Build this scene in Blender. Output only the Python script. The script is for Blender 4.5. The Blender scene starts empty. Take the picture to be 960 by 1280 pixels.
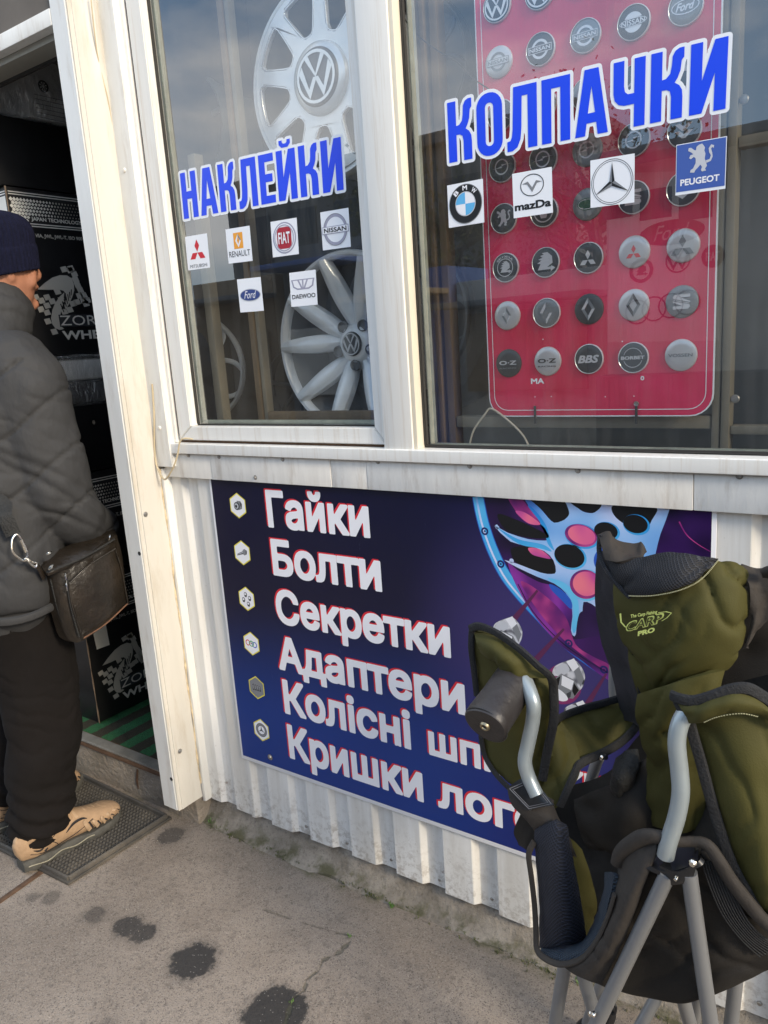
import bpy, bmesh, math, random
import numpy as np
from mathutils import Vector, Matrix
from mathutils.geometry import tessellate_polygon
random.seed(7); rng = np.random.default_rng(7)
SC = bpy.context.scene
COL = SC.collection
# ------------------------------------------------------------------ camera
CAMR = np.array([[0.8183093, -0.06848765, 0.57068322], [0.57081227, 0.21326636, -0.79290026], [-0.06740366, 0.97459063, 0.21361143]])
CAMP = np.array([0, 0, 1.4]); FPX = 966.587
cam_data = bpy.data.cameras.new('camera'); cam = bpy.data.objects.new('camera', cam_data); COL.objects.link(cam)
cam.matrix_world = Matrix([list(CAMR[i]) + [CAMP[i]] for i in range(3)] + [[0, 0, 0, 1]])
cam_data.sensor_fit = 'HORIZONTAL'; cam_data.sensor_width = 36; cam_data.lens = 36 * FPX / 960
cam_data.clip_start = 0.02; cam_data.clip_end = 500
SC.camera = cam
# ------------------------------------------------------------------ light
SUN_EL, SUN_AZ = math.radians(27), math.radians(106)     # azimuth from +y towards +x
sdir = Vector((math.cos(SUN_EL) * math.sin(SUN_AZ), math.cos(SUN_EL) * math.cos(SUN_AZ), math.sin(SUN_EL)))
w = bpy.data.worlds.new('World'); SC.world = w; w.use_nodes = True
wn = w.node_tree; wn.nodes.clear()
def WN(t, **k):
    n = wn.nodes.new(t)
    for a, b in k.items(): setattr(n, a, b)
    return n
sky = WN('ShaderNodeTexSky', sky_type='NISHITA', sun_disc=False, sun_elevation=SUN_EL, sun_rotation=SUN_AZ, air_density=1.2, dust_density=1.5)
tc = WN('ShaderNodeTexCoord'); mp = WN('ShaderNodeMapping'); mp.inputs['Scale'].default_value = (1, 1, 2.6)
no = WN('ShaderNodeTexNoise'); no.inputs['Scale'].default_value = 2.1; no.inputs['Detail'].default_value = 7; no.inputs['Roughness'].default_value = .55
rp = WN('ShaderNodeValToRGB'); rp.color_ramp.elements[0].position = .47; rp.color_ramp.elements[1].position = .66
mx = WN('ShaderNodeMix', data_type='RGBA'); mx.inputs[7].default_value = (11.5, 11.0, 10.4, 1)
ml = WN('ShaderNodeMath', operation='MULTIPLY'); ml.inputs[1].default_value = .75
bg = WN('ShaderNodeBackground'); bg.inputs[1].default_value = 0.15; wo = WN('ShaderNodeOutputWorld')
L = wn.links.new
L(tc.outputs['Generated'], mp.inputs[0]); L(mp.outputs[0], no.inputs[0]); L(no.outputs[0], rp.inputs[0]); L(rp.outputs[0], ml.inputs[0])
L(ml.outputs[0], mx.inputs[0]); vl = WN('ShaderNodeMix', data_type='RGBA'); vl.inputs[0].default_value = .38; vl.inputs[7].default_value = (4.2, 6.6, 10.2, 1)
L(sky.outputs[0], vl.inputs[6]); L(vl.outputs[2], mx.inputs[6]); L(mx.outputs[2], bg.inputs[0]); L(bg.outputs[0], wo.inputs[0])
sl = bpy.data.lights.new('sun', 'SUN'); sl.energy = 2.15; sl.angle = math.radians(12); sl.color = (1, .86, .66)
sun = bpy.data.objects.new('sun', sl); COL.objects.link(sun)
sun.rotation_euler = sdir.to_track_quat('Z', 'Y').to_euler(); sun.location = (4, -2, 6)
SC.view_settings.view_transform = 'Standard'; SC.view_settings.look = 'None'; SC.view_settings.exposure = 0.6; SC.view_settings.gamma = 1
SC.render.engine = 'CYCLES'; SC.cycles.max_bounces = 8; SC.cycles.transparent_max_bounces = 16
# ------------------------------------------------------------------ helpers
def at(px, py, y=None, x=None, z=None):
    """world point seen at pixel (960x1280 grid) on the plane y=, x= or z="""
    d = CAMR @ np.array([(px - 480) / FPX, -(py - 640) / FPX, -1.0])
    if y is not None: t = y / d[1]
    elif x is not None: t = x / d[0]
    else: t = (z - 1.4) / d[2]
    return Vector(CAMP + d * t)
def lin(c): return tuple(((v / 255) / 12.92 if v / 255 <= .04045 else ((v / 255 + .055) / 1.055) ** 2.4) for v in c) + (1,)
MATS = {}
def mat(name, rgb, rough=.6, metal=0., var=.0, vscale=8., bump=0., bscale=60., dirt=None, dirt_amt=0., dscale=3., spec=.5, stretch=(1, 1, 1), coat=0., sheen=0.):
    """rgb = linear base colour"""
    if name in MATS: return MATS[name]
    m = bpy.data.materials.new(name); m.use_nodes = True; nt = m.node_tree; b = nt.nodes['Principled BSDF']
    b.inputs['Base Color'].default_value = (*rgb[:3], 1); b.inputs['Roughness'].default_value = rough; b.inputs['Metallic'].default_value = metal
    b.inputs['Specular IOR Level'].default_value = spec; b.inputs['Coat Weight'].default_value = coat; b.inputs['Sheen Weight'].default_value = sheen
    tcn = nt.nodes.new('ShaderNodeTexCoord'); mpn = nt.nodes.new('ShaderNodeMapping'); mpn.inputs['Scale'].default_value = stretch
    nt.links.new(tcn.outputs['Object'], mpn.inputs[0])
    def noise(s, d=5, r=.6):
        n = nt.nodes.new('ShaderNodeTexNoise'); n.inputs['Scale'].default_value = s; n.inputs['Detail'].default_value = d; n.inputs['Roughness'].default_value = r
        nt.links.new(mpn.outputs[0], n.inputs[0]); return n
    def ramp(src, a, bb):
        r = nt.nodes.new('ShaderNodeMapRange'); r.inputs[1].default_value = a; r.inputs[2].default_value = bb; nt.links.new(src, r.inputs[0]); return r.outputs[0]
    col = None
    if var > 0:
        n = noise(vscale); mxn = nt.nodes.new('ShaderNodeMix'); mxn.data_type = 'RGBA'
        mxn.inputs[6].default_value = (*[c * (1 - var) for c in rgb[:3]], 1); mxn.inputs[7].default_value = (*[min(1, c * (1 + var)) for c in rgb[:3]], 1)
        nt.links.new(ramp(n.outputs[0], .3, .7), mxn.inputs[0]); col = mxn.outputs[2]
    if dirt is not None and dirt_amt > 0:
        n = noise(dscale, 8, .7); mxn = nt.nodes.new('ShaderNodeMix'); mxn.data_type = 'RGBA'
        mlt = nt.nodes.new('ShaderNodeMath'); mlt.operation = 'MULTIPLY'; mlt.inputs[1].default_value = dirt_amt
        nt.links.new(ramp(n.outputs[0], .52, .75), mlt.inputs[0]); nt.links.new(mlt.outputs[0], mxn.inputs[0])
        if col: nt.links.new(col, mxn.inputs[6])
        else: mxn.inputs[6].default_value = (*rgb[:3], 1)
        mxn.inputs[7].default_value = (*dirt[:3], 1); col = mxn.outputs[2]
    if col: nt.links.new(col, b.inputs['Base Color'])
    if bump > 0:
        n = noise(bscale, 4, .6); bp = nt.nodes.new('ShaderNodeBump'); bp.inputs['Strength'].default_value = bump; bp.inputs['Distance'].default_value = .01
        nt.links.new(n.outputs[0], bp.inputs['Height']); nt.links.new(bp.outputs[0], b.inputs['Normal'])
    MATS[name] = m; return m
def flat(name, rgb, rough=.45): return mat(name, lin(rgb), rough)
def link(name, me, m, parent=None):
    o = bpy.data.objects.new(name, me); COL.objects.link(o)
    if m is not None and not me.materials: me.materials.append(m)
    if parent is not None: o.parent = parent
    return o
def smooth(me, ang=None):
    for p in me.polygons: p.use_smooth = True
    if ang:
        bm = bmesh.new(); bm.from_mesh(me)
        for e in bm.edges:
            if len(e.link_faces) == 2 and e.calc_face_angle(0) > math.radians(ang): e.smooth = False
        bm.to_mesh(me); bm.free()
def mesh(name, vs, fs, m, parent=None, sm=False):
    me = bpy.data.meshes.new(name); me.from_pydata([tuple(v) for v in vs], [], fs); me.update()
    if sm: smooth(me, 35)
    return link(name, me, m, parent)
def tag(o, label=None, cat=None, group=None, kind=None):
    for k, v in (('label', label), ('category', cat), ('group', group), ('kind', kind)):
        if v: o[k] = v
    return o
def empty(name, loc, label=None, cat=None, group=None, kind=None, rz=0):
    o = bpy.data.objects.new(name, None); COL.objects.link(o); o.location = loc; o.rotation_euler = (0, 0, rz); o.empty_display_size = .05
    return tag(o, label, cat, group, kind)
def adopt(parent, *objs):
    """parent world-built meshes under an Empty, keeping them where they stand"""
    inv = Matrix.Translation(-Vector(parent.location))
    for o in objs:
        o.data.transform(inv); o.parent = parent
    return objs[0]
def bevelled(bm, w, seg=2):
    if w > 0: bmesh.ops.bevel(bm, geom=list(bm.edges), offset=w, segments=seg, affect='EDGES', profile=.6)
def box(name, lo, hi, m, parent=None, bev=.002, rot=None, seg=2):
    lo, hi = Vector(lo), Vector(hi); bm = bmesh.new(); bmesh.ops.create_cube(bm, size=1)
    s = hi - lo
    for v in bm.verts: v.co = Vector((v.co.x * s.x, v.co.y * s.y, v.co.z * s.z))
    bevelled(bm, min(bev, min(s) * .45), seg)
    if rot: bmesh.ops.rotate(bm, verts=bm.verts, matrix=rot, cent=(0, 0, 0))
    bmesh.ops.translate(bm, verts=bm.verts, vec=(lo + hi) / 2)
    me = bpy.data.meshes.new(name); bm.to_mesh(me); bm.free(); smooth(me, 30); return link(name, me, m, parent)
def sweep(path, rad, n=10, flat_=1.0, closed=False, cap=True, up=None):
    """tube along path; rad number or list; flat_ squashes the second axis"""
    P = [Vector(p) for p in path]; N = len(P); vs = []; fs = []
    prev = None
    for i, p in enumerate(P):
        t = (P[(i + 1) % N] - P[i - 1]) if closed else (P[min(i + 1, N - 1)] - P[max(i - 1, 0)])
        t.normalize()
        if prev is None: a = (up and Vector(up) or (Vector((0, 0, 1)) if abs(t.z) < .9 else Vector((1, 0, 0))))
        else: a = prev
        u = (a - t * a.dot(t)).normalized(); v = t.cross(u); prev = u
        r = rad[i] if isinstance(rad, (list, tuple)) else rad
        for k in range(n):
            an = 2 * math.pi * k / n; vs.append(p + u * math.cos(an) * r + v * math.sin(an) * r * flat_)
    for i in range(N if closed else N - 1):
        j = (i + 1) % N
        for k in range(n): fs.append((i * n + k, i * n + (k + 1) % n, j * n + (k + 1) % n, j * n + k))
    if cap and not closed: fs += [tuple(range(n - 1, -1, -1)), tuple((N - 1) * n + k for k in range(n))]
    return vs, fs
def spline(pts, n=6, closed=False):
    P = [Vector(p) for p in pts]; out = []; N = len(P)
    g = (lambda i: P[i % N]) if closed else (lambda i: P[max(0, min(N - 1, i))])
    for i in range(N if closed else N - 1):
        a, b, c, d = g(i - 1), g(i), g(i + 1), g(i + 2)
        for k in range(n):
            t = k / n; out.append(.5 * ((2 * b) + (c - a) * t + (2 * a - 5 * b + 4 * c - d) * t * t + (-a + 3 * b - 3 * c + d) * t ** 3))
    if not closed: out.append(P[-1].copy())
    return out
def tube(name, path, rad, m, parent=None, n=10, sp=0, flat_=1.0, closed=False, up=None):
    if sp:
        if isinstance(rad, (list, tuple)):
            q = spline([(r, 0, 0) for r in rad], sp, closed); rad = [max(1e-4, v.x) for v in q]
        path = spline(path, sp, closed)
    vs, fs = sweep(path, rad, n, flat_, closed, up=up); return mesh(name, vs, fs, m, parent, True)
def lathe(name, prof, m, parent=None, n=32, axis='z', loc=(0, 0, 0), ax=None):
    """prof [(r,h)..] round an axis vector ax"""
    A = Vector(ax or (0, 0, 1)).normalized(); u = A.orthogonal().normalized(); v = A.cross(u); vs = []; fs = []
    for r, h in prof:
        for k in range(n):
            an = 2 * math.pi * k / n; vs.append(Vector(loc) + A * h + (u * math.cos(an) + v * math.sin(an)) * r)
    for i in range(len(prof) - 1):
        for k in range(n): fs.append((i * n + k, i * n + (k + 1) % n, (i + 1) * n + (k + 1) % n, (i + 1) * n + k))
    if name in ('rim', 'tyre', 'barrel', 'rim_ring'): return mesh(name, vs, fs, m, parent, True)
    if prof[0][0] > 0: fs.append(tuple(range(n - 1, -1, -1)))
    if prof[-1][0] > 0: fs.append(tuple((len(prof) - 1) * n + k for k in range(n)))
    return mesh(name, vs, fs, m, parent, True)
def join(name, objs, parent=None):
    """merge same-material meshes built at world place into one part"""
    bm = bmesh.new(); m = objs[0].data.materials[0]
    for o in objs:
        bm.from_mesh(o.data); me = o.data; bpy.data.objects.remove(o); bpy.data.meshes.remove(me)
    me = bpy.data.meshes.new(name); bm.to_mesh(me); bm.free(); return link(name, me, m, parent)
# ---- flat print: everything is drawn in a plane frame (o + u*x + v*y), layers lie proud along nrm
def fill(loops):
    vs = [p for l in loops for p in l]
    tr = tessellate_polygon([[Vector((p[0], p[1], 0)) for p in l] for l in loops]); return vs, [tuple(t) for t in tr]
def sdf_fill(loops, off, step, segs=False):
    P = loops if segs else [(a, b) for l in loops for a, b in zip(l, l[1:] + l[:1])]
    A = np.array([p[0] for p in P]); Bq = np.array([p[1] for p in P]); mn = A.min(0) - off - 2 * step; mxx = A.max(0) + off + 2 * step
    gx = np.arange(mn[0] + .000137, mxx[0] + step, step); gy = np.arange(mn[1] + .000173, mxx[1] + step, step); GX, GY = np.meshgrid(gx, gy); D = np.full(GX.shape, 1e9); ins = np.zeros(GX.shape, int)
    for a, b in zip(A, Bq):
        d = b - a; L2 = d @ d; t = np.clip(((GX - a[0]) * d[0] + (GY - a[1]) * d[1]) / L2, 0, 1)
        ex_, ey_ = np.abs(GX - a[0] - t * d[0]), np.abs(GY - a[1] - t * d[1]); D = np.minimum(D, (ex_ ** 5 + ey_ ** 5) ** .2 if segs else np.hypot(ex_, ey_))
        if a[1] != b[1]:
            c_ = ((a[1] > GY) != (b[1] > GY)) & (GX < (b[0] - a[0]) * (GY - a[1]) / (b[1] - a[1]) + a[0]); ins ^= c_.astype(int)
    F = np.where(ins > 0, -D, D) - off; ny_, nx_ = F.shape; vs = []; idx = {}; fs = []
    def V(key, p):
        if key not in idx: idx[key] = len(vs); vs.append(p)
        return idx[key]
    for j in range(ny_ - 1):
        i = 0
        while i < nx_ - 1:
            c4 = [(i, j), (i + 1, j), (i + 1, j + 1), (i, j + 1)]; f4 = [F[b, a] for a, b in c4]
            if all(f < 0 for f in f4):
                k = i + 1
                while k < nx_ - 1 and F[j, k + 1] < 0 and F[j + 1, k + 1] < 0: k += 1
                fs.append([V((a, b), (gx[a], gy[b])) for a, b in ((i, j), (k, j), (k, j + 1), (i, j + 1))]); i = k; continue
            if any(f < 0 for f in f4):
                poly = []
                for k in range(4):
                    (a, b), (c_, d_) = c4[k], c4[(k + 1) % 4]; fa, fb = f4[k], f4[(k + 1) % 4]
                    if fa < 0: poly.append(V((a, b), (gx[a], gy[b])))
                    if (fa < 0) != (fb < 0):
                        t = fa / (fa - fb); e = tuple(sorted(((a, b), (c_, d_)))); poly.append(V(e, (gx[a] + (gx[c_] - gx[a]) * t, gy[b] + (gy[d_] - gy[b]) * t)))
                if len(poly) > 2: fs.append(poly)
            i += 1
    return vs, fs
TXT = {}
def text2d(s, bold=.0, shear=0., space=1.):
    k = (s, bold, shear, space)
    if k in TXT: return TXT[k]
    if bold > 0:                                   # embolden through a distance field: no overlapping faces
        vs, fs = text2d(s, 0, shear, space); cnt = {}
        for f in fs:
            for i in range(len(f)):
                e = tuple(sorted((f[i], f[(i + 1) % len(f)]))); cnt[e] = cnt.get(e, 0) ^ 1
        cnt = [e for e, n_ in cnt.items() if n_]
        TXT[k] = sdf_fill([(vs[a], vs[b]) for a, b in cnt], bold, .02 if len(s) > 3 else .03, True); return TXT[k]
    c = bpy.data.curves.new('t', 'FONT'); c.body = s; c.shear = shear; c.resolution_u = 3; c.space_character = space
    o = bpy.data.objects.new('t', c); COL.objects.link(o); bpy.context.view_layer.update()
    me = o.to_mesh(); vs = [(v.co.x, v.co.y) for v in me.vertices]; fs = [tuple(p.vertices) for p in me.polygons]
    o.to_mesh_clear(); bpy.data.objects.remove(o); bpy.data.curves.remove(c)
    TXT[k] = (vs, fs); return vs, fs
def circ(cx, cy, r, n=28, ry=None, a0=0, a1=2 * math.pi):
    ry = r if ry is None else ry; full = abs(a1 - a0 - 2 * math.pi) < 1e-6
    return [(cx + r * math.cos(a0 + (a1 - a0) * i / (n if full else n - 1)), cy + ry * math.sin(a0 + (a1 - a0) * i / (n if full else n - 1))) for i in range(n)]
def stroke(pts, w, w2=None):
    """flat band along an open polyline, tapering from w to w2"""
    w2 = w if w2 is None else w2; P = [Vector(p) for p in pts]; Lf = []; Rt = []; N = len(P)
    for i, p in enumerate(P):
        t = (P[min(i + 1, N - 1)] - P[max(i - 1, 0)]).normalized(); n = Vector((-t.y, t.x)); ww = (w + (w2 - w) * i / max(1, N - 1)) / 2
        Lf.append(tuple(p + n * ww)); Rt.append(tuple(p - n * ww))
    return Lf + Rt[::-1]
class Print:
    def __init__(s, o, u, v, nrm, parent, step=.00035): s.o, s.u, s.v, s.n, s.parent, s.step, s.parts = Vector(o), Vector(u), Vector(v), Vector(nrm).normalized(), parent, step, {}
    def add(s, part, m, layer, vs, fs, fn=None):
        V, F = s.parts.setdefault((part, m.name), ([], []))
        b = len(V)
        for p in vs:
            if fn: p = fn(p)
            V.append(s.o + s.u * p[0] + s.v * p[1] + s.n * layer * s.step)
        F += [tuple(b + i for i in f) for f in fs]
    def poly(s, part, m, layer, *loops): vs, fs = fill([list(l) for l in loops]); s.add(part, m, layer, vs, fs)
    def ring(s, part, m, layer, cx, cy, r, r2, n=32, ry=None, ry2=None): s.poly(part, m, layer, circ(cx, cy, r, n, ry), circ(cx, cy, r2, n, ry2)[::-1])
    def text(s, part, m, layer, string, x0, y0, x1, y1, bold=.0, shear=0., arc=None, fn=None, slant=0.):
        """text stretched to box x0..x1, y0..y1"""
        vs, fs = text2d(string, bold, shear); xs = [p[0] for p in vs]; ys = [p[1] for p in vs]; a, b, c, d = min(xs), max(xs), min(ys), max(ys)
        g = lambda p: (x0 + (x1 - x0) * (p[0] - a) / (b - a), y0 + (y1 - y0) * (p[1] - c) / (d - c) + slant * (p[0] - a) / (b - a))
        s.add(part, m, layer, vs, fs, (lambda p: fn(g(p))) if fn else g)
    def arctext(s, part, m, layer, string, r, h, a_mid, span, bold=.03, cx=0, cy=0):
        vs, fs = text2d(string, bold); xs = [p[0] for p in vs]; ys = [p[1] for p in vs]; a, b, c, d = min(xs), max(xs), min(ys), max(ys)
        def g(p):
            t = (p[0] - a) / (b - a); an = a_mid + span / 2 - span * t; rr = r + h * (p[1] - c) / (d - c)
            return (cx + rr * math.cos(an), cy + rr * math.sin(an))
        s.add(part, m, layer, vs, fs, g)
    def build(s):
        out = []
        for (part, mn), (V, F) in s.parts.items():
            me = bpy.data.meshes.new(part); me.from_pydata([tuple(v) for v in V], [], F); me.update()
            bm = bmesh.new(); bm.from_mesh(me)
            for f in bm.faces:
                if f.normal.dot(s.n) < 0: f.normal_flip()
            bm.to_mesh(me); bm.free()
            me.materials.append(bpy.data.materials[mn]); o = bpy.data.objects.new(part, me); COL.objects.link(o)
            if s.parent is not None:
                inv = Matrix.Translation(-Vector(s.parent.location))
                o.data.transform(inv); o.parent = s.parent
            out.append(o)
        return out
# ================================================================== SETTING: ground, kiosk shell, door
def node_mat(name):
    m = bpy.data.materials.new(name); m.use_nodes = True; return m, m.node_tree, m.node_tree.nodes['Principled BSDF']
class NB:
    """tiny node builder"""
    def __init__(s, nt): s.nt = nt
    def n(s, t, ins=None, **k):
        nd = s.nt.nodes.new(t)
        for a, b in k.items(): setattr(nd, a, b)
        for a, b in (ins or {}).items():
            if isinstance(b, bpy.types.NodeSocket): s.nt.links.new(b, nd.inputs[a])
            else: nd.inputs[a].default_value = b
        return nd
    def noise(s, vec, sc, d=5, r=.6): return s.n('ShaderNodeTexNoise', {'Vector': vec, 'Scale': sc, 'Detail': d, 'Roughness': r}).outputs[0]
    def m(s, op, a, b=0, c=0, clamp=False): return s.n('ShaderNodeMath', {0: a, 1: b, 2: c}, operation=op, use_clamp=clamp).outputs[0]
    def rng(s, v, a, b, c=0, d=1): return s.n('ShaderNodeMapRange', {0: v, 1: a, 2: b, 3: c, 4: d}, interpolation_type='SMOOTHSTEP').outputs[0]
    def mix(s, f, a, b): return s.n('ShaderNodeMix', {0: f, 6: a, 7: b}, data_type='RGBA').outputs[2]
# asphalt: worn brown-grey aggregate with dark damp stains, cracks and a mossy verge
m_asph, nt, bs = node_mat('asphalt'); q = NB(nt)
geo = nt.nodes.new('ShaderNodeNewGeometry').outputs['Position']
sx = q.n('ShaderNodeSeparateXYZ', {0: geo}); X, Y = sx.outputs[0], sx.outputs[1]
warp = q.m('MULTIPLY', q.m('SUBTRACT', q.noise(geo, 34, 6, .7), .5), .075); warp2 = q.m('MULTIPLY', q.m('SUBTRACT', q.noise(geo, 9, 2), .5), .10)
c0 = q.mix(q.rng(q.noise(geo, 2.2, 4), .35, .65), (.235, .190, .150, 1), (.335, .278, .224, 1))
c0 = q.mix(q.m('MULTIPLY', q.rng(q.noise(geo, 60, 3), .5, .72), .45), c0, (.085, .07, .06, 1))
vor = q.n('ShaderNodeTexVoronoi', {'Vector': geo, 'Scale': 260}); vd = vor.outputs['Distance']; vc = q.n('ShaderNodeSeparateColor', {0: vor.outputs['Color']}).outputs[0]
c0 = q.mix(q.m('MULTIPLY', q.rng(q.noise(geo, 330, 3, .7), .50, .66), .7), c0, (.10, .085, .072, 1)); c0 = q.mix(q.m('MULTIPLY', q.rng(q.noise(geo, 270, 3, .7), .55, .70), .5), c0, (.46, .42, .37, 1))
stone = q.m('MULTIPLY', q.m('LESS_THAN', q.m('ADD', vd, q.m('MULTIPLY', q.noise(geo, 400, 2), .4)), .52), q.m('GREATER_THAN', vc, .93))
c0 = q.mix(q.m('MULTIPLY', stone, q.rng(q.noise(geo, 45, 2), .4, .65, .1, .6)), c0, (.46, .41, .35, 1))
stone2 = q.m('MULTIPLY', q.m('LESS_THAN', vd, .45), q.m('LESS_THAN', vc, .16)); c0 = q.mix(q.m('MULTIPLY', stone2, .6), c0, (.06, .05, .045, 1))
stain = None
STN = [(240, 1202, .056, 1), (345, 1262, .068, 1), (160, 1158, .036, .9), (181, 1167, .032, .9), (213, 1043, .040, .75), (116, 1145, .028, .6), (40, 1122, .022, .5), (66, 1121, .022, .5), (130, 1290, .03, .3)]
for px, py, r, k in STN:
    g = at(px, py, z=0)
    dx = q.m('SUBTRACT', X, g.x); dy = q.m('SUBTRACT', Y, g.y); d = q.m('SQRT', q.m('ADD', q.m('MULTIPLY', dx, dx), q.m('MULTIPLY', dy, dy)))
    d = q.m('ADD', q.m('ADD', d, q.m('MULTIPLY', warp, .62)), q.m('MULTIPLY', warp2, .45)); s_ = q.m('MULTIPLY', q.m('MAXIMUM', q.rng(d, r + .007, r - .007), q.m('MULTIPLY', q.rng(d, r + .026, r - .004), .30)), k)
    stain = s_ if stain is None else q.m('MAXIMUM', stain, s_)
c1 = q.mix(q.m('MULTIPLY', stain, .93), c0, (.022, .021, .021, 1))
c1 = q.mix(q.m('MULTIPLY', q.m('MULTIPLY', stone, stain), .5), c1, (.40, .37, .33, 1))
def seg_mask(ps, w, soft=.004):
    out = None
    for (a, b) in zip(ps[:-1], ps[1:]):
        a, b = at(*a, z=0), at(*b, z=0); d = b - a; L2 = d.x ** 2 + d.y ** 2
        t = q.m('DIVIDE', q.m('ADD', q.m('MULTIPLY', q.m('SUBTRACT', X, a.x), d.x), q.m('MULTIPLY', q.m('SUBTRACT', Y, a.y), d.y)), L2, clamp=True)
        ex = q.m('SUBTRACT', X, q.m('ADD', q.m('MULTIPLY', t, d.x), a.x)); ey = q.m('SUBTRACT', Y, q.m('ADD', q.m('MULTIPLY', t, d.y), a.y))
        e = q.m('SQRT', q.m('ADD', q.m('MULTIPLY', ex, ex), q.m('MULTIPLY', ey, ey))); e = q.m('ADD', e, q.m('ADD', q.m('MULTIPLY', warp, .4), q.m('MULTIPLY', warp2, .12)))
        mk = q.rng(e, w + soft, w); out = mk if out is None else q.m('MAXIMUM', out, mk)
    return out
crack = seg_mask([(437, 1176), (424, 1190), (404, 1199), (398, 1212), (383, 1222), (380, 1236), (366, 1246), (352, 1290)], .0008, .0055)
crack2 = seg_mask([(330, 1135), (365, 1148), (405, 1160), (437, 1168)], .0004, .003)
crk = q.m('MAXIMUM', crack, q.m('MULTIPLY', crack2, .6)); c1 = q.mix(q.m('MULTIPLY', crk, .55), c1, (.06, .06, .035, 1))
moss = q.m('MULTIPLY', q.rng(q.m('ADD', Y, q.m('MULTIPLY', warp2, 1.3)), 1.335, 1.385), q.rng(q.noise(geo, 11, 5, .7), .42, .56))
c1 = q.mix(q.m('MULTIPLY', moss, .85), c1, (.062, .066, .018, 1))
dull = q.m('MULTIPLY', q.rng(Y, 1.18, 1.42), .35); c1 = q.mix(dull, c1, (.12, .10, .078, 1))  # asphalt turns a darker brown towards the wall
nt.links.new(c1, bs.inputs['Base Color']); nt.links.new(q.rng(stain, 0, 1, .92, .88), bs.inputs['Roughness'])
hb = q.m('ADD', q.m('MULTIPLY', q.noise(geo, 160, 5), .8), q.m('ADD', q.m('MULTIPLY', q.noise(geo, 25, 4), .9), q.m('MULTIPLY', q.m('LESS_THAN', vd, .42), .25)))
hb = q.m('SUBTRACT', hb, q.m('MULTIPLY', crk, 1.5))
nt.links.new(q.n('ShaderNodeBump', {'Strength': .75, 'Distance': .004, 'Height': hb}).outputs[0], bs.inputs['Normal'])
# ground sheet: fine near the camera, reaching far
xs = [-200, -60, -20, -8] + list(np.linspace(-4, 2, 61)) + [6, 20, 60, 200]; ys = [-200, -60, -20, -8] + list(np.linspace(-3, 3.2, 63)) + [6, 20, 60, 200]
vs = []; fs = []
for j, yy in enumerate(ys):
    for i, xx in enumerate(xs):
        h = 0
        if -4 < xx < 2 and -3 < yy < 3: h = .003 * math.sin(xx * 3.1 + yy * 1.7) + .002 * math.sin(yy * 7.3 - xx * 5) - .002
        vs.append((xx, yy, h))
for j in range(len(ys) - 1):
    for i in range(len(xs) - 1): a = j * len(xs) + i; fs.append((a, a + 1, a + 1 + len(xs), a + len(xs)))
tag(mesh('ground', vs, fs, m_asph, None, True), 'worn brown-grey asphalt with dark damp stains and a crack', None, None, 'structure')
# metals and plastics of the shell
WH = (.74, .735, .70)
m_white = mat('white_sheet_metal', WH, .42, 0, .05, 5, .03, 8, (.42, .35, .26), .5, 9, stretch=(3, 3, .5))
m_white2 = mat('white_painted_post', (.63, .60, .535), .5, 0, .06, 4, .08, 9, (.44, .36, .25), .6, 7, stretch=(3, 3, .5))
m_rail = mat('white_flashing', (.72, .70, .655), .5, 0, .07, 12, .08, 25, (.34, .26, .18), .6, 7, stretch=(4, 1, .8))
m_pvc = mat('white_window_profile', (.78, .765, .72), .35, 0, .03, 6, 0, 1, (.52, .41, .28), .55, 8, stretch=(9, 9, .35))
m_seal = mat('dark_rubber_seal', (.03, .028, .025), .7)
m_grey_spacer = mat('grey_green_glazing_spacer', (.42, .43, .35), .5, .1, .2, 30)
m_screw = mat('dull_zinc_screw', (.38, .36, .33), .4, .8, .2, 60)
m_rust = mat('rusty_dark_joint', (.10, .055, .03), .9, 0, .4, 40)
m_conc = None
m_conc = mat('rough_concrete', (.25, .215, .175), .95, 0, .35, 9, .9, 55, (.10, .09, .06), .7, 7)
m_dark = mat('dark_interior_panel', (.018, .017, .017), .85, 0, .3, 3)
m_soffit = mat('grey_brown_soffit', (.13, .115, .10), .8, 0, .2, 4)
m_clad, nt, bs = node_mat('white_corrugated_sheet'); q = NB(nt); geo = nt.nodes.new('ShaderNodeNewGeometry').outputs['Position']; zz = q.n('ShaderNodeSeparateXYZ', {0: geo}).outputs[2]
c = q.mix(q.rng(q.noise(q.n('ShaderNodeMapping', {0: geo, 'Scale': (9, 9, .7)}).outputs[0], 2.2, 6, .65), .35, .7), (.76, .755, .73, 1), (.62, .60, .555, 1))
splash = q.m('MULTIPLY', q.rng(q.m('ADD', zz, q.m('MULTIPLY', q.noise(geo, 16, 5, .7), .22)), .36, .12), q.rng(q.noise(geo, 48, 6, .75), .46, .62)); c = q.mix(q.m('MULTIPLY', splash, .62), c, (.24, .19, .14, 1))
rust = q.m('MULTIPLY', q.rng(q.noise(geo, 26, 6, .75), .645, .70), q.rng(zz, .55, .1)); c = q.mix(q.m('MULTIPLY', rust, .7), c, (.20, .10, .05, 1))
c = q.mix(q.m('MULTIPLY', q.rng(q.noise(geo, 130, 3, .6), .66, .72), .35), c, (.34, .30, .25, 1))
nt.links.new(c, bs.inputs['Base Color']); bs.inputs['Roughness'].default_value = .45; nt.links.new(q.n('ShaderNodeBump', {'Strength': .2, 'Distance': .01, 'Height': q.noise(geo, 7, 2)}).outputs[0], bs.inputs['Normal'])
kiosk = empty('kiosk', (-1, 1.4, 0), 'white metal-clad shop kiosk with corrugated lower wall, wide windows and open doorway', 'kiosk')
def K(o): adopt(kiosk, o); return o
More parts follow.
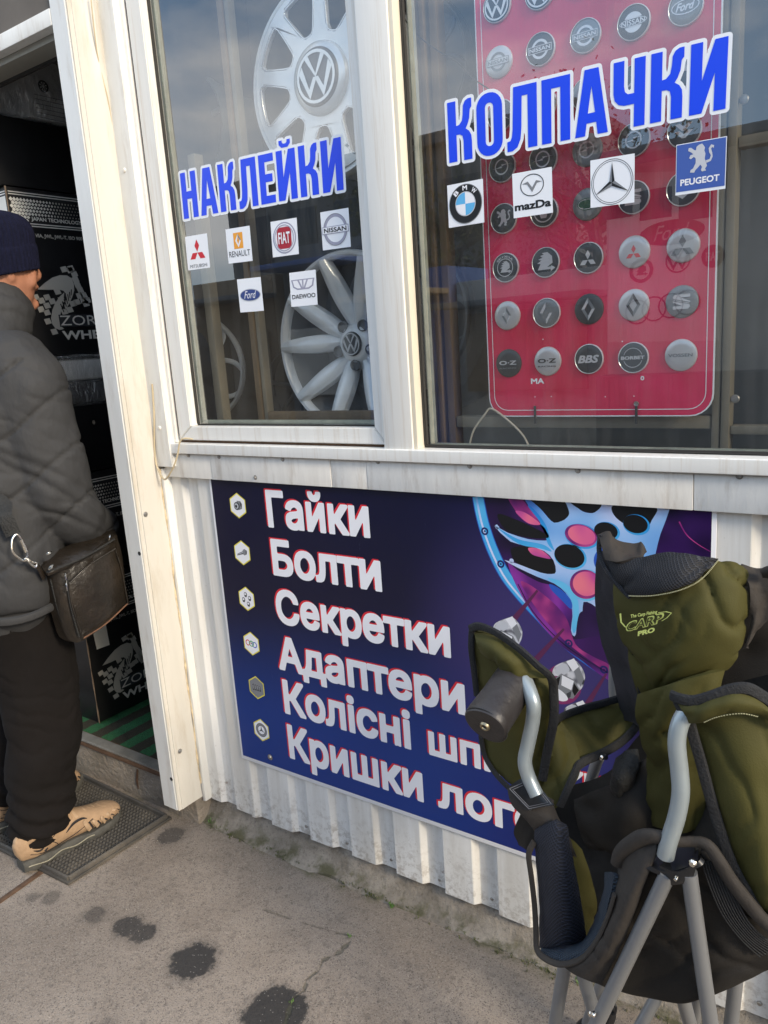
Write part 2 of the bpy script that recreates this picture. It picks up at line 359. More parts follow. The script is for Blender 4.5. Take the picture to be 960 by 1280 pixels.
# corrugated sheets: profile across x, extruded in z
PER, R0 = .1455, -1.4815
def corr(x0, x1, z0, z1, yoff=0):
    pts = []
    k0 = int(math.floor((x0 - R0) / PER)) - 1
    for k in range(k0, k0 + 60):
        b = R0 + k * PER
        for dx, yy in ((-.0085, 1.4135), (-.0065, 1.413), (0, 1.4012), (.002, 1.400), (.079, 1.400), (.081, 1.4010), (.093, 1.4130), (.095, 1.4135)): pts.append((b + dx, yy))
    def yat(x):
        for (a, ya), (b, yb) in zip(pts[:-1], pts[1:]):
            if a <= x <= b: return ya + (yb - ya) * (x - a) / (b - a)
        return 1.4135
    P = [(x0, yat(x0))] + [p for p in pts if x0 < p[0] < x1] + [(x1, yat(x1))]
    P = [(x, y + yoff) for x, y in P]; zs = [z0, z0 + .25, z0 + .5, z0 + .75, z1]; vs = []; fs = []; n = len(P)
    for lay in (0, .0012):
        for j, z in enumerate(zs):
            for (x, y) in P: vs.append((x, y + lay + .0012 * math.sin(x * 9 + z * 7), z + (.003 * math.sin(x * 5) if j == 0 else 0)))
    off = n * len(zs)
    for j in range(len(zs) - 1):
        for i in range(n - 1):
            a = j * n + i; fs += [(a, a + 1, a + 1 + n, a + n), (off + a + n, off + a + 1 + n, off + a + 1, off + a)]
    for i in range(n - 1): fs.append((i, off + i, off + i + 1, i + 1))
    return K(mesh('wall_panel', vs, fs, m_clad))
corr(-1.735, -1.556, .068, 1.085); corr(-1.560, -.395, .065, 1.085, -.0025); corr(-.40, .85, .065, 1.085)
# screws
def screw(x, y, z, r=.0045):
    K(lathe('screw', [(0, -.004), (r * .8, -.0036), (r, -.002), (r * 1.05, 0), (r * 1.7, .0003), (r * 1.7, .0012)], m_screw, None, 12, loc=(x, y, z), ax=(0, 1, 0)))
for px, py in [(560, 1098)]: pass
for k in range(1, 11):
    screw(R0 + k * PER - .024, 1.4125, .088 + .004 * math.sin(k * 3))
# concrete plinth with a rough battered face
vs = []; fs = []; nx = 130
prof = [(1.450, .100), (1.428, .092), (1.418, .060), (1.404, .030), (1.386, .008), (1.36, -.004), (1.36, -.05)]
for i in range(nx + 1):
    x = -1.80 + 2.7 * i / nx
    for j, (yy, zz) in enumerate(prof):
        a = .005 * math.sin(x * 13 + j) + .004 * math.sin(x * 37 + j * 2) + rng.normal(0, .0018)
        vs.append((x, yy + a * (1 if j > 1 else .2), zz + a * .7 * (j > 1)))
np_ = len(prof)
for i in range(nx):
    for j in range(np_ - 1): a = i * np_ + j; fs.append((a, a + 1, a + 1 + np_, a + np_))
m_pli, nt, bs = node_mat('mossy_plinth_concrete'); q = NB(nt); geo = nt.nodes.new('ShaderNodeNewGeometry').outputs['Position']; sz = q.n('ShaderNodeSeparateXYZ', {0: geo}).outputs[2]
c = q.mix(q.rng(q.noise(geo, 9, 6, .7), .3, .7), (.17, .145, .115, 1), (.34, .30, .25, 1)); c = q.mix(q.m('MULTIPLY', q.rng(q.noise(geo, 90, 4, .7), .5, .7), .5), c, (.09, .078, .06, 1))
c = q.mix(q.m('MULTIPLY', q.m('MULTIPLY', q.rng(q.m('ADD', sz, q.m('MULTIPLY', q.noise(geo, 20, 3), .04)), .055, .022), q.rng(q.noise(geo, 13, 4), .46, .60)), .8), c, (.07, .068, .025, 1))
nt.links.new(c, bs.inputs['Base Color']); bs.inputs['Roughness'].default_value = .95; nt.links.new(q.n('ShaderNodeBump', {'Strength': 1, 'Distance': .008, 'Height': q.noise(geo, 60, 6, .7)}).outputs[0], bs.inputs['Normal'])
tag(mesh('plinth', vs, fs, m_pli, None, True), None, None, None, 'structure')
# flashing boards under the windows (four pieces butted together) and the rounded sill strip over them
xj = [-1.735, -1.546, -1.140, -1.035, -.330, .85]
for i, (a, b) in enumerate(zip(xj[:-1], xj[1:])):
    K(box('flashing_board', (a + .0006, 1.383 - .0012 * (i % 2), 1.077), (b - .0006, 1.398, 1.1445), m_rail, None, .0012))
K(box('sill_strip', (-1.728, 1.371, 1.1445), (.85, 1.43, 1.1725), m_pvc, None, .004, None, 3))
K(box('rusty_joint', (-1.728, 1.3795, 1.1430), (.85, 1.3965, 1.1450), m_rust, None, 0))
for px, py in [(235, 569), (273.5, 571), (353, 574), (472, 577), (587, 582.5), (722, 588), (924, 595)]:
    g = at(px, py, y=1.381); screw(g.x, 1.3815, g.z, .0036)
g = at(319, 598, y=1.381); screw(g.x, 1.3815, g.z + .002, .0036)
# doorway post: front face narrow, wide side face turned to the right
XP = -1.747
def prism_z(name, poly, z0, z1, m, bev=.002):
    bm = bmesh.new(); a = [bm.verts.new((x, y, z0)) for x, y in poly]; b = [bm.verts.new((x, y, z1)) for x, y in poly]; n = len(poly)
    bm.faces.new(a[::-1]); bm.faces.new(b)
    for i in range(n): bm.faces.new((a[i], a[(i + 1) % n], b[(i + 1) % n], b[i]))
    bmesh.ops.recalc_face_normals(bm, faces=bm.faces)
    if bev: bmesh.ops.bevel(bm, geom=[e for e in bm.edges if abs(e.verts[0].co.z - e.verts[1].co.z) > .1], offset=bev, segments=2, affect='EDGES')
    me = bpy.data.meshes.new(name); bm.to_mesh(me); bm.free(); smooth(me, 30); return K(link(name, me, m))
prism_z('door_post', [(-1.811, 1.28), (XP - .003, 1.28), (XP - .003, 1.415), (-1.811, 1.415)], .088, 2.75, m_white)
# side cladding: thin sheet with a folded front edge, lifting in a long bulge near the top
zs = np.linspace(.086, 2.75, 60); vs = []; fs = []; ysd = [1.282, 1.294, 1.2945, 1.305, 1.315, 1.33, 1.345, 1.36, 1.370, 1.372]
for z in zs:
    for j, yy in enumerate(ysd):
        b = .0035 if j >= 2 else .0006
        if z > 1.85 and j > 3: b += .016 * math.exp(-((yy - 1.352 + .012 * (z - 1.9)) / .014) ** 2) * min(1, (z - 1.85) * 2.4)
        ed = .0012 * math.sin(z * 31) if j == 9 else 0
        vs.append((XP + b + .0006 * math.sin(z * 6 + j), yy + ed, z))
n = len(ysd)
for i in range(len(zs) - 1):
    for j in range(n - 1): a = i * n + j; fs.append((a, a + 1, a + n + 1, a + n))
K(mesh('post_side_sheet', vs, fs, m_white2, None, True))
tube_ = K(tube('sealant_bead', [(XP + .004 + .001 * math.sin(z * 40), 1.3725 + .002 * math.sin(z * 23), z) for z in np.linspace(.13, 1.10, 50)], [.0022 + .001 * math.sin(i * 1.7) for i in range(50)], mat('yellowed_sealant', (.62, .50, .32), .6, 0, .3, 60)))
for px, py, yy in [(214, 974, .0), (117, 528, .0), (174, 692, 0)]:
    g = at(px, py, y=1.279); K(lathe('drilled_hole', [(0, 0), (.0045, 0), (.0055, -.0008), (.0060, .0003)], m_seal, None, 14, loc=(g.x, 1.2795, g.z), ax=(0, -1, 0)))
for px, py in [(225, 939), (153, 213), (182, 643)]:
    g = at(px, py, x=XP + .004); K(lathe('screw', [(0, .003), (.004, .0025), (.005, .0005), (.0075, 0)], m_screw, None, 12, loc=g, ax=(1, 0, 0)))
# corner strip next to the post, lower wall
K(box('corner_strip', (XP + .0005, 1.374, .07), (-1.733, 1.40, 1.10), m_white, None, .0015))
# upper trim strip and window frame uprights
K(box('trim_strip', (XP + .001, 1.366, 1.108), (-1.684, 1.388, 2.75), m_white, None, .0015))
for px, py in [(152, 214), (196, 535)]:
    g = at(px, py, y=1.366); K(lathe('plastic_screw_cap', [(0, .004), (.004, .0035), (.0065, 0)], m_pvc, None, 14, loc=(g.x + .012, 1.3663, g.z), ax=(0, -1, 0)))
K(box('frame_upright', (-1.690, 1.386, 1.173), (-1.674, 1.43, 2.75), m_pvc, None, .002))
K(box('joint_shadow_gap', (-1.6735, 1.396, 1.19), (-1.6665, 1.43, 2.75), m_rust, None, 0))
# left sash: four mitred members
def frame4(name, x0, x1, z0, z1, wl, wr, wb, wt, y0, y1, m):
    out = []
    O = [(x0, z0), (x1, z0), (x1, z1), (x0, z1)]; I = [(x0 + wl, z0 + wb), (x1 - wr, z0 + wb), (x1 - wr, z1 - wt), (x0 + wl, z1 - wt)]
    for i in range(4):
        j = (i + 1) % 4; quad = [O[i], O[j], I[j], I[i]]
        c = (sum(p[0] for p in quad) / 4, sum(p[1] for p in quad) / 4)
        quad = [(p[0] + (c[0] - p[0]) * .0008 / max(.02, math.dist(p, c)) * 1, p[1] + (c[1] - p[1]) * .0008 / max(.02, math.dist(p, c))) for p in quad]
        bm = bmesh.new(); a = [bm.verts.new((x, y0, z)) for x, z in quad]; b = [bm.verts.new((x, y1, z)) for x, z in quad]
        bm.faces.new(a); bm.faces.new(b[::-1])
        for k in range(4): bm.faces.new((a[k], b[k], b[(k + 1) % 4], a[(k + 1) % 4]))
        bmesh.ops.recalc_face_normals(bm, faces=bm.faces)
        bmesh.ops.bevel(bm, geom=[e for e in bm.edges if abs(e.verts[0].co.y - y0) < 1e-5 and abs(e.verts[1].co.y - y0) < 1e-5], offset=.0022, segments=2, affect='EDGES')
        me = bpy.data.meshes.new(name); bm.to_mesh(me); bm.free(); smooth(me, 30); out.append(K(link(name, me, m)))
    return out
ZT = 2.62
frame4('window_frame', -1.666, -.981, 1.1795, ZT, .052, .030, .037, .05, 1.390, 1.432, m_pvc)
frame4('glazing_seal', -1.6135, -1.0115, 1.2168, ZT - .051, .0025, .003, .003, .003, 1.4115, 1.4205, m_seal)
frame4('spacer_bar', -1.6105, -1.0145, 1.2195, ZT - .055, .013, .012, .010, .012, 1.4235, 1.4335, m_grey_spacer)
K(box('joint_shadow_gap', (-1.668, 1.398, 1.1727), (-.978, 1.432, 1.1797), m_rust, None, 0))
# mullion
K(box('mullion', (-.978, 1.376, 1.168), (-.903, 1.43, 2.75), m_pvc, None, .003))
K(box('mullion_edge', (-.903, 1.381, 1.1725), (-.893, 1.412, 2.75), mat('sunlit_window_edge', (.74, .68, .55), .4, 0, .05, 5), None, .0015))  # warm sun on the mullion's right side is put into this edge colour
# right window (fixed light)
frame4('glazing_seal', -.893, .80, 1.1727, ZT, .006, .006, .006, .006, 1.405, 1.4155, m_seal)
frame4('spacer_bar', -.887, .79, 1.1745, ZT - .01, .014, .012, .006, .012, 1.4195, 1.4295, m_grey_spacer)
K(box('mullion', (.80, 1.376, 1.168), (.875, 1.43, 2.75), m_pvc, None, .003))
K(box('window_head', (-1.69, 1.372, ZT + .002), (.80, 1.43, 2.75), m_pvc, None, .003))
# glass: clear with a mirror layer that follows fresnel of a double-glazed unit
m_glass = bpy.data.materials.new('window_glass'); m_glass.use_nodes = True; nt = m_glass.node_tree; nt.nodes.clear(); q = NB(nt)
gn = nt.nodes.new('ShaderNodeNewGeometry'); geo = gn.outputs['Position']
fr = q.n('ShaderNodeFresnel', {'IOR': q.m('SUBTRACT', 1.5, q.m('MULTIPLY', gn.outputs['Backfacing'], 1.5 - 1 / 1.5))}).outputs[0]
fac = q.m('ADD', q.m('MULTIPLY', fr, 1.7), .07, clamp=True)
wav = q.n('ShaderNodeBump', {'Strength': .35, 'Distance': .004, 'Height': q.noise(geo, 1.6, 0, 0)}).outputs[0]
tr = q.n('ShaderNodeBsdfTransparent', {0: (.93, .95, .94, 1)}).outputs[0]; gl = q.n('ShaderNodeBsdfGlossy', {0: (.96, .98, 1, 1), 'Roughness': .0}).outputs[0]
dust = q.n('ShaderNodeBsdfDiffuse', {0: (.55, .53, .5, 1)}).outputs[0]
mxs = q.n('ShaderNodeMixShader', {0: fac, 1: tr, 2: gl}).outputs[0]
dm = q.m('ADD', q.m('MULTIPLY', q.rng(q.noise(q.n('ShaderNodeMapping', {0: geo, 'Scale': (14, 1, 1.2)}).outputs[0], 3, 6), .4, .75), .035), .012)
mx2 = q.n('ShaderNodeMixShader', {0: dm, 1: mxs, 2: dust}).outputs[0]
nt.links.new(mx2, q.n('ShaderNodeOutputMaterial').inputs[0])
def pane(x0, x1, z0, z1, y):
    K(mesh('glass_pane', [(x0, y, z0), (x1, y, z0), (x1, y, z1), (x0, y, z1)], [(0, 1, 2, 3)], m_glass))
pane(-1.611, -1.0145, 1.2195, ZT - .054, 1.4215); pane(-.888, .795, 1.178, ZT - .005, 1.4165)
GL, GR = 1.4215, 1.4165
# lintel over the door: white face, recessed olive-grey underside and soffit
K(box('lintel', (-3.4, 1.279, 2.205), (-1.812, 1.31, 2.243), m_white, None, .003))
m_under = mat('olive_grey_frame', (.30, .29, .25), .6, 0, .1, 5)
K(box('lintel_underside', (-3.4, 1.3102, 2.19), (-1.812, 1.375, 2.235), m_under, None, .002))
K(box('door_head_seal', (-3.4, 1.376, 2.184), (-1.812, 1.386, 2.22), m_seal, None, 0))
K(box('fascia', (-3.6, 1.285, 2.2435), (-1.812, 1.42, 2.72), m_soffit, None, .003))  # awning shade above the door put into this panel's grey-brown colour
K(box('roof_slab', (-3.7, 1.40, 2.752), (1.1, 4.0, 2.82), m_soffit, None, .01))
# step and threshold
K(box('door_step', (-3.4, 1.352, -.02), (-1.752, 1.46, .118), m_conc, None, .006))
m_tim = mat('old_brown_board', (.13, .075, .045), .85, 0, .4, 14, .3, 40)
K(box('threshold_board', (-3.4, 1.345, .1185), (-1.752, 1.44, .137), m_tim, None, .003))
m_alu = mat('worn_aluminium', (.42, .40, .36), .42, .75, .2, 20)
thr = [K(box('threshold_plate', (-3.4, 1.343, .1375), (-1.752, 1.386, .1415), m_alu, None, .001))]
for i in range(7): K(box('threshold_rib', (-3.4, 1.349 + i * .0053, .1415), (-1.752, 1.3515 + i * .0053, .1432), m_alu, None, 0))
box_n = tube('rust_patch', [at(172, 962, y=1.349), at(171, 975, y=1.349), at(173, 986, y=1.349)], [.004, .006, .003], m_rust, None, 8, 3, .4); K(box_n)
# interior shell
def slab(name, lo, hi, m): return K(box(name, lo, hi, m, None, 0))
slab('interior_floor', (-3.4, 1.387, .06), (-1.752, 3.9, .128), m_tim)
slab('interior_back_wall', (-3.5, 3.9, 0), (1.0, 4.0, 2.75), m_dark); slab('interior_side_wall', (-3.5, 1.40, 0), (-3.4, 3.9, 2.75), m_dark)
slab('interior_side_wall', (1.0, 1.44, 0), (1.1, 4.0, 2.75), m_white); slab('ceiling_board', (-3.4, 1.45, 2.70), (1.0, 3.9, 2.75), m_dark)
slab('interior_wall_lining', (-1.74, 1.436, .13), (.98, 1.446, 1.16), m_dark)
slab('display_shelf', (-1.74, 1.447, 1.135), (.98, 1.86, 1.16), mat('dark_blue_grey_shelf', (.035, .045, .05), .5, 0, .2, 6))
slab('display_back_board', (-1.74, 1.90, 1.161), (.98, 1.93, 2.69), mat('dim_display_backing', (.10, .10, .095), .8, 0, .35, 2.5))
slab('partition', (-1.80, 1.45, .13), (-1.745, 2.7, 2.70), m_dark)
# far left bit of wall seen past the man
K(box('left_wall_panel', (-3.75, 1.30, .05), (-2.76, 1.345, 2.2), m_white, None, .004))
# ================================================================== PRINTED BANNER under the windows
def WP(y): return lambda px, py: (lambda g: (g.x, g.z))(at(px, py, y=y))
SY = 1.3935
sign = empty('banner', (-.93, SY, .25), 'navy printed banner listing wheel parts in white Cyrillic words with a blue wheel picture', 'banner')
o_ = box('backing_sheet', (-1.572, SY, .251), (-.293, SY + .003, 1.0765), mat('white_banner_vinyl', (.78, .78, .80), .4, 0, .02, 9), None, .0006); adopt(sign, o_)
m_ban, nt, bs = node_mat('navy_banner_print'); q = NB(nt); geo = nt.nodes.new('ShaderNodeNewGeometry').outputs['Position']
sx = q.n('ShaderNodeSeparateXYZ', {0: geo}); X, Z = sx.outputs[0], sx.outputs[2]
tv = q.rng(q.m('ADD', Z, q.m('MULTIPLY', X, -.10)), .92, .50); c = q.mix(tv, lin((9, 10, 44)), lin((8, 52, 128)))
c = q.mix(q.rng(X, -1.0, -.62), c, q.mix(tv, lin((20, 20, 66)), lin((16, 34, 108))))
dx = q.m('ADD', X, .62); dz = q.m('SUBTRACT', Z, .75); d = q.m('SQRT', q.m('ADD', q.m('MULTIPLY', dx, dx), q.m('MULTIPLY', dz, dz)))
c = q.mix(q.m('MULTIPLY', q.rng(d, .38, .05), .75), c, lin((68, 56, 118)))
c = q.mix(q.rng(X, -.50, -.38), c, lin((24, 12, 38)))
scr = q.noise(q.n('ShaderNodeMapping', {0: geo, 'Scale': (30, 1, 3), 'Rotation': (0, .25, 0)}).outputs[0], 6, 8, .75)
c = q.mix(q.m('MULTIPLY', q.rng(scr, .66, .74), .35), c, lin((120, 130, 165)))
nt.links.new(c, bs.inputs['Base Color']); bs.inputs['Roughness'].default_value = .32
nt.links.new(q.n('ShaderNodeBump', {'Strength': .25, 'Distance': .01, 'Height': q.noise(geo, 5, 3)}).outputs[0], bs.inputs['Normal'])
pr = Print((0, SY, 0), (1, 0, 0), (0, 0, 1), (0, -1, 0), sign, .00003); S = WP(SY)
pr.poly('printed_ground', m_ban, 1, [(-1.565, .262), (-.301, .262), (-.301, 1.0765), (-1.565, 1.0765)])
m_w = flat('print_white', (236, 236, 240)); m_red = flat('print_red', (214, 40, 52)); m_yel = flat('print_yellow', (226, 214, 70)); m_blk = flat('print_black', (14, 14, 16))
def graded(name, cols, sc, seed=0):
    m, nt, bs = node_mat(name); q = NB(nt); geo = nt.nodes.new('ShaderNodeNewGeometry').outputs['Position']
    v = q.noise(q.n('ShaderNodeMapping', {0: geo, 'Location': (seed, 0, seed)}).outputs[0], sc, 1, .3); r = nt.nodes.new('ShaderNodeValToRGB'); r.color_ramp.interpolation = 'B_SPLINE'
    while len(r.color_ramp.elements) < len(cols): r.color_ramp.elements.new(.5)
    for i, (e, c) in enumerate(zip(r.color_ramp.elements, cols)): e.position = .32 + .36 * i / (len(cols) - 1); e.color = lin(c)
    nt.links.new(v, r.inputs[0]); nt.links.new(r.outputs[0], bs.inputs['Base Color']); bs.inputs['Roughness'].default_value = .35; return m
m_cy = graded('print_cyan', [(30, 110, 200), (40, 160, 225), (110, 200, 240)], 5); m_lb = graded('print_light_blue', [(60, 120, 210), (130, 190, 240), (196, 208, 244), (214, 222, 250)], 7, 3); m_pur = graded('print_purple', [(50, 18, 80), (104, 36, 140), (160, 60, 170), (70, 24, 100)], 9, 5); m_dpur = graded('print_dark_purple', [(14, 8, 30), (30, 14, 54), (58, 26, 92), (20, 10, 40)], 9, 1)
m_chrome = graded('print_chrome', [(30, 30, 36), (150, 152, 160), (240, 240, 244), (96, 96, 104)], 46, 4)
m_pink = graded('print_pink', [(160, 60, 150), (222, 90, 150), (246, 130, 140)], 16, 2); m_mag = graded('print_magenta', [(96, 30, 110), (150, 44, 120), (190, 70, 140)], 30, 7); m_gr = flat('print_grey', (128, 130, 134)); m_dgr = flat('print_dark_grey', (58, 60, 64)); m_lgr = flat('print_pale_grey', (196, 198, 204)); m_nvy = flat('print_navy', (18, 30, 96)); m_grn = flat('print_green', (40, 150, 70)); m_mbl = flat('print_mid_blue', (40, 90, 190))
def P_(pts): return [S(*p) for p in pts]
# wheel picture: outer rim as circles through measured points
def circ3(a, b, c):
    ax, ay = a; bx, by = b; cx, cy = c; d = 2 * (ax * (by - cy) + bx * (cy - ay) + cx * (ay - by))
    ux = ((ax * ax + ay * ay) * (by - cy) + (bx * bx + by * by) * (cy - ay) + (cx * cx + cy * cy) * (ay - by)) / d
    uy = ((ax * ax + ay * ay) * (cx - bx) + (bx * bx + by * by) * (ax - cx) + (cx * cx + cy * cy) * (bx - ax)) / d
    return ux, uy, math.hypot(ax - ux, ay - uy)
def blob(pts, n=5, f=None): return [tuple(v[:2]) for v in spline([(x, y, 0) for x, y in P_(pts)], n, True)]
def B(m, lay, pts, n=5): pr.poly('wheel_picture', m, lay, blob(pts, n))
def Cq(*a): return [(460 + x / 3.2, 580 + y / 3.2) for x, y in a]
arc = [(590, 621.5), (597, 655), (609, 690), (625, 722), (645, 748), (670, 775), (697, 803), (725, 826), (756, 846), (800, 866), (848, 882), (891, 893)]
OA = [tuple(v[:2]) for v in spline([(x, y, 0) for x, y in P_(arc)], 8)]
def off(k): 
    o = []
    for a_, b_, c_ in zip([OA[0]] + OA[:-1], OA, OA[1:] + [OA[-1]]):
        t = Vector((c_[0] - a_[0], c_[1] - a_[1])).normalized(); o.append((min(-.301, b_[0] - t.y * k), min(1.0763, b_[1] + t.x * k)))
    return o
def band(part, m, lay, a, b): pr.poly(part, m, lay, off(a) + off(b)[::-1])
end = [(-.3015, 1.0762)]
pr.poly('wheel_picture', m_dpur, 2, off(.026) + end)
for m, a, b, l in [(m_mbl, 0, .028, 3), (m_cy, .002, .026, 4), (m_lb, .008, .0125, 5), (m_dpur, .0285, .031, 5)]: band('wheel_picture', m, l, a, b)
B(m_pur, 6, Cq((560, 395), (600, 425), (680, 470), (745, 490), (800, 540), (820, 600), (815, 690), (850, 700), (900, 690), (960, 700), (1010, 760), (1010, 880), (940, 850), (860, 790), (760, 715), (660, 600), (590, 480)))
B(m_mag, 7, Cq((610, 470), (700, 520), (790, 610), (830, 720), (900, 770), (960, 800), (960, 830), (880, 780), (780, 700), (690, 600)))
for l_ in (Cq((600, 480), (660, 590), (760, 700), (860, 775), (960, 835)),): pr.poly('wheel_picture', m_dpur, 8, stroke([tuple(v[:2]) for v in spline([(x, y, 0) for x, y in P_(l_)], 5)], .0022))
hub = Cq((622, 130), (640, 138), (672, 162), (700, 190), (722, 216), (745, 235), (775, 228), (795, 215), (801, 190), (785, 160), (765, 132), (812, 148), (835, 172), (860, 190), (885, 196), (910, 192), (932, 158), (960, 150), (1020, 176), (1100, 190), (1140, 215), (1160, 150), (1176, 172), (1208, 175), (1170, 280), (1150, 360), (1120, 500), (1060, 640), (990, 700), (960, 640), (930, 590), (895, 560), (862, 552), (858, 600), (845, 650), (826, 690), (812, 665), (818, 610), (812, 560), (790, 515), (745, 478), (680, 452), (600, 415), (545, 384), (600, 400), (690, 434), (735, 440), (752, 430), (742, 385), (705, 348), (640, 327), (570, 310), (505, 247), (560, 275), (640, 300), (700, 306), (722, 300), (716, 268), (690, 235), (650, 180))
B(m_lb, 9, hub, 2)
B(m_cy, 10, Cq((720, 455), (790, 478), (838, 540), (842, 620), (826, 676), (816, 650), (822, 580), (800, 520), (750, 480))); B(m_mbl, 10, Cq((726, 480), (770, 500), (812, 545), (812, 580), (770, 540), (735, 505)))
B(m_cy, 10, Cq((640, 170), (668, 185), (712, 245), (728, 300), (745, 345), (720, 320), (700, 262))); B(m_cy, 10, Cq((520, 256), (600, 300), (700, 322), (735, 350), (690, 338), (600, 318)))
B(m_blk, 10, Cq((648, 132), (765, 134), (802, 182), (796, 214), (746, 232), (702, 188))); B(m_blk, 10, Cq((812, 150), (930, 156), (908, 192), (862, 188))); B(m_blk, 10, [(766, 632), (795, 634), (821, 635), (815, 650), (805, 667), (794, 663), (770, 647)])
B(m_dpur, 10, Cq((478, 135), (545, 132), (600, 190), (690, 240), (716, 272), (718, 296), (640, 296), (560, 270), (512, 235))); B(m_blk, 11, Cq((520, 200), (600, 225), (680, 262), (715, 285), (700, 298), (620, 290), (545, 258))); B(m_mag, 11, Cq((560, 132), (610, 136), (655, 190), (690, 240), (640, 238), (600, 200))); B(m_pink, 12, Cq((590, 190), (630, 195), (690, 240), (640, 236)))
B(m_blk, 10, Cq((578, 335), (640, 330), (702, 350), (740, 386), (750, 430), (735, 438), (690, 432), (600, 398), (575, 365))); B(m_pink, 11, Cq((642, 335), (690, 342), (732, 378), (690, 372), (655, 360)))
def el(m, l, cx, cy, rx, ry, t, nn=16):
    t = math.radians(t); B(m, l, Cq(*[(cx + rx * math.cos(a) * math.cos(t) - ry * math.sin(a) * math.sin(t), cy + rx * math.cos(a) * math.sin(t) + ry * math.sin(a) * math.cos(t)) for a in np.linspace(0, 2 * math.pi, nn + 1)[:-1]]), 2)
for cx, cy, rx, ry, t, mm_ in [(806, 368, 62, 45, 20, 'k'), (952, 268, 48, 34, 15, 'k'), (852, 286, 66, 43, 18, 'p'), (870, 481, 63, 58, 20, 'p'), (1070, 240, 50, 36, 15, 'k'), (1010, 520, 50, 50, 0, 'p')]:
    el(m_cy, 11, cx + 4, cy + 3, rx + 5, ry + 5, t); el(m_blk if mm_ == 'k' else m_mag, 12, cx, cy, rx, ry, t)
    if mm_ == 'p': el(m_pink, 13, cx + 3, cy - 2, rx * .86, ry * .84, t)
el(m_mbl, 11, 965, 385, 62, 58, 0); el(m_cy, 12, 968, 385, 40, 38, 0)
B(m_dpur, 11, Cq((845, 600), (880, 590), (905, 610), (885, 650), (850, 690), (832, 690)))
for px, py in [(606, 664), (626, 705), (711, 804), (755, 837)]:
    c_ = S(px, py); pr.ring('rim_bolt_picture', m_nvy, 8, c_[0], c_[1], .0085, .0045, 16); pr.poly('rim_bolt_picture', m_nvy, 8, circ(c_[0], c_[1], .0022, 10))
for px, py in [(621.5, 658.5), (639.5, 701)]: c_ = S(px, py); pr.poly('wheel_picture', m_lb, 9, circ(c_[0], c_[1], .005, 12))
pr.poly('wheel_picture', m_mag, 8, stroke([tuple(v[:2]) for v in spline([(x, y, 0) for x, y in P_([(849, 652), (858, 668), (872, 680), (889, 690)])], 4)], .0025, .001))
# red beams
m_beam = flat('print_beam', (92, 36, 78))
for a, b, wd in [((672, 738), (636, 782), .009), ((705, 786), (663, 832), .009), ((758, 842), (733, 882), .008)]:
    pr.poly('beam', m_beam, 13, stroke([S(*a), S(*b)], wd * .5, wd * 1.5))
# pictured lug nuts
def nut(px, py, s, glow=False):
    g = lambda pts: [S(px + x * s, py + y * s) for x, y in pts]
    sm_ = lambda pts, n=4: [tuple(v[:2]) for v in spline([(x, y, 0) for x, y in g(pts)], n, True)]
    if glow: pr.poly('nut_picture', flat('print_glow', (130, 42, 98)), 13, sm_([(-26, 0), (-12, -16), (10, -10), (18, 12), (8, 28), (-10, 30), (-22, 20)]))
    pr.poly('nut_picture', m_chrome, 14, sm_([(-14, -14), (-2, -20), (10, -22), (20, -10), (22, 2), (16, 14), (6, 8), (-6, -2), (-16, -4)]))
    pr.poly('nut_picture', m_lgr, 15, sm_([(-12, -13), (-2, -18), (4, -10), (-4, -4), (-13, -6)])); pr.poly('nut_picture', m_w, 15, g([(0, -20), (9, -24), (15, -14), (8, -8)])); pr.poly('nut_picture', m_gr, 15, g([(15, -14), (9, -8), (17, 10), (21, 0)]))
    pr.poly('nut_picture', m_gr, 16, g([(-16, 2), (-6, -6), (10, 2), (16, 14), (8, 24), (-10, 22), (-20, 12)])); pr.poly('nut_picture', m_w, 17, g([(-5, -4), (9, 3), (6, 14), (-6, 8)])); pr.poly('nut_picture', m_blk, 17, g([(-16, 3), (-7, -3), (-9, 8), (-16, 11)])); pr.poly('nut_picture', m_blk, 17, g([(9, 5), (15, 14), (10, 21), (7, 15)]))
    pr.poly('nut_picture', m_w, 18, sm_([(-20, 12), (-14, 10), (-3, 17), (2, 25), (-6, 27), (-16, 21)])); pr.poly('nut_picture', m_dgr, 18, g([(0, 18), (6, 15), (5, 22), (2, 24)]))
nut(632, 793, .95); nut(708, 848, 1.05, True); nut(720, 898, .95)
# the six lines of text: white face over a red offset copy
def line(string, bl, tl, end, lay=20):
    (x0, z0), (xt, zt), (x1, _) = S(*bl), S(*tl), S(*end)
    vs, fs = text2d(string, .036); caph = .727
    xs = [p[0] for p in vs]; a, b = min(xs), max(xs)
    h = zt - z0; x0 = (x0 + xt) / 2
    g = lambda p: (x0 + (x1 - x0) * (p[0] - a) / (b - a), z0 + h * p[1] / caph)
    pr.add('lettering_shadow', m_red, lay, vs, fs, lambda p: (g(p)[0] - .0042, g(p)[1] + .0034)); pr.add('lettering', m_w, lay + 1, vs, fs, g)
    return (x1 - x0) / (b - a) / h
print('aspect', line('Гайки', (337, 657), (330, 614), (463, 668)), line('Болти', (343, 717), (337, 675), (478, 738)), line('Секретки', (348, 777), (342, 737), (564, 819)))
line('Адаптери', (347, 834), (348, 796), (582, 884)); line('Колісні', (358, 890), (351, 850), (515, 933)); line('шпильки', (539, 942), (532, 905), (762, 1004)); line('Кришки', (364, 946), (357, 906), (530, 1001)); line('логотипи', (549, 1007), (545, 968), (838, 1105))
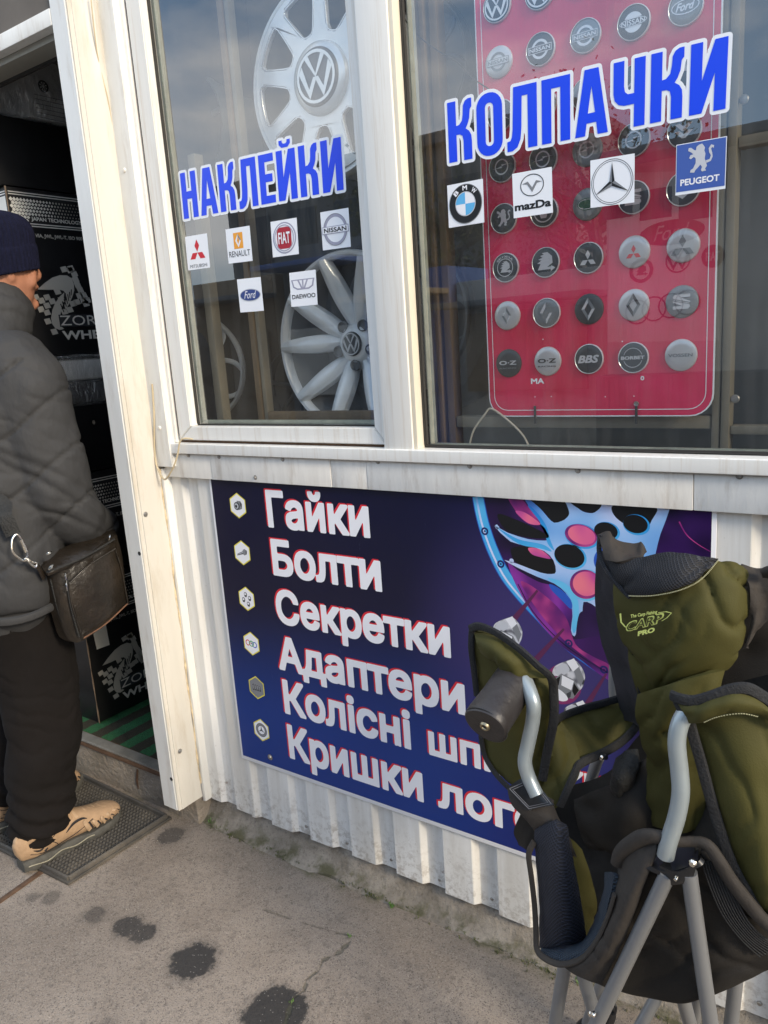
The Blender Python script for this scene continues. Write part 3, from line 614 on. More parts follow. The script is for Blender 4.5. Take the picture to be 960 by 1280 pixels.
# hexagon vignettes
def hexa(px, py, k):
    c_ = S(px, py); rx, rz = .0285, .0345
    hx = lambda f: [(c_[0] + f * rx * sx_, c_[1] + f * rz * sz_) for sx_, sz_ in [(0, 1), (1, .5), (1, -.5), (0, -1), (-1, -.5), (-1, .5)]]
    pr.poly('hexagon_badge', m_yel, 19, hx(1.0)); pr.poly('hexagon_badge', m_gr if k == 4 else m_w, 20, hx(.90))
    g = lambda pts: [(c_[0] + x * .026, c_[1] + z * .026) for x, z in pts]; Q = lambda m, l, pts: pr.poly('hexagon_picture', m, l, g(pts))
    if k == 0: Q(m_gr, 21, [(-.1, .5), (.4, .5), (.6, .2), (.55, -.3), (.1, -.45), (-.1, -.2)]); Q(m_dgr, 22, circ(-.15, -.05, .42, 18)); Q(m_lgr, 23, circ(-.2, -.05, .28, 16)); Q(m_blk, 24, circ(-.25, -.08, .17, 12)); Q(m_dgr, 23, [(.3, .45), (.6, .2), (.55, -.2), (.35, 0)])
    if k == 1: Q(m_dgr, 21, [(-.75, -.35), (-.7, -.15), (.15, .2), (.2, -.1)]); Q(m_gr, 22, [(.1, .3), (.35, .45), (.7, .3), (.65, -.1), (.3, -.25), (.12, -.15)]); Q(m_blk, 23, [(.55, .25), (.68, .2), (.6, -.08), (.5, -.05)]); Q(m_lgr, 22, [(-.7, -.26), (-.68, -.2), (.1, .1), (.12, .02)])
    if k == 2:
        for ax_, az_ in [(-.1, .5), (-.45, -.1), (.45, .15), (.2, -.5)]: Q(m_gr, 21, circ(ax_, az_, .23, 14)); Q(m_w, 22, circ(ax_ - .03, az_, .12, 12)); Q(m_dgr, 21, [(ax_ - .2, az_ - .1), (ax_ + .2, az_ - .1), (ax_ + .12, az_ - .32), (ax_ - .14, az_ - .3)])
    if k == 3:
        for ax_, az_, mm in [(-.5, .05, m_red), (0, 0, m_grn), (.45, -.08, m_mbl)]: pr.ring('hexagon_picture', mm, 21 + (mm is m_grn), *g([(ax_, az_)])[0], .026 * .34, .026 * .23, 18)
        Q(m_dgr, 21, [(-.15, .1), (.1, .15), (.05, -.1)])
    if k == 4:
        for i in range(4): Q(m_dgr, 21, [(-.6 + i * .32, -.35), (-.58 + i * .32, .3), (-.4 + i * .32, .4 - .05 * i), (-.34 + i * .32, -.35)]); Q(m_lgr, 22, [(-.52 + i * .32, -.2), (-.52 + i * .32, .22), (-.47 + i * .32, .22), (-.47 + i * .32, -.2)])
    if k == 5:
        cc = g([(0, 0)])[0]; pr.ring('hexagon_picture', m_gr, 21, *cc, .026 * .78, .026 * .52, 26); pr.ring('hexagon_picture', m_dgr, 22, *cc, .026 * .8, .026 * .74, 26); pr.ring('hexagon_picture', m_dgr, 22, *cc, .026 * .54, .026 * .49, 26)
        for a in (90, 210, 330): Q(m_dgr, 22, [(0 + .1 * math.cos(math.radians(a + 90)), .1 * math.sin(math.radians(a + 90))), (.5 * math.cos(math.radians(a)), .5 * math.sin(math.radians(a))), (.1 * math.cos(math.radians(a - 90)), .1 * math.sin(math.radians(a - 90)))])
for k, (px, py) in enumerate([(297.5, 632), (303, 691), (308.5, 748.5), (314.5, 804.5), (321, 859.5), (327, 912.5)]): hexa(px, py, k)
pr.build()
for px, py in [(337, 947), (833, 631)]:
    g = at(px, py, y=SY - .003); o_ = lathe('fixing_screw', [(0, -.005), (.0045, -.004), (.006, -.001), (.009, 0)], m_screw, None, 14, loc=(g.x, SY - .0008, g.z), ax=(0, 1, 0)); adopt(sign, o_)

# ================================================================== window lettering cut from vinyl
STR = {
 'Н': (.50, [[(0, 0), (0, 1), (.17, 1), (.17, .585), (.33, .585), (.33, 1), (.50, 1), (.50, 0), (.33, 0), (.33, .42), (.17, .42), (.17, 0)]]),
 'А': (.55, [[(0, 0), (.16, 1), (.39, 1), (.55, 0), (.38, 0), (.355, .19), (.195, .19), (.17, 0)], [(.215, .34), (.335, .34), (.275, .74)]]),
 'К': (.50, [[(0, 0), (0, 1), (.17, 1), (.17, .59), (.23, .60), (.29, .66), (.31, .76), (.32, .90), (.36, .97), (.42, 1), (.49, 1), (.49, .86), (.455, .82), (.44, .68), (.40, .58), (.36, .52), (.43, .47), (.47, .40), (.48, .30), (.48, 0), (.31, 0), (.31, .33), (.29, .41), (.24, .44), (.17, .44), (.17, 0)]]),
 'Л': (.56, [[(-.0, -.01), (-.0, .15), (.06, .16), (.09, .22), (.105, .34), (.13, 1), (.56, 1), (.56, 0), (.39, 0), (.39, .84), (.285, .84), (.27, .34), (.25, .16), (.19, .04), (.10, -.01)]]),
 'Е': (.42, [[(0, 0), (0, 1), (.42, 1), (.42, .84), (.17, .84), (.17, .595), (.37, .595), (.37, .435), (.17, .435), (.17, .16), (.42, .16), (.42, 0)]]),
 'И': (.52, [[(0, 0), (0, 1), (.17, 1), (.17, .46), (.34, 1), (.52, 1), (.52, 0), (.35, 0), (.35, .54), (.18, 0)]]),
 'О': (.50, None), 'П': (.50, [[(0, 0), (0, 1), (.50, 1), (.50, 0), (.33, 0), (.33, .84), (.17, .84), (.17, 0)]]),
 'Ч': (.50, [[(0, 1), (.17, 1), (.17, .62), (.185, .54), (.23, .50), (.33, .50), (.33, 1), (.50, 1), (.50, 0), (.33, 0), (.33, .34), (.17, .34), (.08, .37), (.02, .44), (0, .54)]])}
def rr(x0, y0, x1, y1, r, n=7):
    o = []
    for cx, cy, a in ((x1 - r, y1 - r, 0), (x0 + r, y1 - r, 90), (x0 + r, y0 + r, 180), (x1 - r, y0 + r, 270)):
        for i in range(n): t = math.radians(a + 90 * i / (n - 1)); o.append((cx + r * math.cos(t), cy + r * math.sin(t)))
    return o
def letter(ch):
    if ch == 'О': return .50, [rr(0, -.01, .50, 1.01, .235), rr(.17, .15, .33, .85, .078)[::-1]]
    if ch == 'Й': w_, l = STR['И']; return w_, l + [[(.10, 1.19), (.10, 1.11), (.17, 1.045), (.34, 1.045), (.41, 1.11), (.41, 1.19), (.32, 1.19), (.32, 1.15), (.29, 1.12), (.22, 1.12), (.19, 1.15), (.19, 1.19)]]
    return STR[ch]
m_vblue = flat('blue_vinyl', (0, 66, 236), .3); m_vwhite = flat('white_vinyl', (236, 238, 242), .35)
def lettering(name, label, word, bl, tl, br, tr, y, gap, off):
    loops = []; x = 0; adv = []
    for ch in word:
        w_, l = letter(ch); adv.append((x, w_, l)); loops += [[(p[0] + x, p[1]) for p in q_] for q_ in l]; x += w_ + gap
    W_ = x - gap; c4 = [at(*p, y=y) for p in (bl, br, tr, tl)]
    f = lambda p: (c4[0] * (1 - p[0] / W_) + c4[1] * (p[0] / W_)) * (1 - p[1]) + (c4[3] * (1 - p[0] / W_) + c4[2] * (p[0] / W_)) * p[1]
    root = empty(name, (c4[0] + c4[1]) / 2, label, 'window lettering')
    vs, fs = sdf_fill(loops, off, .022); adopt(root, mesh('outline', [f(p) + Vector((0, -.0004, 0)) for p in vs], fs, m_vwhite))
    for x, w_, l in adv:
        allv, allf = [], []
        for grp in ([l] if len(l) == 1 or True else []):
            # breve is a separate outer loop; holes follow their outer loop
            if len(l) == 2 and min(p[1] for p in l[1]) > 1: parts_ = [[l[0]], [l[1]]]
            else: parts_ = [l]
            for pl in parts_:
                v2, f2 = fill([list(z_) for z_ in pl]); b0 = len(allv); allv += v2; allf += [tuple(i + b0 for i in t) for t in f2]
        adopt(root, mesh('letter', [f((p[0] + x, p[1])) + Vector((0, -.0009, 0)) for p in allv], allf, m_vblue))
    return root
lettering('window_lettering', 'blue Cyrillic letters with white outline on the left narrow window', 'НАКЛЕЙКИ', (230.5, 274), (225, 217), (430, 237), (426, 171), GL, .085, .058)
lettering('window_lettering', 'large blue Cyrillic letters with white outline across the wide right window', 'КОЛПАЧКИ', (562, 204), (559, 129), (907, 136), (911, 45), GR, .085, .055)

# ================================================================== square brand stickers on the glass
def sticker(label, tl, bl, br, y, draw, base=None):
    a, b, c_ = at(*bl, y=y), at(*br, y=y), at(*tl, y=y); u, v = b - a, c_ - a
    root = empty('sticker', a, label, 'sticker', 'square stickers on the windows')
    p = Print(a + Vector((0, -.0003, 0)), u, v, (0, -1, 0), root); p.poly('backing', base or m_vwhite, 0, [(0, 0), (1, 0), (1, 1), (0, 1)]); draw(p); p.build()
c3 = lambda o, s=3.2: (200 + o[0] / s, o[1] / s)
def C(*a): return [c3(p) for p in a]
m_logored = flat('logo_red', (200, 24, 44)); m_orange = flat('logo_orange', (236, 160, 44)); m_silver = flat('logo_silver', (160, 160, 178), .3); m_bmwb = flat('logo_sky_blue', (92, 176, 226)); m_dred = flat('logo_dark_red', (168, 24, 44)); m_pblue = flat('logo_blue', (62, 92, 168)); m_fblue = flat('logo_deep_blue', (44, 66, 128))
def dia(cx, cy, h, w_, rot=0):
    pts = [(0, 0), (w_, h / 2), (0, h), (-w_, h / 2)]; a = math.radians(rot); return [(cx + x * math.cos(a) - y * math.sin(a), cy + x * math.sin(a) + y * math.cos(a)) for x, y in pts]
def diamonds(p, part, m, lay, cx, cy, s, asp=1.0):
    top = [(0, 0), (.26, .44), (0, .9), (-.26, .44)]; lf = [(0, -.0), (-.28, -.45), (-.84, -.45), (-.54, 0)]; rt = [(-x, y) for x, y in lf][::-1]
    for l in (top, lf, rt): p.poly(part, m, lay, [(cx + x * s * asp, cy + y * s) for x, y in [(a * .96, b * .96 + (.03 if l is top else -.03)) for a, b in l]])
def star3(p, part, m, lay, cx, cy, s, k=.13):
    for i, a in enumerate((90, 210, 330)):
        a = math.radians(a); b = a + math.radians(60); c_ = a - math.radians(60)
        p.poly(part, m, lay, [(cx, cy), (cx + k * s * math.cos(b), cy + k * s * math.sin(b)), (cx + s * math.cos(a), cy + s * math.sin(a)), (cx + k * s * math.cos(c_), cy + k * s * math.sin(c_))])
def d_mits(p): diamonds(p, 'emblem', m_logored, 1, .5, .50, .42); p.text('lettering', m_dgr, 1, 'MITSUBISHI', .12, .05, .88, .15, .0)
def d_ren(p):
    p.poly('emblem', m_orange, 1, [(.30, .40), (.68, .40), (.68, .86), (.30, .86)]); p.poly('emblem', m_w, 2, [(.49, .83), (.61, .63), (.49, .43), (.37, .63)], [(.49, .75), (.44, .63), (.49, .52), (.54, .63)][::-1]); p.poly('emblem', m_gr, 3, [(.49, .83), (.61, .63), (.56, .63), (.49, .76)])
    p.text('lettering', m_blk, 1, 'RENAULT', .07, .17, .93, .34, .0)
def d_fiat(p):
    p.poly('emblem', m_silver, 1, circ(.5, .5, .44, 36)); p.poly('emblem', m_w, 2, circ(.5, .5, .40, 36)); p.poly('emblem', m_dred, 3, rr(.23, .20, .77, .80, .14)); p.ring('emblem', m_silver, 4, .5, .5, .37, .345, 36); p.text('lettering', m_w, 5, 'FIAT', .28, .34, .72, .66, .02)
def d_nis(p):
    p.ring('emblem', m_silver, 1, .5, .5, .42, .33, 40); p.ring('emblem', m_gr, 2, .5, .5, .42, .405, 40); p.poly('emblem', m_silver, 2, [(.03, .40), (.97, .40), (.97, .60), (.03, .60)]); p.poly('emblem', m_w, 3, [(.05, .42), (.95, .42), (.95, .58), (.05, .58)]); p.text('lettering', m_blk, 4, 'NISSAN', .10, .44, .90, .56, .02)
def d_ford(p): p.poly('emblem', m_lgr, 1, circ(.5, .5, .44, 36, .19)); p.poly('emblem', m_fblue, 2, circ(.5, .5, .41, 36, .165)); p.text('lettering', m_w, 3, 'Ford', .25, .40, .76, .62, .0, .4)
def d_dae(p):
    p.poly('emblem', m_silver, 1, [(.06, .78), (.94, .78), (.88, .56), (.72, .48), (.28, .48), (.12, .56)]); p.poly('emblem', m_w, 2, [(.12, .75), (.30, .75), (.42, .52), (.30, .52), (.17, .58)]); p.poly('emblem', m_w, 2, [(.88, .75), (.70, .75), (.58, .52), (.70, .52), (.83, .58)]); p.poly('emblem', m_w, 2, [(.36, .75), (.47, .75), (.48, .53)]); p.poly('emblem', m_w, 2, [(.64, .75), (.53, .75), (.52, .53)])
    p.text('lettering', m_blk, 1, 'DAEWOO', .06, .22, .94, .35, .02)
def d_bmw(p):
    p.poly('emblem', m_blk, 1, circ(.5, .5, .46, 44)); p.ring('emblem', m_gr, 2, .5, .5, .46, .445, 44); p.poly('emblem', m_lgr, 2, circ(.5, .5, .285, 36))
    for a in (90, 270): p.poly('emblem', m_bmwb, 3, [(.5, .5)] + circ(.5, .5, .265, 12, None, math.radians(a), math.radians(a + 90)))
    for a in (0, 180): p.poly('emblem', m_w, 3, [(.5, .5)] + circ(.5, .5, .265, 12, None, math.radians(a), math.radians(a + 90)))
    for ch, a in (('B', 132), ('M', 90), ('W', 48)):
        r = math.radians(a - 90); cx, cy = .5 + .37 * math.cos(math.radians(a)), .5 + .37 * math.sin(math.radians(a))
        p.text('lettering', m_w, 3, ch, -.065, -.055, .065, .055, .03, fn=lambda q_: (cx + q_[0] * math.cos(r) - q_[1] * math.sin(r), cy + q_[0] * math.sin(r) + q_[1] * math.cos(r)))
def mz(p, cx, cy, s, m, lay, ma, mb):
    p.ring('emblem', m, lay, cx, cy, s, s * .93, 36, s * .82, s * .75); p.poly('emblem', ma, lay, [(cx - s * .86, cy + s * .16), (cx - s * .35, cy + s * .30), (cx, cy - s * .18), (cx + s * .35, cy + s * .30), (cx + s * .86, cy + s * .16), (cx + s * .42, cy + s * .10), (cx, cy - s * .52), (cx - s * .42, cy + s * .10)])
def d_maz(p): mz(p, .5, .68, .30, m_dgr, 1, m_gr, m_w); p.text('lettering', m_blk, 1, 'mazDa', .04, .15, .96, .33, .035)
def d_mer(p):
    p.ring('emblem', m_dgr, 1, .5, .49, .475, .463, 48); p.ring('emblem', m_dgr, 1, .5, .49, .435, .425, 48); star3(p, 'emblem', m_gr, 2, .5, .47, .43, .16)
    for i, a in enumerate((90, 210, 330)):
        a = math.radians(a); b = a - math.radians(60); p.poly('emblem', m_blk, 3, [(.5, .47), (.5 + .43 * math.cos(a), .47 + .43 * math.sin(a)), (.5 + .067 * math.cos(b), .47 + .067 * math.sin(b))])
LION = [(.40, .95), (.50, .97), (.56, .90), (.60, .84), (.58, .76), (.62, .66), (.60, .52), (.64, .42), (.68, .30), (.62, .22), (.66, .16), (.52, .15), (.48, .20), (.52, .28), (.46, .36), (.38, .28), (.30, .22), (.26, .15), (.12, .17), (.14, .24), (.22, .28), (.30, .42), (.30, .56), (.24, .62), (.14, .56), (.08, .60), (.12, .68), (.22, .70), (.14, .76), (.04, .82), (.06, .90), (.14, .90), (.24, .82), (.30, .80), (.32, .90)]
TAIL = [(.64, .46), (.76, .48), (.80, .58), (.74, .68), (.72, .80), (.80, .90), (.90, .86), (.88, .78), (.84, .82), (.80, .78), (.84, .66), (.86, .54), (.80, .42), (.66, .38)]
def lion(p, m, lay, x0, y0, w_, h_):
    for l in (LION, TAIL): p.poly('emblem', m, lay, [(x0 + a * w_, y0 + b * h_) for a, b in l])
def d_peu(p): p.poly('emblem', m_pblue, 1, [(.015, .06), (.985, .06), (.985, .985), (.015, .985)]); lion(p, m_lgr, 2, .22, .30, .60, .66); p.text('lettering', m_w, 2, 'PEUGEOT', .10, .17, .88, .30, .03)
sticker('white square sticker with three red diamonds, leftmost under the blue letters', *C((100, 948), (113, 1082), (201, 1070)), GL, d_mits)
sticker('white sticker with a grey diamond on orange above the word RENAULT', *C((262, 918), (275, 1055), (371, 1043)), GL, d_ren)
sticker('white sticker with a dark red rounded badge reading FIAT', *C((442, 888), (452, 1030), (556, 1016)), GL, d_fiat)
sticker('white sticker with a silver ring and bar reading NISSAN', *C((641, 850), (652, 1002), (764, 987)), GL, d_nis)
sticker('white sticker with a small dark blue oval in the lower row', *C((308, 1118), (322, 1250), (416, 1243)), GL, d_ford)
sticker('white sticker with a fan-shaped silver emblem and the word DAEWOO', *C((517, 1092), (526, 1228), (631, 1218)), GL, d_dae)
c4a = lambda ox, *a: [(ox + p[0] / 4, p[1] / 4) for p in a]
sticker('white sticker with a round black badge quartered in pale blue and white', *c4a(480, (316, 928), (325, 1140), (502, 1112)), GR, d_bmw)
sticker('white sticker with a winged oval above bold black lower-case letters', *c4a(480, (641, 870), (649, 1092), (845, 1063)), GR, d_maz)
sticker('large white sticker with a three-pointed star in thin rings', *c4a(720, (72, 803), (73, 1040), (292, 1012)), GR, d_mer)
sticker('blue sticker with a white standing lion above the word PEUGEOT', *c4a(720, (502, 725), (497, 978), (747, 943)), GR, d_peu)
# ================================================================== behind the glass
m_oldf = mat('aged_beige_frame', (.21, .18, .13), .65, 0, .18, 8, .05, 30)
m_brnf = mat('brown_wood_frame', (.16, .105, .055), .6, 0, .25, 12, .1, 40, stretch=(3, 3, .5))
m_brsh = mat('brushed_silver', (.55, .56, .57), .3, .45, .06, 30); m_alloy = mat('silver_alloy_paint', (.82, .84, .86), .28, .12, .05, 10, coat=.4)
m_alloyd = mat('shadow_grey_alloy', (.16, .165, .17), .4, .3, .1, 10); m_tyre = mat('black_tyre_rubber', (.06, .062, .066), .4, 0, .2, 20)
m_char = mat('charcoal_cap', (.055, .062, .07), .35, .2, .08, 20); m_graycap = mat('matt_grey_cap', (.22, .24, .25), .4, .5, .06, 20); m_emb = mat('bright_emblem', (.68, .70, .72), .25, .4); m_embd = mat('dark_emblem', (.07, .075, .08), .3, .6)
old = empty('inner_window_frame', (-.32, 1.5, 1.16), 'aged beige inner window frame standing behind the red board', 'window frame')
for lo, hi in [((-.327, 1.49, 1.161), (-.313, 1.525, 2.68)), ((-.311, 1.488, 1.161), (-.296, 1.525, 2.68))]: adopt(old, box('upright', lo, hi, m_oldf, None, .003))
for lo, hi in [((-.295, 1.492, 1.196), (.76, 1.522, 1.212)), ((-.295, 1.492, 1.677), (.76, 1.522, 1.695)), ((-.86, 1.492, 1.206), (-.328, 1.522, 1.230))]: adopt(old, box('crossbar', lo, hi, m_oldf, None, .003))
for lo, hi in [((-.915, 1.49, 1.161), (-.903, 1.53, 2.68)), ((-.901, 1.487, 1.161), (-.890, 1.53, 2.68)), ((-.880, 1.492, 1.161), (-.862, 1.525, 2.68))]: adopt(old, tag(box('upright', lo, hi, m_brnf, None, .002)))
for z_ in (1.75, 1.26): adopt(old, lathe('bolt', [(0, -.003), (.006, -.0025), (.008, 0)], m_screw, None, 12, loc=(-.288, 1.4915, z_), ax=(0, 1, 0)))
lf = empty('inner_window_frame', (-1.27, 1.5, 1.16), 'narrow brown wooden inner frame behind the left window', 'window frame')
adopt(lf, box('upright', (-1.464, 1.492, 1.161), (-1.446, 1.52, 2.68), m_brnf, None, .003)); adopt(lf, box('upright', (-1.443, 1.496, 1.161), (-1.430, 1.52, 2.68), m_oldf, None, .002)); adopt(lf, box('crossbar', (-1.428, 1.492, 1.219), (-.96, 1.518, 1.243), m_brnf, None, .003))
adopt(lf, box('upright', (-1.598, 1.47, 1.161), (-1.572, 1.50, 1.90), m_oldf, None, .003))
# --- red display board
BY = 1.468
board = empty('display_board', (-.542, BY, 1.235), 'red rounded display board with double white border behind the right window', 'display board')
m_redb, nt, bs = node_mat('glossy_red_board'); q = NB(nt); geo = nt.nodes.new('ShaderNodeNewGeometry').outputs['Position']
bs.inputs['Base Color'].default_value = lin((205, 20, 56)); bs.inputs['Roughness'].default_value = .25; nt.links.new(q.mix(q.rng(q.noise(geo, 3, 4), .35, .7), lin((192, 26, 62)), lin((220, 46, 94))), bs.inputs['Base Color'])
nt.links.new(q.n('ShaderNodeBump', {'Strength': .3, 'Distance': .003, 'Height': q.noise(q.n('ShaderNodeMapping', {0: geo, 'Scale': (60, 1, 2)}).outputs[0], 2, 2)}).outputs[0], bs.inputs['Normal'])
bx0, bx1, bz0, bz1 = -.764, -.319, 1.232, 2.14
def rplate(name, loop, y0, y1, m):
    vs, fs = fill([loop]); n = len(loop); V = [(x, y0, z) for x, z in loop] + [(x, y1, z) for x, z in loop]
    F = [f for f in fs] + [tuple(i + n for i in f[::-1]) for f in fs] + [(i, (i + 1) % n, n + (i + 1) % n, n + i) for i in range(n)]
    me = bpy.data.meshes.new(name); me.from_pydata(V, [], F); bm = bmesh.new(); bm.from_mesh(me); bmesh.ops.recalc_face_normals(bm, faces=bm.faces); bm.to_mesh(me); bm.free(); return link(name, me, m)
adopt(board, rplate('white_edge', rr(bx0, bz0, bx1, bz1, .040), BY, BY + .004, m_vwhite)); 
pb = Print((0, BY, 0), (1, 0, 0), (0, 0, 1), (0, -1, 0), board)
pb.poly('red_panel', m_redb, 1, rr(bx0 + .0022, bz0 + .0022, bx1 - .0022, bz1 - .0022, .038)); pb.poly('inner_border', m_vwhite, 2, rr(bx0 + .0125, bz0 + .0125, bx1 - .0125, bz1 - .0125, .030), rr(bx0 + .0138, bz0 + .0138, bx1 - .0138, bz1 - .0138, .029)[::-1])
pb.text('lettering', m_vwhite, 2, 'MA', -.668, 1.298, -.640, 1.309, .03); pb.text('lettering', m_vwhite, 2, 'o', -.448, 1.299, -.441, 1.307, .03)
for x_, z_ in [(-.66, 1.272), (-.625, 1.272), (-.515, 1.270), (-.46, 1.270), (-.482, 1.372), (-.563, 1.335), (-.64, 1.385)]: pb.poly('pin_mark', m_vwhite, 2, circ(x_, z_, .0011, 8))
pb.build()
for x_ in (-.455, -.660): adopt(board, box('strap', (x_ - .0022, BY - .004, 1.218), (x_ + .0022, BY - .001, 1.254), m_seal, None, .0005))
adopt(board, lathe('grommet', [(.0022, -.001), (.0042, -.002), (.005, 0)], m_screw, None, 14, loc=(-.455, BY - .0025, 1.256), ax=(0, 1, 0)))
# --- wheel caps stuck on the board; each one a thing
capR = .0285
def vw(p, m, l, s=.80):
    p.ring('emblem', m, l, 0, 0, s, s * .88, 32)
    p.poly('emblem', m, l, stroke([(-.50 * s, .70 * s), (-.0, -.0 * s), (.50 * s, .70 * s)], .17 * s)) if False else None
    for sg in (-1, 1):
        p.poly('emblem', m, l, [(sg * .52 * s, .72 * s), (sg * .33 * s, .81 * s), (0, .12 * s), (0, -.02 * s), (sg * .09 * s, .10 * s)] if sg > 0 else [(sg * .09 * s, .10 * s), (0, -.02 * s), (0, .12 * s), (sg * .33 * s, .81 * s), (sg * .52 * s, .72 * s)])
        p.poly('emblem', m, l, [(sg * .86 * s, .22 * s), (sg * .70 * s, .50 * s), (sg * .38 * s, -.42 * s), (sg * .13 * s, .0 * s), (0, .0 * s), (0, -.12 * s), (sg * .36 * s, -.80 * s)])
def nissan(p, m, l, mb, txt=True):
    p.ring('emblem', m, l, 0, 0, .62, .46, 30); p.poly('emblem', m, l + 1, [(-.86, -.23), (.86, -.23), (.86, .23), (-.86, .23)]); p.poly('emblem', mb, l + 2, [(-.82, -.19), (.82, -.19), (.82, .19), (-.82, .19)]); p.text('lettering', m, l + 3, 'NISSAN', -.76, -.13, .76, .13, .02)
def opel(p, m, l): p.ring('emblem', m, l, 0, 0, .55, .45, 30); p.poly('emblem', m, l + 1, [(-.82, -.08), (.05, -.08), (-.02, .0), (.22, .10), (.82, .12), (-.02, .16), (.04, .06), (-.22, -.02)])
def chev(p, m, l):
    for dy in (.22, -.22): p.poly('emblem', m, l, [(-.55, dy + .18), (-.25, dy + .20), (0, dy - .02), (.25, dy + .20), (.55, dy + .18), (.12, dy - .25), (-.12, dy - .25)])
def ren(p, m, l, m2, s=.72): p.poly('emblem', m, l, [(0, s), (.62 * s, 0), (0, -s), (-.62 * s, 0)], [(0, .55 * s), (-.34 * s, 0), (0, -.55 * s), (.34 * s, 0)]); p.poly('emblem', m2, l + 1, [(0, s), (.62 * s, 0), (.34 * s, 0), (0, .55 * s)]); p.poly('emblem', m2, l + 1, [(0, -s), (-.62 * s, 0), (-.34 * s, 0), (0, -.55 * s)])
def seat(p, m, l):
    for sg in (1, -1):
        f = lambda pts: [(x * sg, y * sg) for x, y in pts]
        p.poly('emblem', m, l, f([(.55, .48), (.55, .28), (-.05, .28), (.30, .12), (.55, .02), (.55, -.06), (-.20, .12), (-.52, .20), (-.55, .34), (-.42, .48)]))
    p.poly('emblem', m, l, [(-.5, .09), (.5, -.15), (.5, -.10), (-.5, .14)])
def skoda(p, m, l, s=.6):
    p.poly('emblem', m, l, [(-.75 * s, -.65 * s), (.55 * s, -.65 * s), (.55 * s, -.85 * s), (1.0 * s, -.55 * s), (.6 * s, -.3 * s), (.6 * s, -.42 * s), (.2 * s, -.42 * s), (.75 * s, -.1 * s), (.70 * s, .5 * s), (.25 * s, .9 * s), (-.3 * s, .85 * s), (-.1 * s, .7 * s), (-.5 * s, .62 * s), (-.25 * s, .45 * s), (-.68 * s, .3 * s), (-.35 * s, .2 * s), (-.8 * s, -.05 * s), (-.45 * s, -.1 * s)])
def bbs(p, m, l): p.text('lettering', m, l, 'BBS', -.78, -.28, .78, .28, .035, .25)
def caplab(k): return k
M_ = dict(s=m_brsh, c=m_char, g=m_graycap)
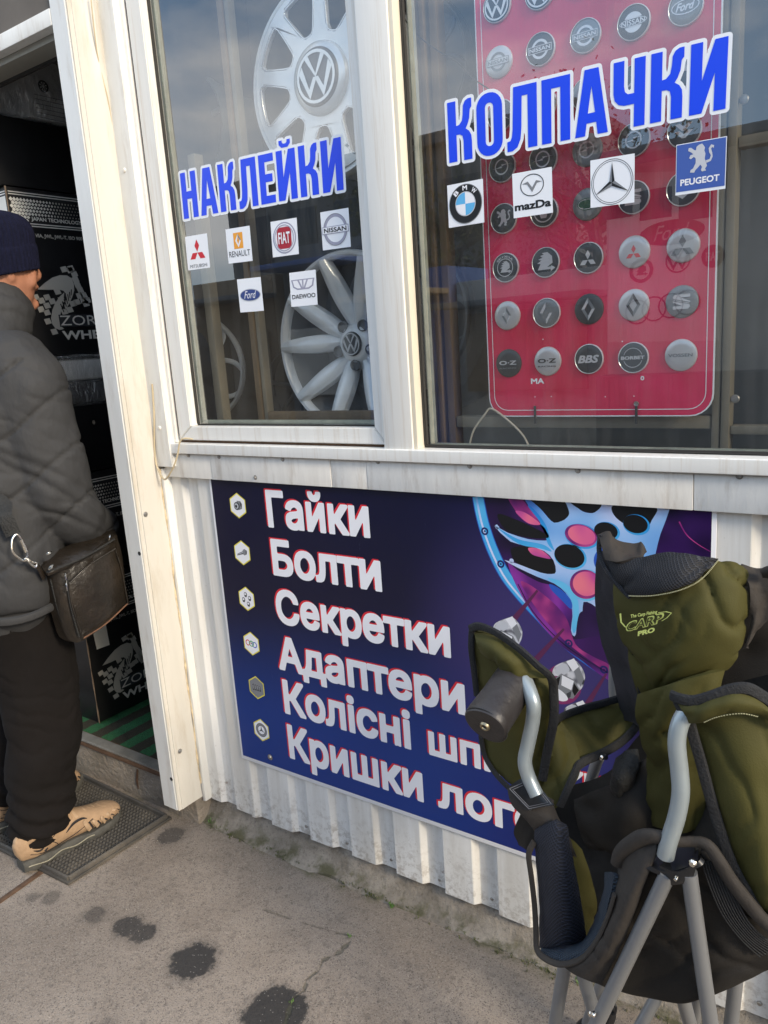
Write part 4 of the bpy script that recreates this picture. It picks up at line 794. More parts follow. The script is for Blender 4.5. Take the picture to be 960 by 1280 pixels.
GRID = {  # row (0 lowest) -> (base, ring, drawing, label)
 7: [('c', 1, lambda p: vw(p, m_emb, 1, .92), 'dark cap with bold silver V over W, leftmost of the topmost row in view'), ('c', 1, lambda p: vw(p, m_emb, 1, .92), 'dark cap with silver V over W cut by the photo top, second column'), ('c', 1, lambda p: p.ring('emblem', m_emb, 1, 0, 0, .6, .5), 'dark cap barely showing at the photo top, third column'), None, None],
 6: [('s', 0, lambda p: nissan(p, m_graycap, 1, m_brsh), 'pale silver matt cap reading NISSAN in the first column'), ('c', 1, lambda p: nissan(p, m_emb, 1, m_char), 'dark cap with thin ring reading NISSAN in the second column'), ('g', 1, lambda p: nissan(p, m_emb, 1, m_graycap), 'mid grey cap reading NISSAN in the third column'), ('c', 1, lambda p: (p.poly('emblem', m_emb, 1, circ(0, 0, .6, 28)), p.poly('emblem', m_char, 2, [(-.86, -.24), (.86, -.24), (.86, .24), (-.86, .24)]), p.ring('emblem', m_emb, 3, 0, 0, .88, .84, 28, .24, .20), p.text('lettering', m_emb, 3, 'NISSAN', -.76, -.16, .76, .16, .02)), 'dark blue cap with filled disc behind large NISSAN in the fourth column'), ('g', 1, lambda p: (p.ring('emblem', m_emb, 1, 0, 0, .84, .78, 32, .42, .36), p.text('lettering', m_emb, 1, 'Ford', -.58, -.22, .58, .26, .03, .4)), 'grey cap with an outlined oval reading Ford in the fifth column')],
 5: [('c', 1, lambda p: star3(p, 'emblem', m_emb, 1, 0, 0, .85), 'dark cap half hidden behind the first big blue letters'), ('c', 1, lambda p: p.ring('emblem', m_emb, 1, 0, 0, .6, .5), 'dark cap behind the fourth big blue letter'), ('g', 1, lambda p: p.ring('emblem', m_emb, 1, 0, 0, .6, .5), 'grey cap behind the foot of the letter shaped like an A'), ('c', 1, lambda p: star3(p, 'emblem', m_emb, 1, 0, 0, .85), 'dark cap with three-pointed star behind the sixth and seventh letters'), ('c', 0, lambda p: star3(p, 'emblem', m_emb, 1, 0, 0, .9), 'dark cap glimpsed between the last two big letters')],
 4: [('c', 1, lambda p: opel(p, m_emb, 1), 'dark ringed cap with lightning bolt under the second big letter'), ('c', 1, lambda p: opel(p, m_emb, 1), 'dark ringed cap with lightning bolt above the winged-oval sticker'), ('g', 0, lambda p: opel(p, m_emb, 1), 'pale grey cap with lightning bolt beside the star sticker'), ('c', 1, lambda p: opel(p, m_emb, 1), 'dark cap with lightning bolt right of the star sticker'), ('c', 1, lambda p: chev(p, m_emb, 1), 'dark cap with double chevron just above the blue lion sticker')],
 3: [('c', 1, lambda p: lion(p, m_emb, 1, -.55, -.75, 1.3, 1.45), 'dark cap with a standing silver lion in the first column'), ('c', 1, lambda p: (p.ring('emblem', m_emb, 1, 0, 0, .75, .66), p.poly('emblem', m_emb, 1, [(-.5, .3), (-.3, .3), (-.1, -.1), (.1, -.1), (.3, .3), (.5, .3), (.2, -.45), (-.2, -.45)])), 'dark cap peeping out below the winged-oval sticker'), ('g', 0, lambda p: (p.poly('emblem', flat('dull_green', (40, 84, 62)), 1, circ(0, 0, .68, 28, .4)), p.ring('emblem', m_emb, 2, 0, 0, .62, .58, 28, .34, .30)), 'pale cap with a green oval below the star sticker'), ('c', 1, lambda p: seat(p, m_emb, 1), 'dark cap with block silver S right of the star sticker foot'), ('c', 1, lambda p: p.poly('emblem', m_emb, 1, [(-.5, .3), (0, .62), (.5, .3), (.3, .2), (0, .38), (-.2, .25), (.5, -.25), (0, -.62), (-.5, -.3), (-.3, -.2), (0, -.38), (.2, -.25)]), 'dark ringed cap showing under the blue lion sticker')],
 2: [('c', 1, lambda p: (p.ring('emblem', m_emb, 1, 0, 0, .66, .60), skoda(p, m_emb, 1, .52), p.arctext('lettering', m_emb, 1, 'SKODA', .70, .16, math.pi / 2, 1.9, .03)), 'dark cap with a winged arrow in a lettered ring, first column'), ('c', 1, lambda p: skoda(p, m_emb, 1, .78), 'dark cap with a large silver winged arrow, second column'), ('c', 1, lambda p: diamonds(p, 'emblem', m_emb, 1, 0, -.12, .72), 'dark cap with three silver diamonds, third column'), ('s', 0, lambda p: diamonds(p, 'emblem', m_logored, 1, 0, -.10, .62), 'shiny silver cap with three red diamonds'), ('s', 0, lambda p: diamonds(p, 'emblem', m_graycap, 1, 0, -.15, .92), 'shiny silver cap with three large grey diamonds, fifth column')],
 1: [('s', 0, lambda p: ren(p, m_emb, 1, m_graycap, .62), 'plain pale silver cap with a faint diamond, first column'), ('g', 1, lambda p: ren(p, m_emb, 1, m_graycap, .80), 'grey ringed cap with a hollow diamond, second column'), ('c', 0, lambda p: ren(p, m_emb, 1, m_graycap, .80), 'nearly black cap with a bright hollow diamond'), ('s', 0, lambda p: ren(p, m_graycap, 1, m_embd, .80), 'silver cap with a grey hollow diamond, fourth column'), ('g', 0, lambda p: seat(p, m_emb, 1), 'dark grey cap with a block silver S in the fifth column')],
 0: [('c', 0, lambda p: (p.text('lettering', m_emb, 1, 'O·Z', -.72, -.12, .72, .20, .03), p.text('lettering', m_graycap, 1, 'RACING', -.7, -.42, .7, -.32, .02)), 'charcoal cap reading O Z at the bottom left of the board'), ('s', 0, lambda p: (p.text('lettering', m_embd, 1, 'O·Z', -.72, -.12, .72, .20, .03), p.text('lettering', m_embd, 1, 'RACING', -.7, -.42, .7, -.32, .02)), 'brushed silver cap reading O Z in the bottom row'), ('c', 1, lambda p: bbs(p, m_emb, 1), 'dark cap with bold slanted BBS in the bottom row'), ('c', 1, lambda p: (p.ring('emblem', m_emb, 1, 0, 0, .68, .64), p.poly('emblem', m_char, 2, [(-.95, -.2), (.95, -.2), (.95, .2), (-.95, .2)]), p.text('lettering', m_emb, 3, 'BORBET', -.82, -.12, .82, .12, .04)), 'dark ringed cap reading BORBET in the bottom row'), ('s', 0, lambda p: p.text('lettering', m_graycap, 1, 'VOSSEN', -.80, -.11, .80, .11, .02), 'spun silver cap at the bottom right of the board')]}
capmesh = {}
for row, items in GRID.items():
    for colm, it in enumerate(items):
        if it is None: continue
        base, ring, fn, lab = it; cx, cz = -.715 + .0850 * colm + .0005 * ((row * 7 + colm * 3) % 3 - 1), 1.342 + .0935 * row + .0006 * ((row * 5 + colm) % 3 - 1)
        t = empty('round_badge', (cx, BY - .0008, cz), lab, 'wheel badge', 'round wheel badges stuck on the red board')
        key = base
        if key not in capmesh:
            d = lathe('disc', [(0, -.0052), (capR * .6, -.0050), (capR * .88, -.0042), (capR * .97, -.0026), (capR, -.0005), (capR, .0003)], M_[base], None, 40, ax=(0, 1, 0)); capmesh[key] = d.data; d.parent = t
            rg = lathe('rim_ring', [(capR * .93, -.0043), (capR * .955, -.0050), (capR * .985, -.0046), (capR * 1.0, -.0025), (capR * 1.005, -.0005)], m_emb, None, 40, ax=(0, 1, 0)) if 'r' not in capmesh else None
            if rg: capmesh['r'] = rg.data; (setattr(rg, 'parent', t) if ring else bpy.data.objects.remove(rg))
        else:
            d = bpy.data.objects.new('disc', capmesh[key]); COL.objects.link(d); d.parent = t; rg = None
        if ring and not any(c_.name.startswith('rim_ring') for c_ in t.children):
            rg = bpy.data.objects.new('rim_ring', capmesh['r']); COL.objects.link(rg); rg.parent = t
        s_ = capR * .93; p = Print((cx, BY - .0062, cz), (s_, 0, 0), (0, 0, s_), (0, -1, 0), t, .0003); fn(p); p.build()
# --- alloy wheels and hubcaps
def polar_part(name, loops_fn, m): pass
def wheel(loc, R, label, kind, rz=0, spin=0, name='alloy_wheel', cat='wheel', mm=None, tyre=False):
    mm = mm or m_alloy; t = empty(name, loc, label, cat, 'wheels shown behind the windows', rz=rz)
    A = (0, 1, 0)
    def add(o): o.parent = t; return o
    if tyre: add(lathe('tyre', [(R * 1.0, .01), (R * 1.04, -.012), (R * 1.16, -.03), (R * 1.30, -.02), (R * 1.36, .02), (R * 1.36, .16), (R * 1.25, .20)], m_tyre, None, 64, ax=A))
    add(lathe('rim', [(R * .93, .02), (R * .935, -.004), (R * .955, -.010), (R * .985, -.011), (R, -.004), (R, .012), (R * .97, .03)] + ([] if kind == 'twin' else [(R * .90, .12), (R * .90, .17)]), mm, None, 72, ax=A))
    add(lathe('barrel', [(R * .93, .015), (R * .88, .04), (R * .86, .05 if kind == 'twin' else .15), (0, .055 if kind == 'twin' else .155)], m_alloyd, None, 48, ax=A))
    def pol(a, r, y): return (r * math.cos(a), y, r * math.sin(a))
    if kind == 'petal':
        for k in range(10):
            a0 = math.radians(90 + 72 * (k // 2) + (17 if k % 2 else -17)) + spin; sg = 1 if k % 2 else -1
            vs = []; fs = []; st = np.linspace(-.05, 1, 14)
            for i, s in enumerate(st):
                r = R * (.19 + .76 * s); hw = R * (.048 + .060 * math.sin(math.pi * min(1, max(0, s) ** .8 * .78 + .08)) ** 1.2); yc = .035 - .045 * s
                off = -sg * R * .03 * (1 - s)
                for c_, dy in ((-1, .022), (-.92, .004), (-.55, -.006), (0, -.011), (.5, -.008), (.90, .002), (1, .022)):
                    x, z = r * math.cos(a0) - (hw * c_ + off) * math.sin(a0), r * math.sin(a0) + (hw * c_ + off) * math.cos(a0); vs.append((x, yc + dy, z))
            for i in range(13):
                for j in range(6): a = i * 7 + j; fs.append((a, a + 1, a + 8, a + 7))
            fs += [tuple(range(6, -1, -1)), tuple(13 * 7 + j for j in range(7))]
            add(mesh('spoke', vs, fs, mm, None, True))
        add(lathe('hub', [(0, .012), (R * .16, .012), (R * .20, .018), (R * .24, .035), (R * .30, .06), (R * .3, .14)], mm, None, 40, ax=A))
        for k in range(5):
            a = math.radians(90 + 36 + 72 * k) + spin; add(lathe('lug_hole', [(0, .022), (R * .045, .020), (R * .058, .012), (R * .066, .020)], m_alloyd, None, 16, loc=pol(a, R * .235, .0), ax=A))
        capy = .008
    if kind == 'nine':
        n = 9; holes = []
        for k in range(n):
            a0 = 2 * math.pi * (k + .5) / n + spin; r0, r1 = .46, .87; h0, h1 = .17, .262
            pts = []
            for r, h in ((r0, h0), (r1, h1)): pass
            ring_ = [(a0 + (h1 * f), r1) for f in (-.8, -.4, 0, .4, .8)] + [(a0 + h1 * .98, r1 - .05)] + [(a0 + h0, r0 + .06), (a0 + h0 * .5, r0), (a0 - h0 * .5, r0), (a0 - h0, r0 + .06)] + [(a0 - h1 * .98, r1 - .05)]
            holes.append([(R * r * math.cos(a), R * r * math.sin(a)) for a, r in ring_])
        vs, fs = fill([circ(0, 0, R * .95, 72)] + [h[::-1] for h in holes]); bm = bmesh.new(); bv = [bm.verts.new((x, 0, z)) for x, z in vs]
        for f in fs:
            try: bm.faces.new([bv[i] for i in f])
            except ValueError: pass
        bmesh.ops.recalc_face_normals(bm, faces=bm.faces)
        for f in bm.faces:
            if f.normal.y > 0: f.normal_flip()
        ex = bmesh.ops.extrude_face_region(bm, geom=list(bm.faces)); nv = [g for g in ex['geom'] if isinstance(g, bmesh.types.BMVert)]
        bmesh.ops.translate(bm, verts=nv, vec=(0, -.012, 0))
        be = [e for e in bm.edges if e.verts[0] in set(nv) and e.verts[1] in set(nv) and any(abs(f.normal.y) < .5 for f in e.link_faces)]
        bmesh.ops.bevel(bm, geom=be, offset=.0035, segments=2, affect='EDGES')
        me = bpy.data.meshes.new('spoke_disc'); bm.to_mesh(me); bm.free(); smooth(me, 40); add(link('spoke_disc', me, mm))
        for h in holes: add(tube('hole_lip', [(x * .995, -.0105, z * .995) for x, z in h], .0022, m_emb, None, 6, 2, closed=True))
        add(lathe('hub', [(0, -.030), (R * .30, -.028), (R * .345, -.022), (R * .36, -.012), (R * .36, .0)], m_emb, None, 56, ax=A)); add(lathe('hub_recess', [(0, -.0320), (R * .27, -.0318), (R * .285, -.028)], m_char, None, 48, ax=A)); capy = -.0335
    if kind == 'twin':
        for k in range(10):
            a0 = math.radians(72 * (k // 2)) + spin; sg = 1 if k % 2 else -1
            pts = [pol(a0 + sg * .10, R * .16, .03), pol(a0 + sg * .10, R * .4, .01), pol(a0 + sg * .16, R * .66, -.004), pol(a0 + sg * .28, R * .86, -.003), pol(a0 + sg * .42, R * .95, .0)]
            add(tube('spoke', pts, [R * .04, R * .035, R * .04, R * .045, R * .03], mm, None, 8, 4, .6))
        add(lathe('hub', [(0, .01), (R * .14, .012), (R * .2, .03), (R * .22, .12)], mm, None, 32, ax=A)); capy = .008
    if kind == 'plainspoke':
        for k in range(7):
            a0 = 2 * math.pi * k / 7 + spin; add(tube('spoke', [pol(a0, R * .15, .02), pol(a0, R * .5, .0), pol(a0, R * .93, .004)], [R * .09, R * .06, R * .05], mm, None, 8, 3, .5))
        add(lathe('hub', [(0, .01), (R * .2, .012), (R * .24, .03)], mm, None, 32, ax=A)); capy = .008
    if kind in ('petal', 'nine'):
        rr_ = R * (.125 if kind == 'petal' else .26)
        if kind == 'petal': add(lathe('centre_cap', [(0, .0035), (rr_, .004), (rr_ * 1.08, .009)], m_char, None, 32, ax=A)); capy = .003
        f = lambda p_: p_
        ps = Print((0, capy, 0), (rr_, 0, 0), (0, 0, rr_), (0, -1, 0), None, .0006); vw(ps, m_emb, 1, .98)
        for o in ps.build(): o.parent = t
    return t
wheel((-1.222, 1.60, 1.402), .229, 'silver alloy wheel with ten petal spokes low in the left window', 'petal')
wheel((-1.222, 1.58, 2.012), .223, 'pale silver hubcap with nine flat spokes at the top of the left window', 'nine', spin=.12, name='hubcap')
wheel(tuple(at(238, 462, y=1.60)), .170, 'slim twin-spoke wheel at the bottom left corner behind the left window', 'twin', rz=.42, spin=.35, mm=m_alloy)
wheel((-1.52, 1.73, 1.29), .118, 'dark hubcap with bright slivers between the two silver wheels', 'plainspoke', spin=.3, mm=m_char, name='hubcap')
wheel((-1.86, 1.72, 2.05), .165, 'faint wheel in the upper left corner of the left window', 'plainspoke', spin=.2, mm=m_graycap, name='hubcap')
wheel((-1.10, 1.68, 1.46), .185, 'tyred dark wheel half hidden by the frame left of the red board', 'twin', spin=.5, mm=m_graycap, tyre=True)
wheel((-1.06, 1.70, 2.02), .16, 'dark wheel rim high behind the left part of the right window', 'twin', spin=.2, mm=m_char)
# wires in the right window
m_cab = mat('pale_grey_cable', (.42, .38, .30), .6, 0, .1, 20)
tag(tube('cable', [at(586, 560, y=1.455), at(592, 538, y=1.455), at(606, 518, y=1.458), at(615, 511, y=1.460), at(638, 528, y=1.456), at(655, 546, y=1.452), at(664, 566, y=1.45)], .0022, m_cab, None, 8, 6), 'pale loop of cable lying under the red board behind glass', 'cable')
tag(tube('cable', [at(503, 20, y=1.45), at(520, 42, y=1.452), at(545, 62, y=1.455), at(572, 78, y=1.457), at(590, 97, y=1.46), at(612, 112, y=1.462)], .0012, m_seal, None, 6, 6), 'thin black wire sagging towards the red board behind glass', 'cable')
m_crm = mat('yellowed_cable', (.52, .43, .28), .55, 0, .15, 30)
tag(tube('cable', [at(241, 549, y=1.378), at(231, 548, y=1.366), at(225, 552, y=1.360), at(222, 568, y=1.356), at(217, 583, y=1.352), at(209, 597, y=1.350), at(204, 598, y=1.352), at(196, 583, y=1.357), at(193, 560, y=1.362), at(192.5, 520, y=1.364), at(190, 480, y=1.364)], .0024, m_crm, None, 8, 6), 'yellowed cable looping below the trim strip beside the post', 'cable')
tag(tube('cable', [at(113, -10, y=1.33), at(118, 40, y=1.335), at(124, 80, y=1.345), at(134, 120, y=1.357), at(139, 150, y=1.363), at(142, 172, y=1.3645)], .0016, m_crm, None, 8, 6), 'thin cream wire running down the bulged side of the post', 'cable')

# ================================================================== doorway interior: carpet, stack of wheel boxes, wrapped goods
m_car, nt, bs = node_mat('green_brown_striped_carpet'); q = NB(nt); geo = nt.nodes.new('ShaderNodeNewGeometry').outputs['Position']; sx = q.n('ShaderNodeSeparateXYZ', {0: geo})
ph = q.m('FRACT', q.m('DIVIDE', q.m('ADD', q.m('ADD', sx.outputs[0], 3.0), q.m('MULTIPLY', q.noise(geo, 50, 2), .012)), .105)); c = q.mix(q.rng(ph, .47, .53), (.028, .16, .055, 1), (.045, .035, .02, 1))
nt.links.new(q.mix(q.m('MULTIPLY', q.rng(q.noise(geo, 300, 3), .4, .7), .6), c, (.01, .02, .008, 1)), bs.inputs['Base Color']); bs.inputs['Roughness'].default_value = .95
nt.links.new(q.n('ShaderNodeBump', {'Strength': 1, 'Distance': .006, 'Height': q.noise(geo, 260, 3)}).outputs[0], bs.inputs['Normal'])
tag(box('carpet', (-2.9, 1.392, .1285), (-1.815, 3.2, .138), m_car, None, .002), 'green and brown striped carpet just inside the doorway', 'carpet')
m_card = mat('black_printed_carton', (.012, .012, .013), .38, 0, .3, 12, .06, 30); m_prt = flat('print_carton_grey', (190, 187, 178), .5); m_prd = flat('print_carton_white', (226, 224, 216), .5); m_edge = mat('worn_cardboard_edge', (.22, .16, .11), .9, 0, .3, 40)
BX = -2.365
def CB(px, py): g = at(px, py, x=BX + .001); return (g.y, g.z)
def horse(p, lay=1, o=(0, 0), s=1.0):
    """printed horse-head emblem with chequered mane; drawn in the side plane of the upper carton and shifted by o"""
    F = lambda l: [(a + o[0], b + o[1]) for a, b in (CB(x / 4, 240 + y / 4) for x, y in l)]; m = m_prt
    p.poly('emblem', m, lay, F([(188, 487), (222, 456), (262, 428), (300, 416), (335, 417), (360, 432), (370, 462), (372, 492), (362, 525), (346, 560), (326, 592), (322, 570), (332, 535), (330, 508), (318, 494), (296, 487), (240, 489)]))
    p.poly('emblem', m, lay, F([(322, 502), (300, 522), (276, 556), (262, 590), (256, 630), (262, 660), (276, 680), (300, 690), (322, 684), (312, 676), (304, 650), (302, 620), (306, 590), (316, 560)]))
    for bx, by, n_, dx, dy in [(320, 388, 2, 34, -4), (350, 392, 1, 0, 0), (372, 412, 1, 0, 0), (378, 440, 1, 0, 0), (388, 466, 1, 0, 0), (402, 492, 3, 18, 26), (398, 520, 2, 20, 24), (386, 552, 1, 0, 0), (365, 560, 1, 0, 0), (350, 590, 1, 0, 0), (430, 560, 1, 0, 0), (180, 528, 1, 0, 0), (208, 545, 1, 0, 0), (236, 528, 1, 0, 0), (206, 588, 1, 0, 0), (236, 570, 1, 0, 0), (262, 548, 1, 0, 0), (288, 500, 1, 0, 0), (236, 604, 1, 0, 0), (240, 648, 1, 0, 0), (272, 700, 1, 0, 0), (308, 540, 1, 0, 0), (322, 600, 1, 0, 0)]:
        for k in range(n_):
            x, y = bx + dx * k, by + dy * k; p.poly('emblem', m, lay + 1, F([(x - 20, y - 12), (x + 8, y - 18), (x + 20, y + 8), (x - 8, y + 15)]))
    for i in range(7): p.poly('emblem', m_blk, lay + 2, F([(300 + i * 9, 560 - i * 12), (305 + i * 9, 558 - i * 12), (322 + i * 6, 600 - i * 14), (318 + i * 6, 602 - i * 14)]))
    (a0, b0), (a1, _), (_, b1) = CB(76, 407), CB(119, 403), CB(76, 394.5); w_ = (a1 - a0) * 5 / 3
    p.poly('emblem_plate', m_dgr, lay + 3, [(a0 + o[0] - .003, b0 + o[1] - .004), (a0 + o[0] + w_, b0 + o[1] - .004), (a0 + o[0] + w_, b1 + o[1] + .003), (a0 + o[0] - .003, b1 + o[1] + .003)])
    p.text('emblem_lettering', m_prd, lay + 4, 'ZORAT', a0 + o[0], b0 + o[1], a0 + o[0] + w_, b1 + o[1], .0)
    (a0, b0), (a1, _), (_, b1) = CB(79, 425), CB(121, 424), CB(79, 413.5); w_ = (a1 - a0) * 6 / 3.3
    p.text('emblem_lettering', m_prd, lay + 4, 'WHEELS', a0 + o[0], b0 + o[1], a0 + o[0] + w_, b1 + o[1], .03)
def carton(y0, y1, z0, z1, label, band=None, logo=None, x1=BX, tape=False):
    t = empty('wheel_carton', (x1 - .24, y0, z0), label, 'cardboard box', 'black wheel cartons stacked inside the door')
    adopt(t, box('carton', (x1 - .48, y0, z0), (x1, y1, z1), m_card, None, .004))
    p = Print((x1, 0, 0), (0, 1, 0), (0, 0, 1), (1, 0, 0), t); pf = Print((0, y0, 0), (1, 0, 0), (0, 0, 1), (0, -1, 0), t)
    if band:
        a, b = band; h = b - a
        for k, (f0, f1) in enumerate([(.97, 1.0), (.90, .93), (.0, .03), (.07, .10)]):
            p.poly('printed_band', m_prd, 1, [(y0 + .006, a + h * f0), (y1 - .01, a + h * f0), (y1 - .01, a + h * f1), (y0 + .006, a + h * f1)]); pf.poly('printed_band', m_prd, 1, [(x1 - .47, a + h * f0), (x1 - .006, a + h * f0), (x1 - .006, a + h * f1), (x1 - .47, a + h * f1)])
        # halftone field: dots shrinking away from the corner
        n = int((y1 - y0 - .02) / .011)
        for i in range(n):
            for j in range(7):
                r = .0068 * max(.32, 1 - i / (n * .75)); cy = y0 + .012 + i * .011 + (.0055 if j % 2 else 0); cz = a + h * (.17 + .70 * j / 7)
                if j < 2 and 4 < i < n - 6: continue
                p.poly('halftone', m_prd if i < n * .3 else m_prt, 1, [(cy - r, cz), (cy, cz - r), (cy + r, cz), (cy, cz + r)])
        pf.poly('printed_band', m_prd, 1, [(x1 - .47, a + h * .16), (x1 - .008, a + h * .16), (x1 - .008, a + h * .85), (x1 - .47, a + h * .85)])
        p.text('lettering', m_prd, 2, 'JAPAN TECHNOLOGY', y0 + .07, a + h * .15, y0 + .25, a + h * .30, .03); p.text('lettering', m_prt, 1, 'VIA, JWL, JWL-T, ISO 9001', y0 + .075, a - h * .34, y0 + .25, a - h * .20, .03)
    if logo: horse(p, 1, (logo[0], logo[1]), logo[2])
    if tape: p.poly('paper_label', m_prd, 3, [tape[0], tape[1], tape[2], tape[3]])
    p.build(); pf.build()
    adopt(t, tube('worn_edge', [(x1 + .0005, y0 - .0005, z) for z in np.linspace(z0, z1, 14)], [.0022 + .0012 * math.sin(i * 2.1) for i in range(14)], m_edge, None, 5)); return t
carton(1.455, 1.93, .139, .665, 'lowest black carton on the carpet with horse emblem and pasted paper label', (CB(150, 760)[1], CB(150, 720)[1]), (CB(128, 832)[0] - CB(47, 361.5)[0], CB(128, 832)[1] - CB(47, 361.5)[1], 1), tape=[CB(115, 785), CB(121, 812), CB(137, 806), CB(132, 779)])
carton(1.47, 1.94, .670, 1.03, 'second black carton up, mostly hidden by the man', (CB(140, 634)[1], CB(140, 594)[1]))
carton(1.45, 1.92, 1.034, 1.26, 'plain black carton under the plastic-wrapped bundle')
carton(1.425, 1.90, 1.432, 1.945, 'upper black carton with white dotted band and large horse emblem', (CB(60, 285)[1], CB(60, 244)[1]), (0, 0, 1))
carton(1.40, 1.89, 1.948, 2.15, 'unprinted black carton topmost of the stack, under the wrapped pack')
# clear plastic wrap, crumpled
def plastic_mat(name, tint, al):
    m = bpy.data.materials.new(name); m.use_nodes = True; nt = m.node_tree; nt.nodes.clear(); q = NB(nt); geo = nt.nodes.new('ShaderNodeNewGeometry').outputs['Position']
    bp = q.n('ShaderNodeBump', {'Strength': 1, 'Distance': .02, 'Height': q.noise(q.n('ShaderNodeMapping', {0: geo, 'Rotation': (.5, 0, 0), 'Scale': (1, 1.0, .35)}).outputs[0], 38, 3)}).outputs[0]
    g = q.n('ShaderNodeBsdfGlossy', {0: (1, 1, 1, 1), 'Roughness': .12, 'Normal': bp}).outputs[0]; tr = q.n('ShaderNodeBsdfTransparent').outputs[0]; df = q.n('ShaderNodeBsdfDiffuse', {0: (*tint, 1), 'Normal': bp}).outputs[0]
    a = q.n('ShaderNodeMixShader', {0: al, 1: tr, 2: df}).outputs[0]; f = q.n('ShaderNodeMath', {0: q.n('ShaderNodeFresnel', {'IOR': q.m('SUBTRACT', 1.45, q.m('MULTIPLY', nt.nodes.new('ShaderNodeNewGeometry').outputs['Backfacing'], 1.45 - 1 / 1.45)), 'Normal': bp}).outputs[0], 1: .10}, operation='ADD', use_clamp=True).outputs[0]
    nt.links.new(q.n('ShaderNodeMixShader', {0: f, 1: a, 2: g}).outputs[0], q.n('ShaderNodeOutputMaterial').inputs[0]); return m
m_wrap = plastic_mat('crumpled_clear_film', (.7, .7, .7), .16)
def crumple(name, lo, hi, n, amp, m, parent, seed=1):
    r = np.random.default_rng(seed); bm = bmesh.new(); bmesh.ops.create_cube(bm, size=1); bmesh.ops.subdivide_edges(bm, edges=bm.edges, cuts=n, use_grid_fill=True)
    lo, hi = Vector(lo), Vector(hi)
    for v in bm.verts:
        v.co = Vector([lo[i] + (v.co[i] + .5) * (hi[i] - lo[i]) for i in range(3)]); c_ = (lo + hi) / 2
        v.co += (v.co - c_).normalized() * amp * (math.sin(v.co.y * 61 + v.co.z * 83) + math.sin(v.co.z * 47 - v.co.x * 71) + r.normal(0, .5))
    me = bpy.data.meshes.new(name); bm.to_mesh(me); bm.free(); smooth(me); o = link(name, me, m); adopt(parent, o); return o
m_wpap = mat('white_pack_carton', (.78, .77, .74), .6, 0, .1, 10)
t = empty('wrapped_bundle', (BX - .2, 1.45, 1.262), 'bundle wrapped in clear crumpled film between the black cartons', 'wrapped bundle')
adopt(t, box('pale_sleeve', (BX - .42, 1.47, 1.345), (BX - .006, 1.88, 1.415), m_wpap, None, .02)); adopt(t, box('dark_contents', (BX - .42, 1.47, 1.264), (BX - .02, 1.88, 1.34), m_dark, None, .02))
crumple('film', (BX - .45, 1.45, 1.263), (BX + .012, 1.90, 1.428), 14, .004, m_wrap, t, 3)
t = empty('wrapped_pack', (BX - .2, 1.40, 2.152), 'film-wrapped white pack with small printed wheel symbol under the door head', 'wrapped pack')
adopt(t, box('white_pack', (BX - .35, 1.545, 2.160), (BX, 1.86, 2.34), m_wpap, None, .015))
pw = Print((BX + .0012, 0, 0), (0, 1, 0), (0, 0, 1), (1, 0, 0), t); wc = CB(54, 108)
pw.ring('wheel_symbol', m_blk, 1, wc[0], wc[1], .018, .013, 20)
for i in range(8): a = i * math.pi / 4; pw.poly('wheel_symbol', m_blk, 1, stroke([(wc[0] + .004 * math.cos(a), wc[1] + .004 * math.sin(a)), (wc[0] + .0125 * math.cos(a), wc[1] + .0125 * math.sin(a))], .002, .005))
for i in range(6):
    z_ = wc[1] - .03 - i * .013; pw.poly('form_lines', m_dgr, 1, [(1.57, z_), (1.70, z_), (1.70, z_ + .0014), (1.57, z_ + .0014)]); pw.poly('form_lines', m_dgr, 1, [(1.72, z_ - .004), (1.83, z_ - .004), (1.83, z_ - .0026), (1.72, z_ - .0026)])
pw.build(); crumple('film', (BX - .40, 1.39, 2.152), (BX + .02, 1.88, 2.36), 16, .006, m_wrap, t, 5)

# ================================================================== rubber door mats
m_rub = mat('dusty_rubber', (.060, .055, .048), .8, 0, .25, 9, .1, 60, (.20, .17, .13), .55, 5)
def mat_thing(cs, label):
    """cs: four ground corners (far left, far right, near right, near left)"""
    c4 = [Vector((p[0], p[1], 0)) for p in cs]; ctr = sum(c4, Vector()) / 4; t = empty('door_mat', ctr, label, 'door mat')
    def F(u, v, z): p = (c4[0] * (1 - u) + c4[1] * u) * (1 - v) + (c4[3] * (1 - u) + c4[2] * u) * v; return Vector((p.x, p.y, z))
    vs = [F(0, 0, .002), F(1, 0, .002), F(1, 1, .002), F(0, 1, .002), F(0, 0, .009), F(1, 0, .009), F(1, 1, .009), F(0, 1, .009)]
    adopt(t, mesh('base_sheet', vs, [(4, 5, 6, 7), (0, 1, 5, 4), (1, 2, 6, 5), (2, 3, 7, 6), (3, 0, 4, 7)], m_rub))
    loop = [F(.018, .03, .011), F(.982, .03, .011), F(.982, .97, .011), F(.018, .97, .011)]
    for i in range(4): adopt(t, tube('raised_border', [loop[i], loop[(i + 1) % 4]], .011, m_rub, None, 8, 0, .55, up=(0, 0, 1)))
    w_ = (c4[1] - c4[0]).length; h_ = (c4[3] - c4[0]).length; nu, nv = int(w_ / .0155), int(h_ / .0155); vs = []; fs = []
    for i in range(nu):
        for j in range(nv):
            u, v = .035 + (i + .5) / nu * .93, .06 + (j + .5) / nv * .88; b = len(vs); du, dv = .30 / nu, .44 / nv
            for (a, b_, z) in ((-1, 0, .009), (0, -1, .009), (1, 0, .009), (0, 1, .009), (-.45, 0, .0145), (0, -.45, .0145), (.45, 0, .0145), (0, .45, .0145)): vs.append(F(u + a * du, v + b_ * dv, z))
            fs += [(b + 4, b + 5, b + 6, b + 7)] + [(b + k, b + (k + 1) % 4, b + 4 + (k + 1) % 4, b + 4 + k) for k in range(4)]
    o = mesh('tread_studs', vs, fs, m_rub); o['kind'] = 'stuff'; adopt(t, o); return t
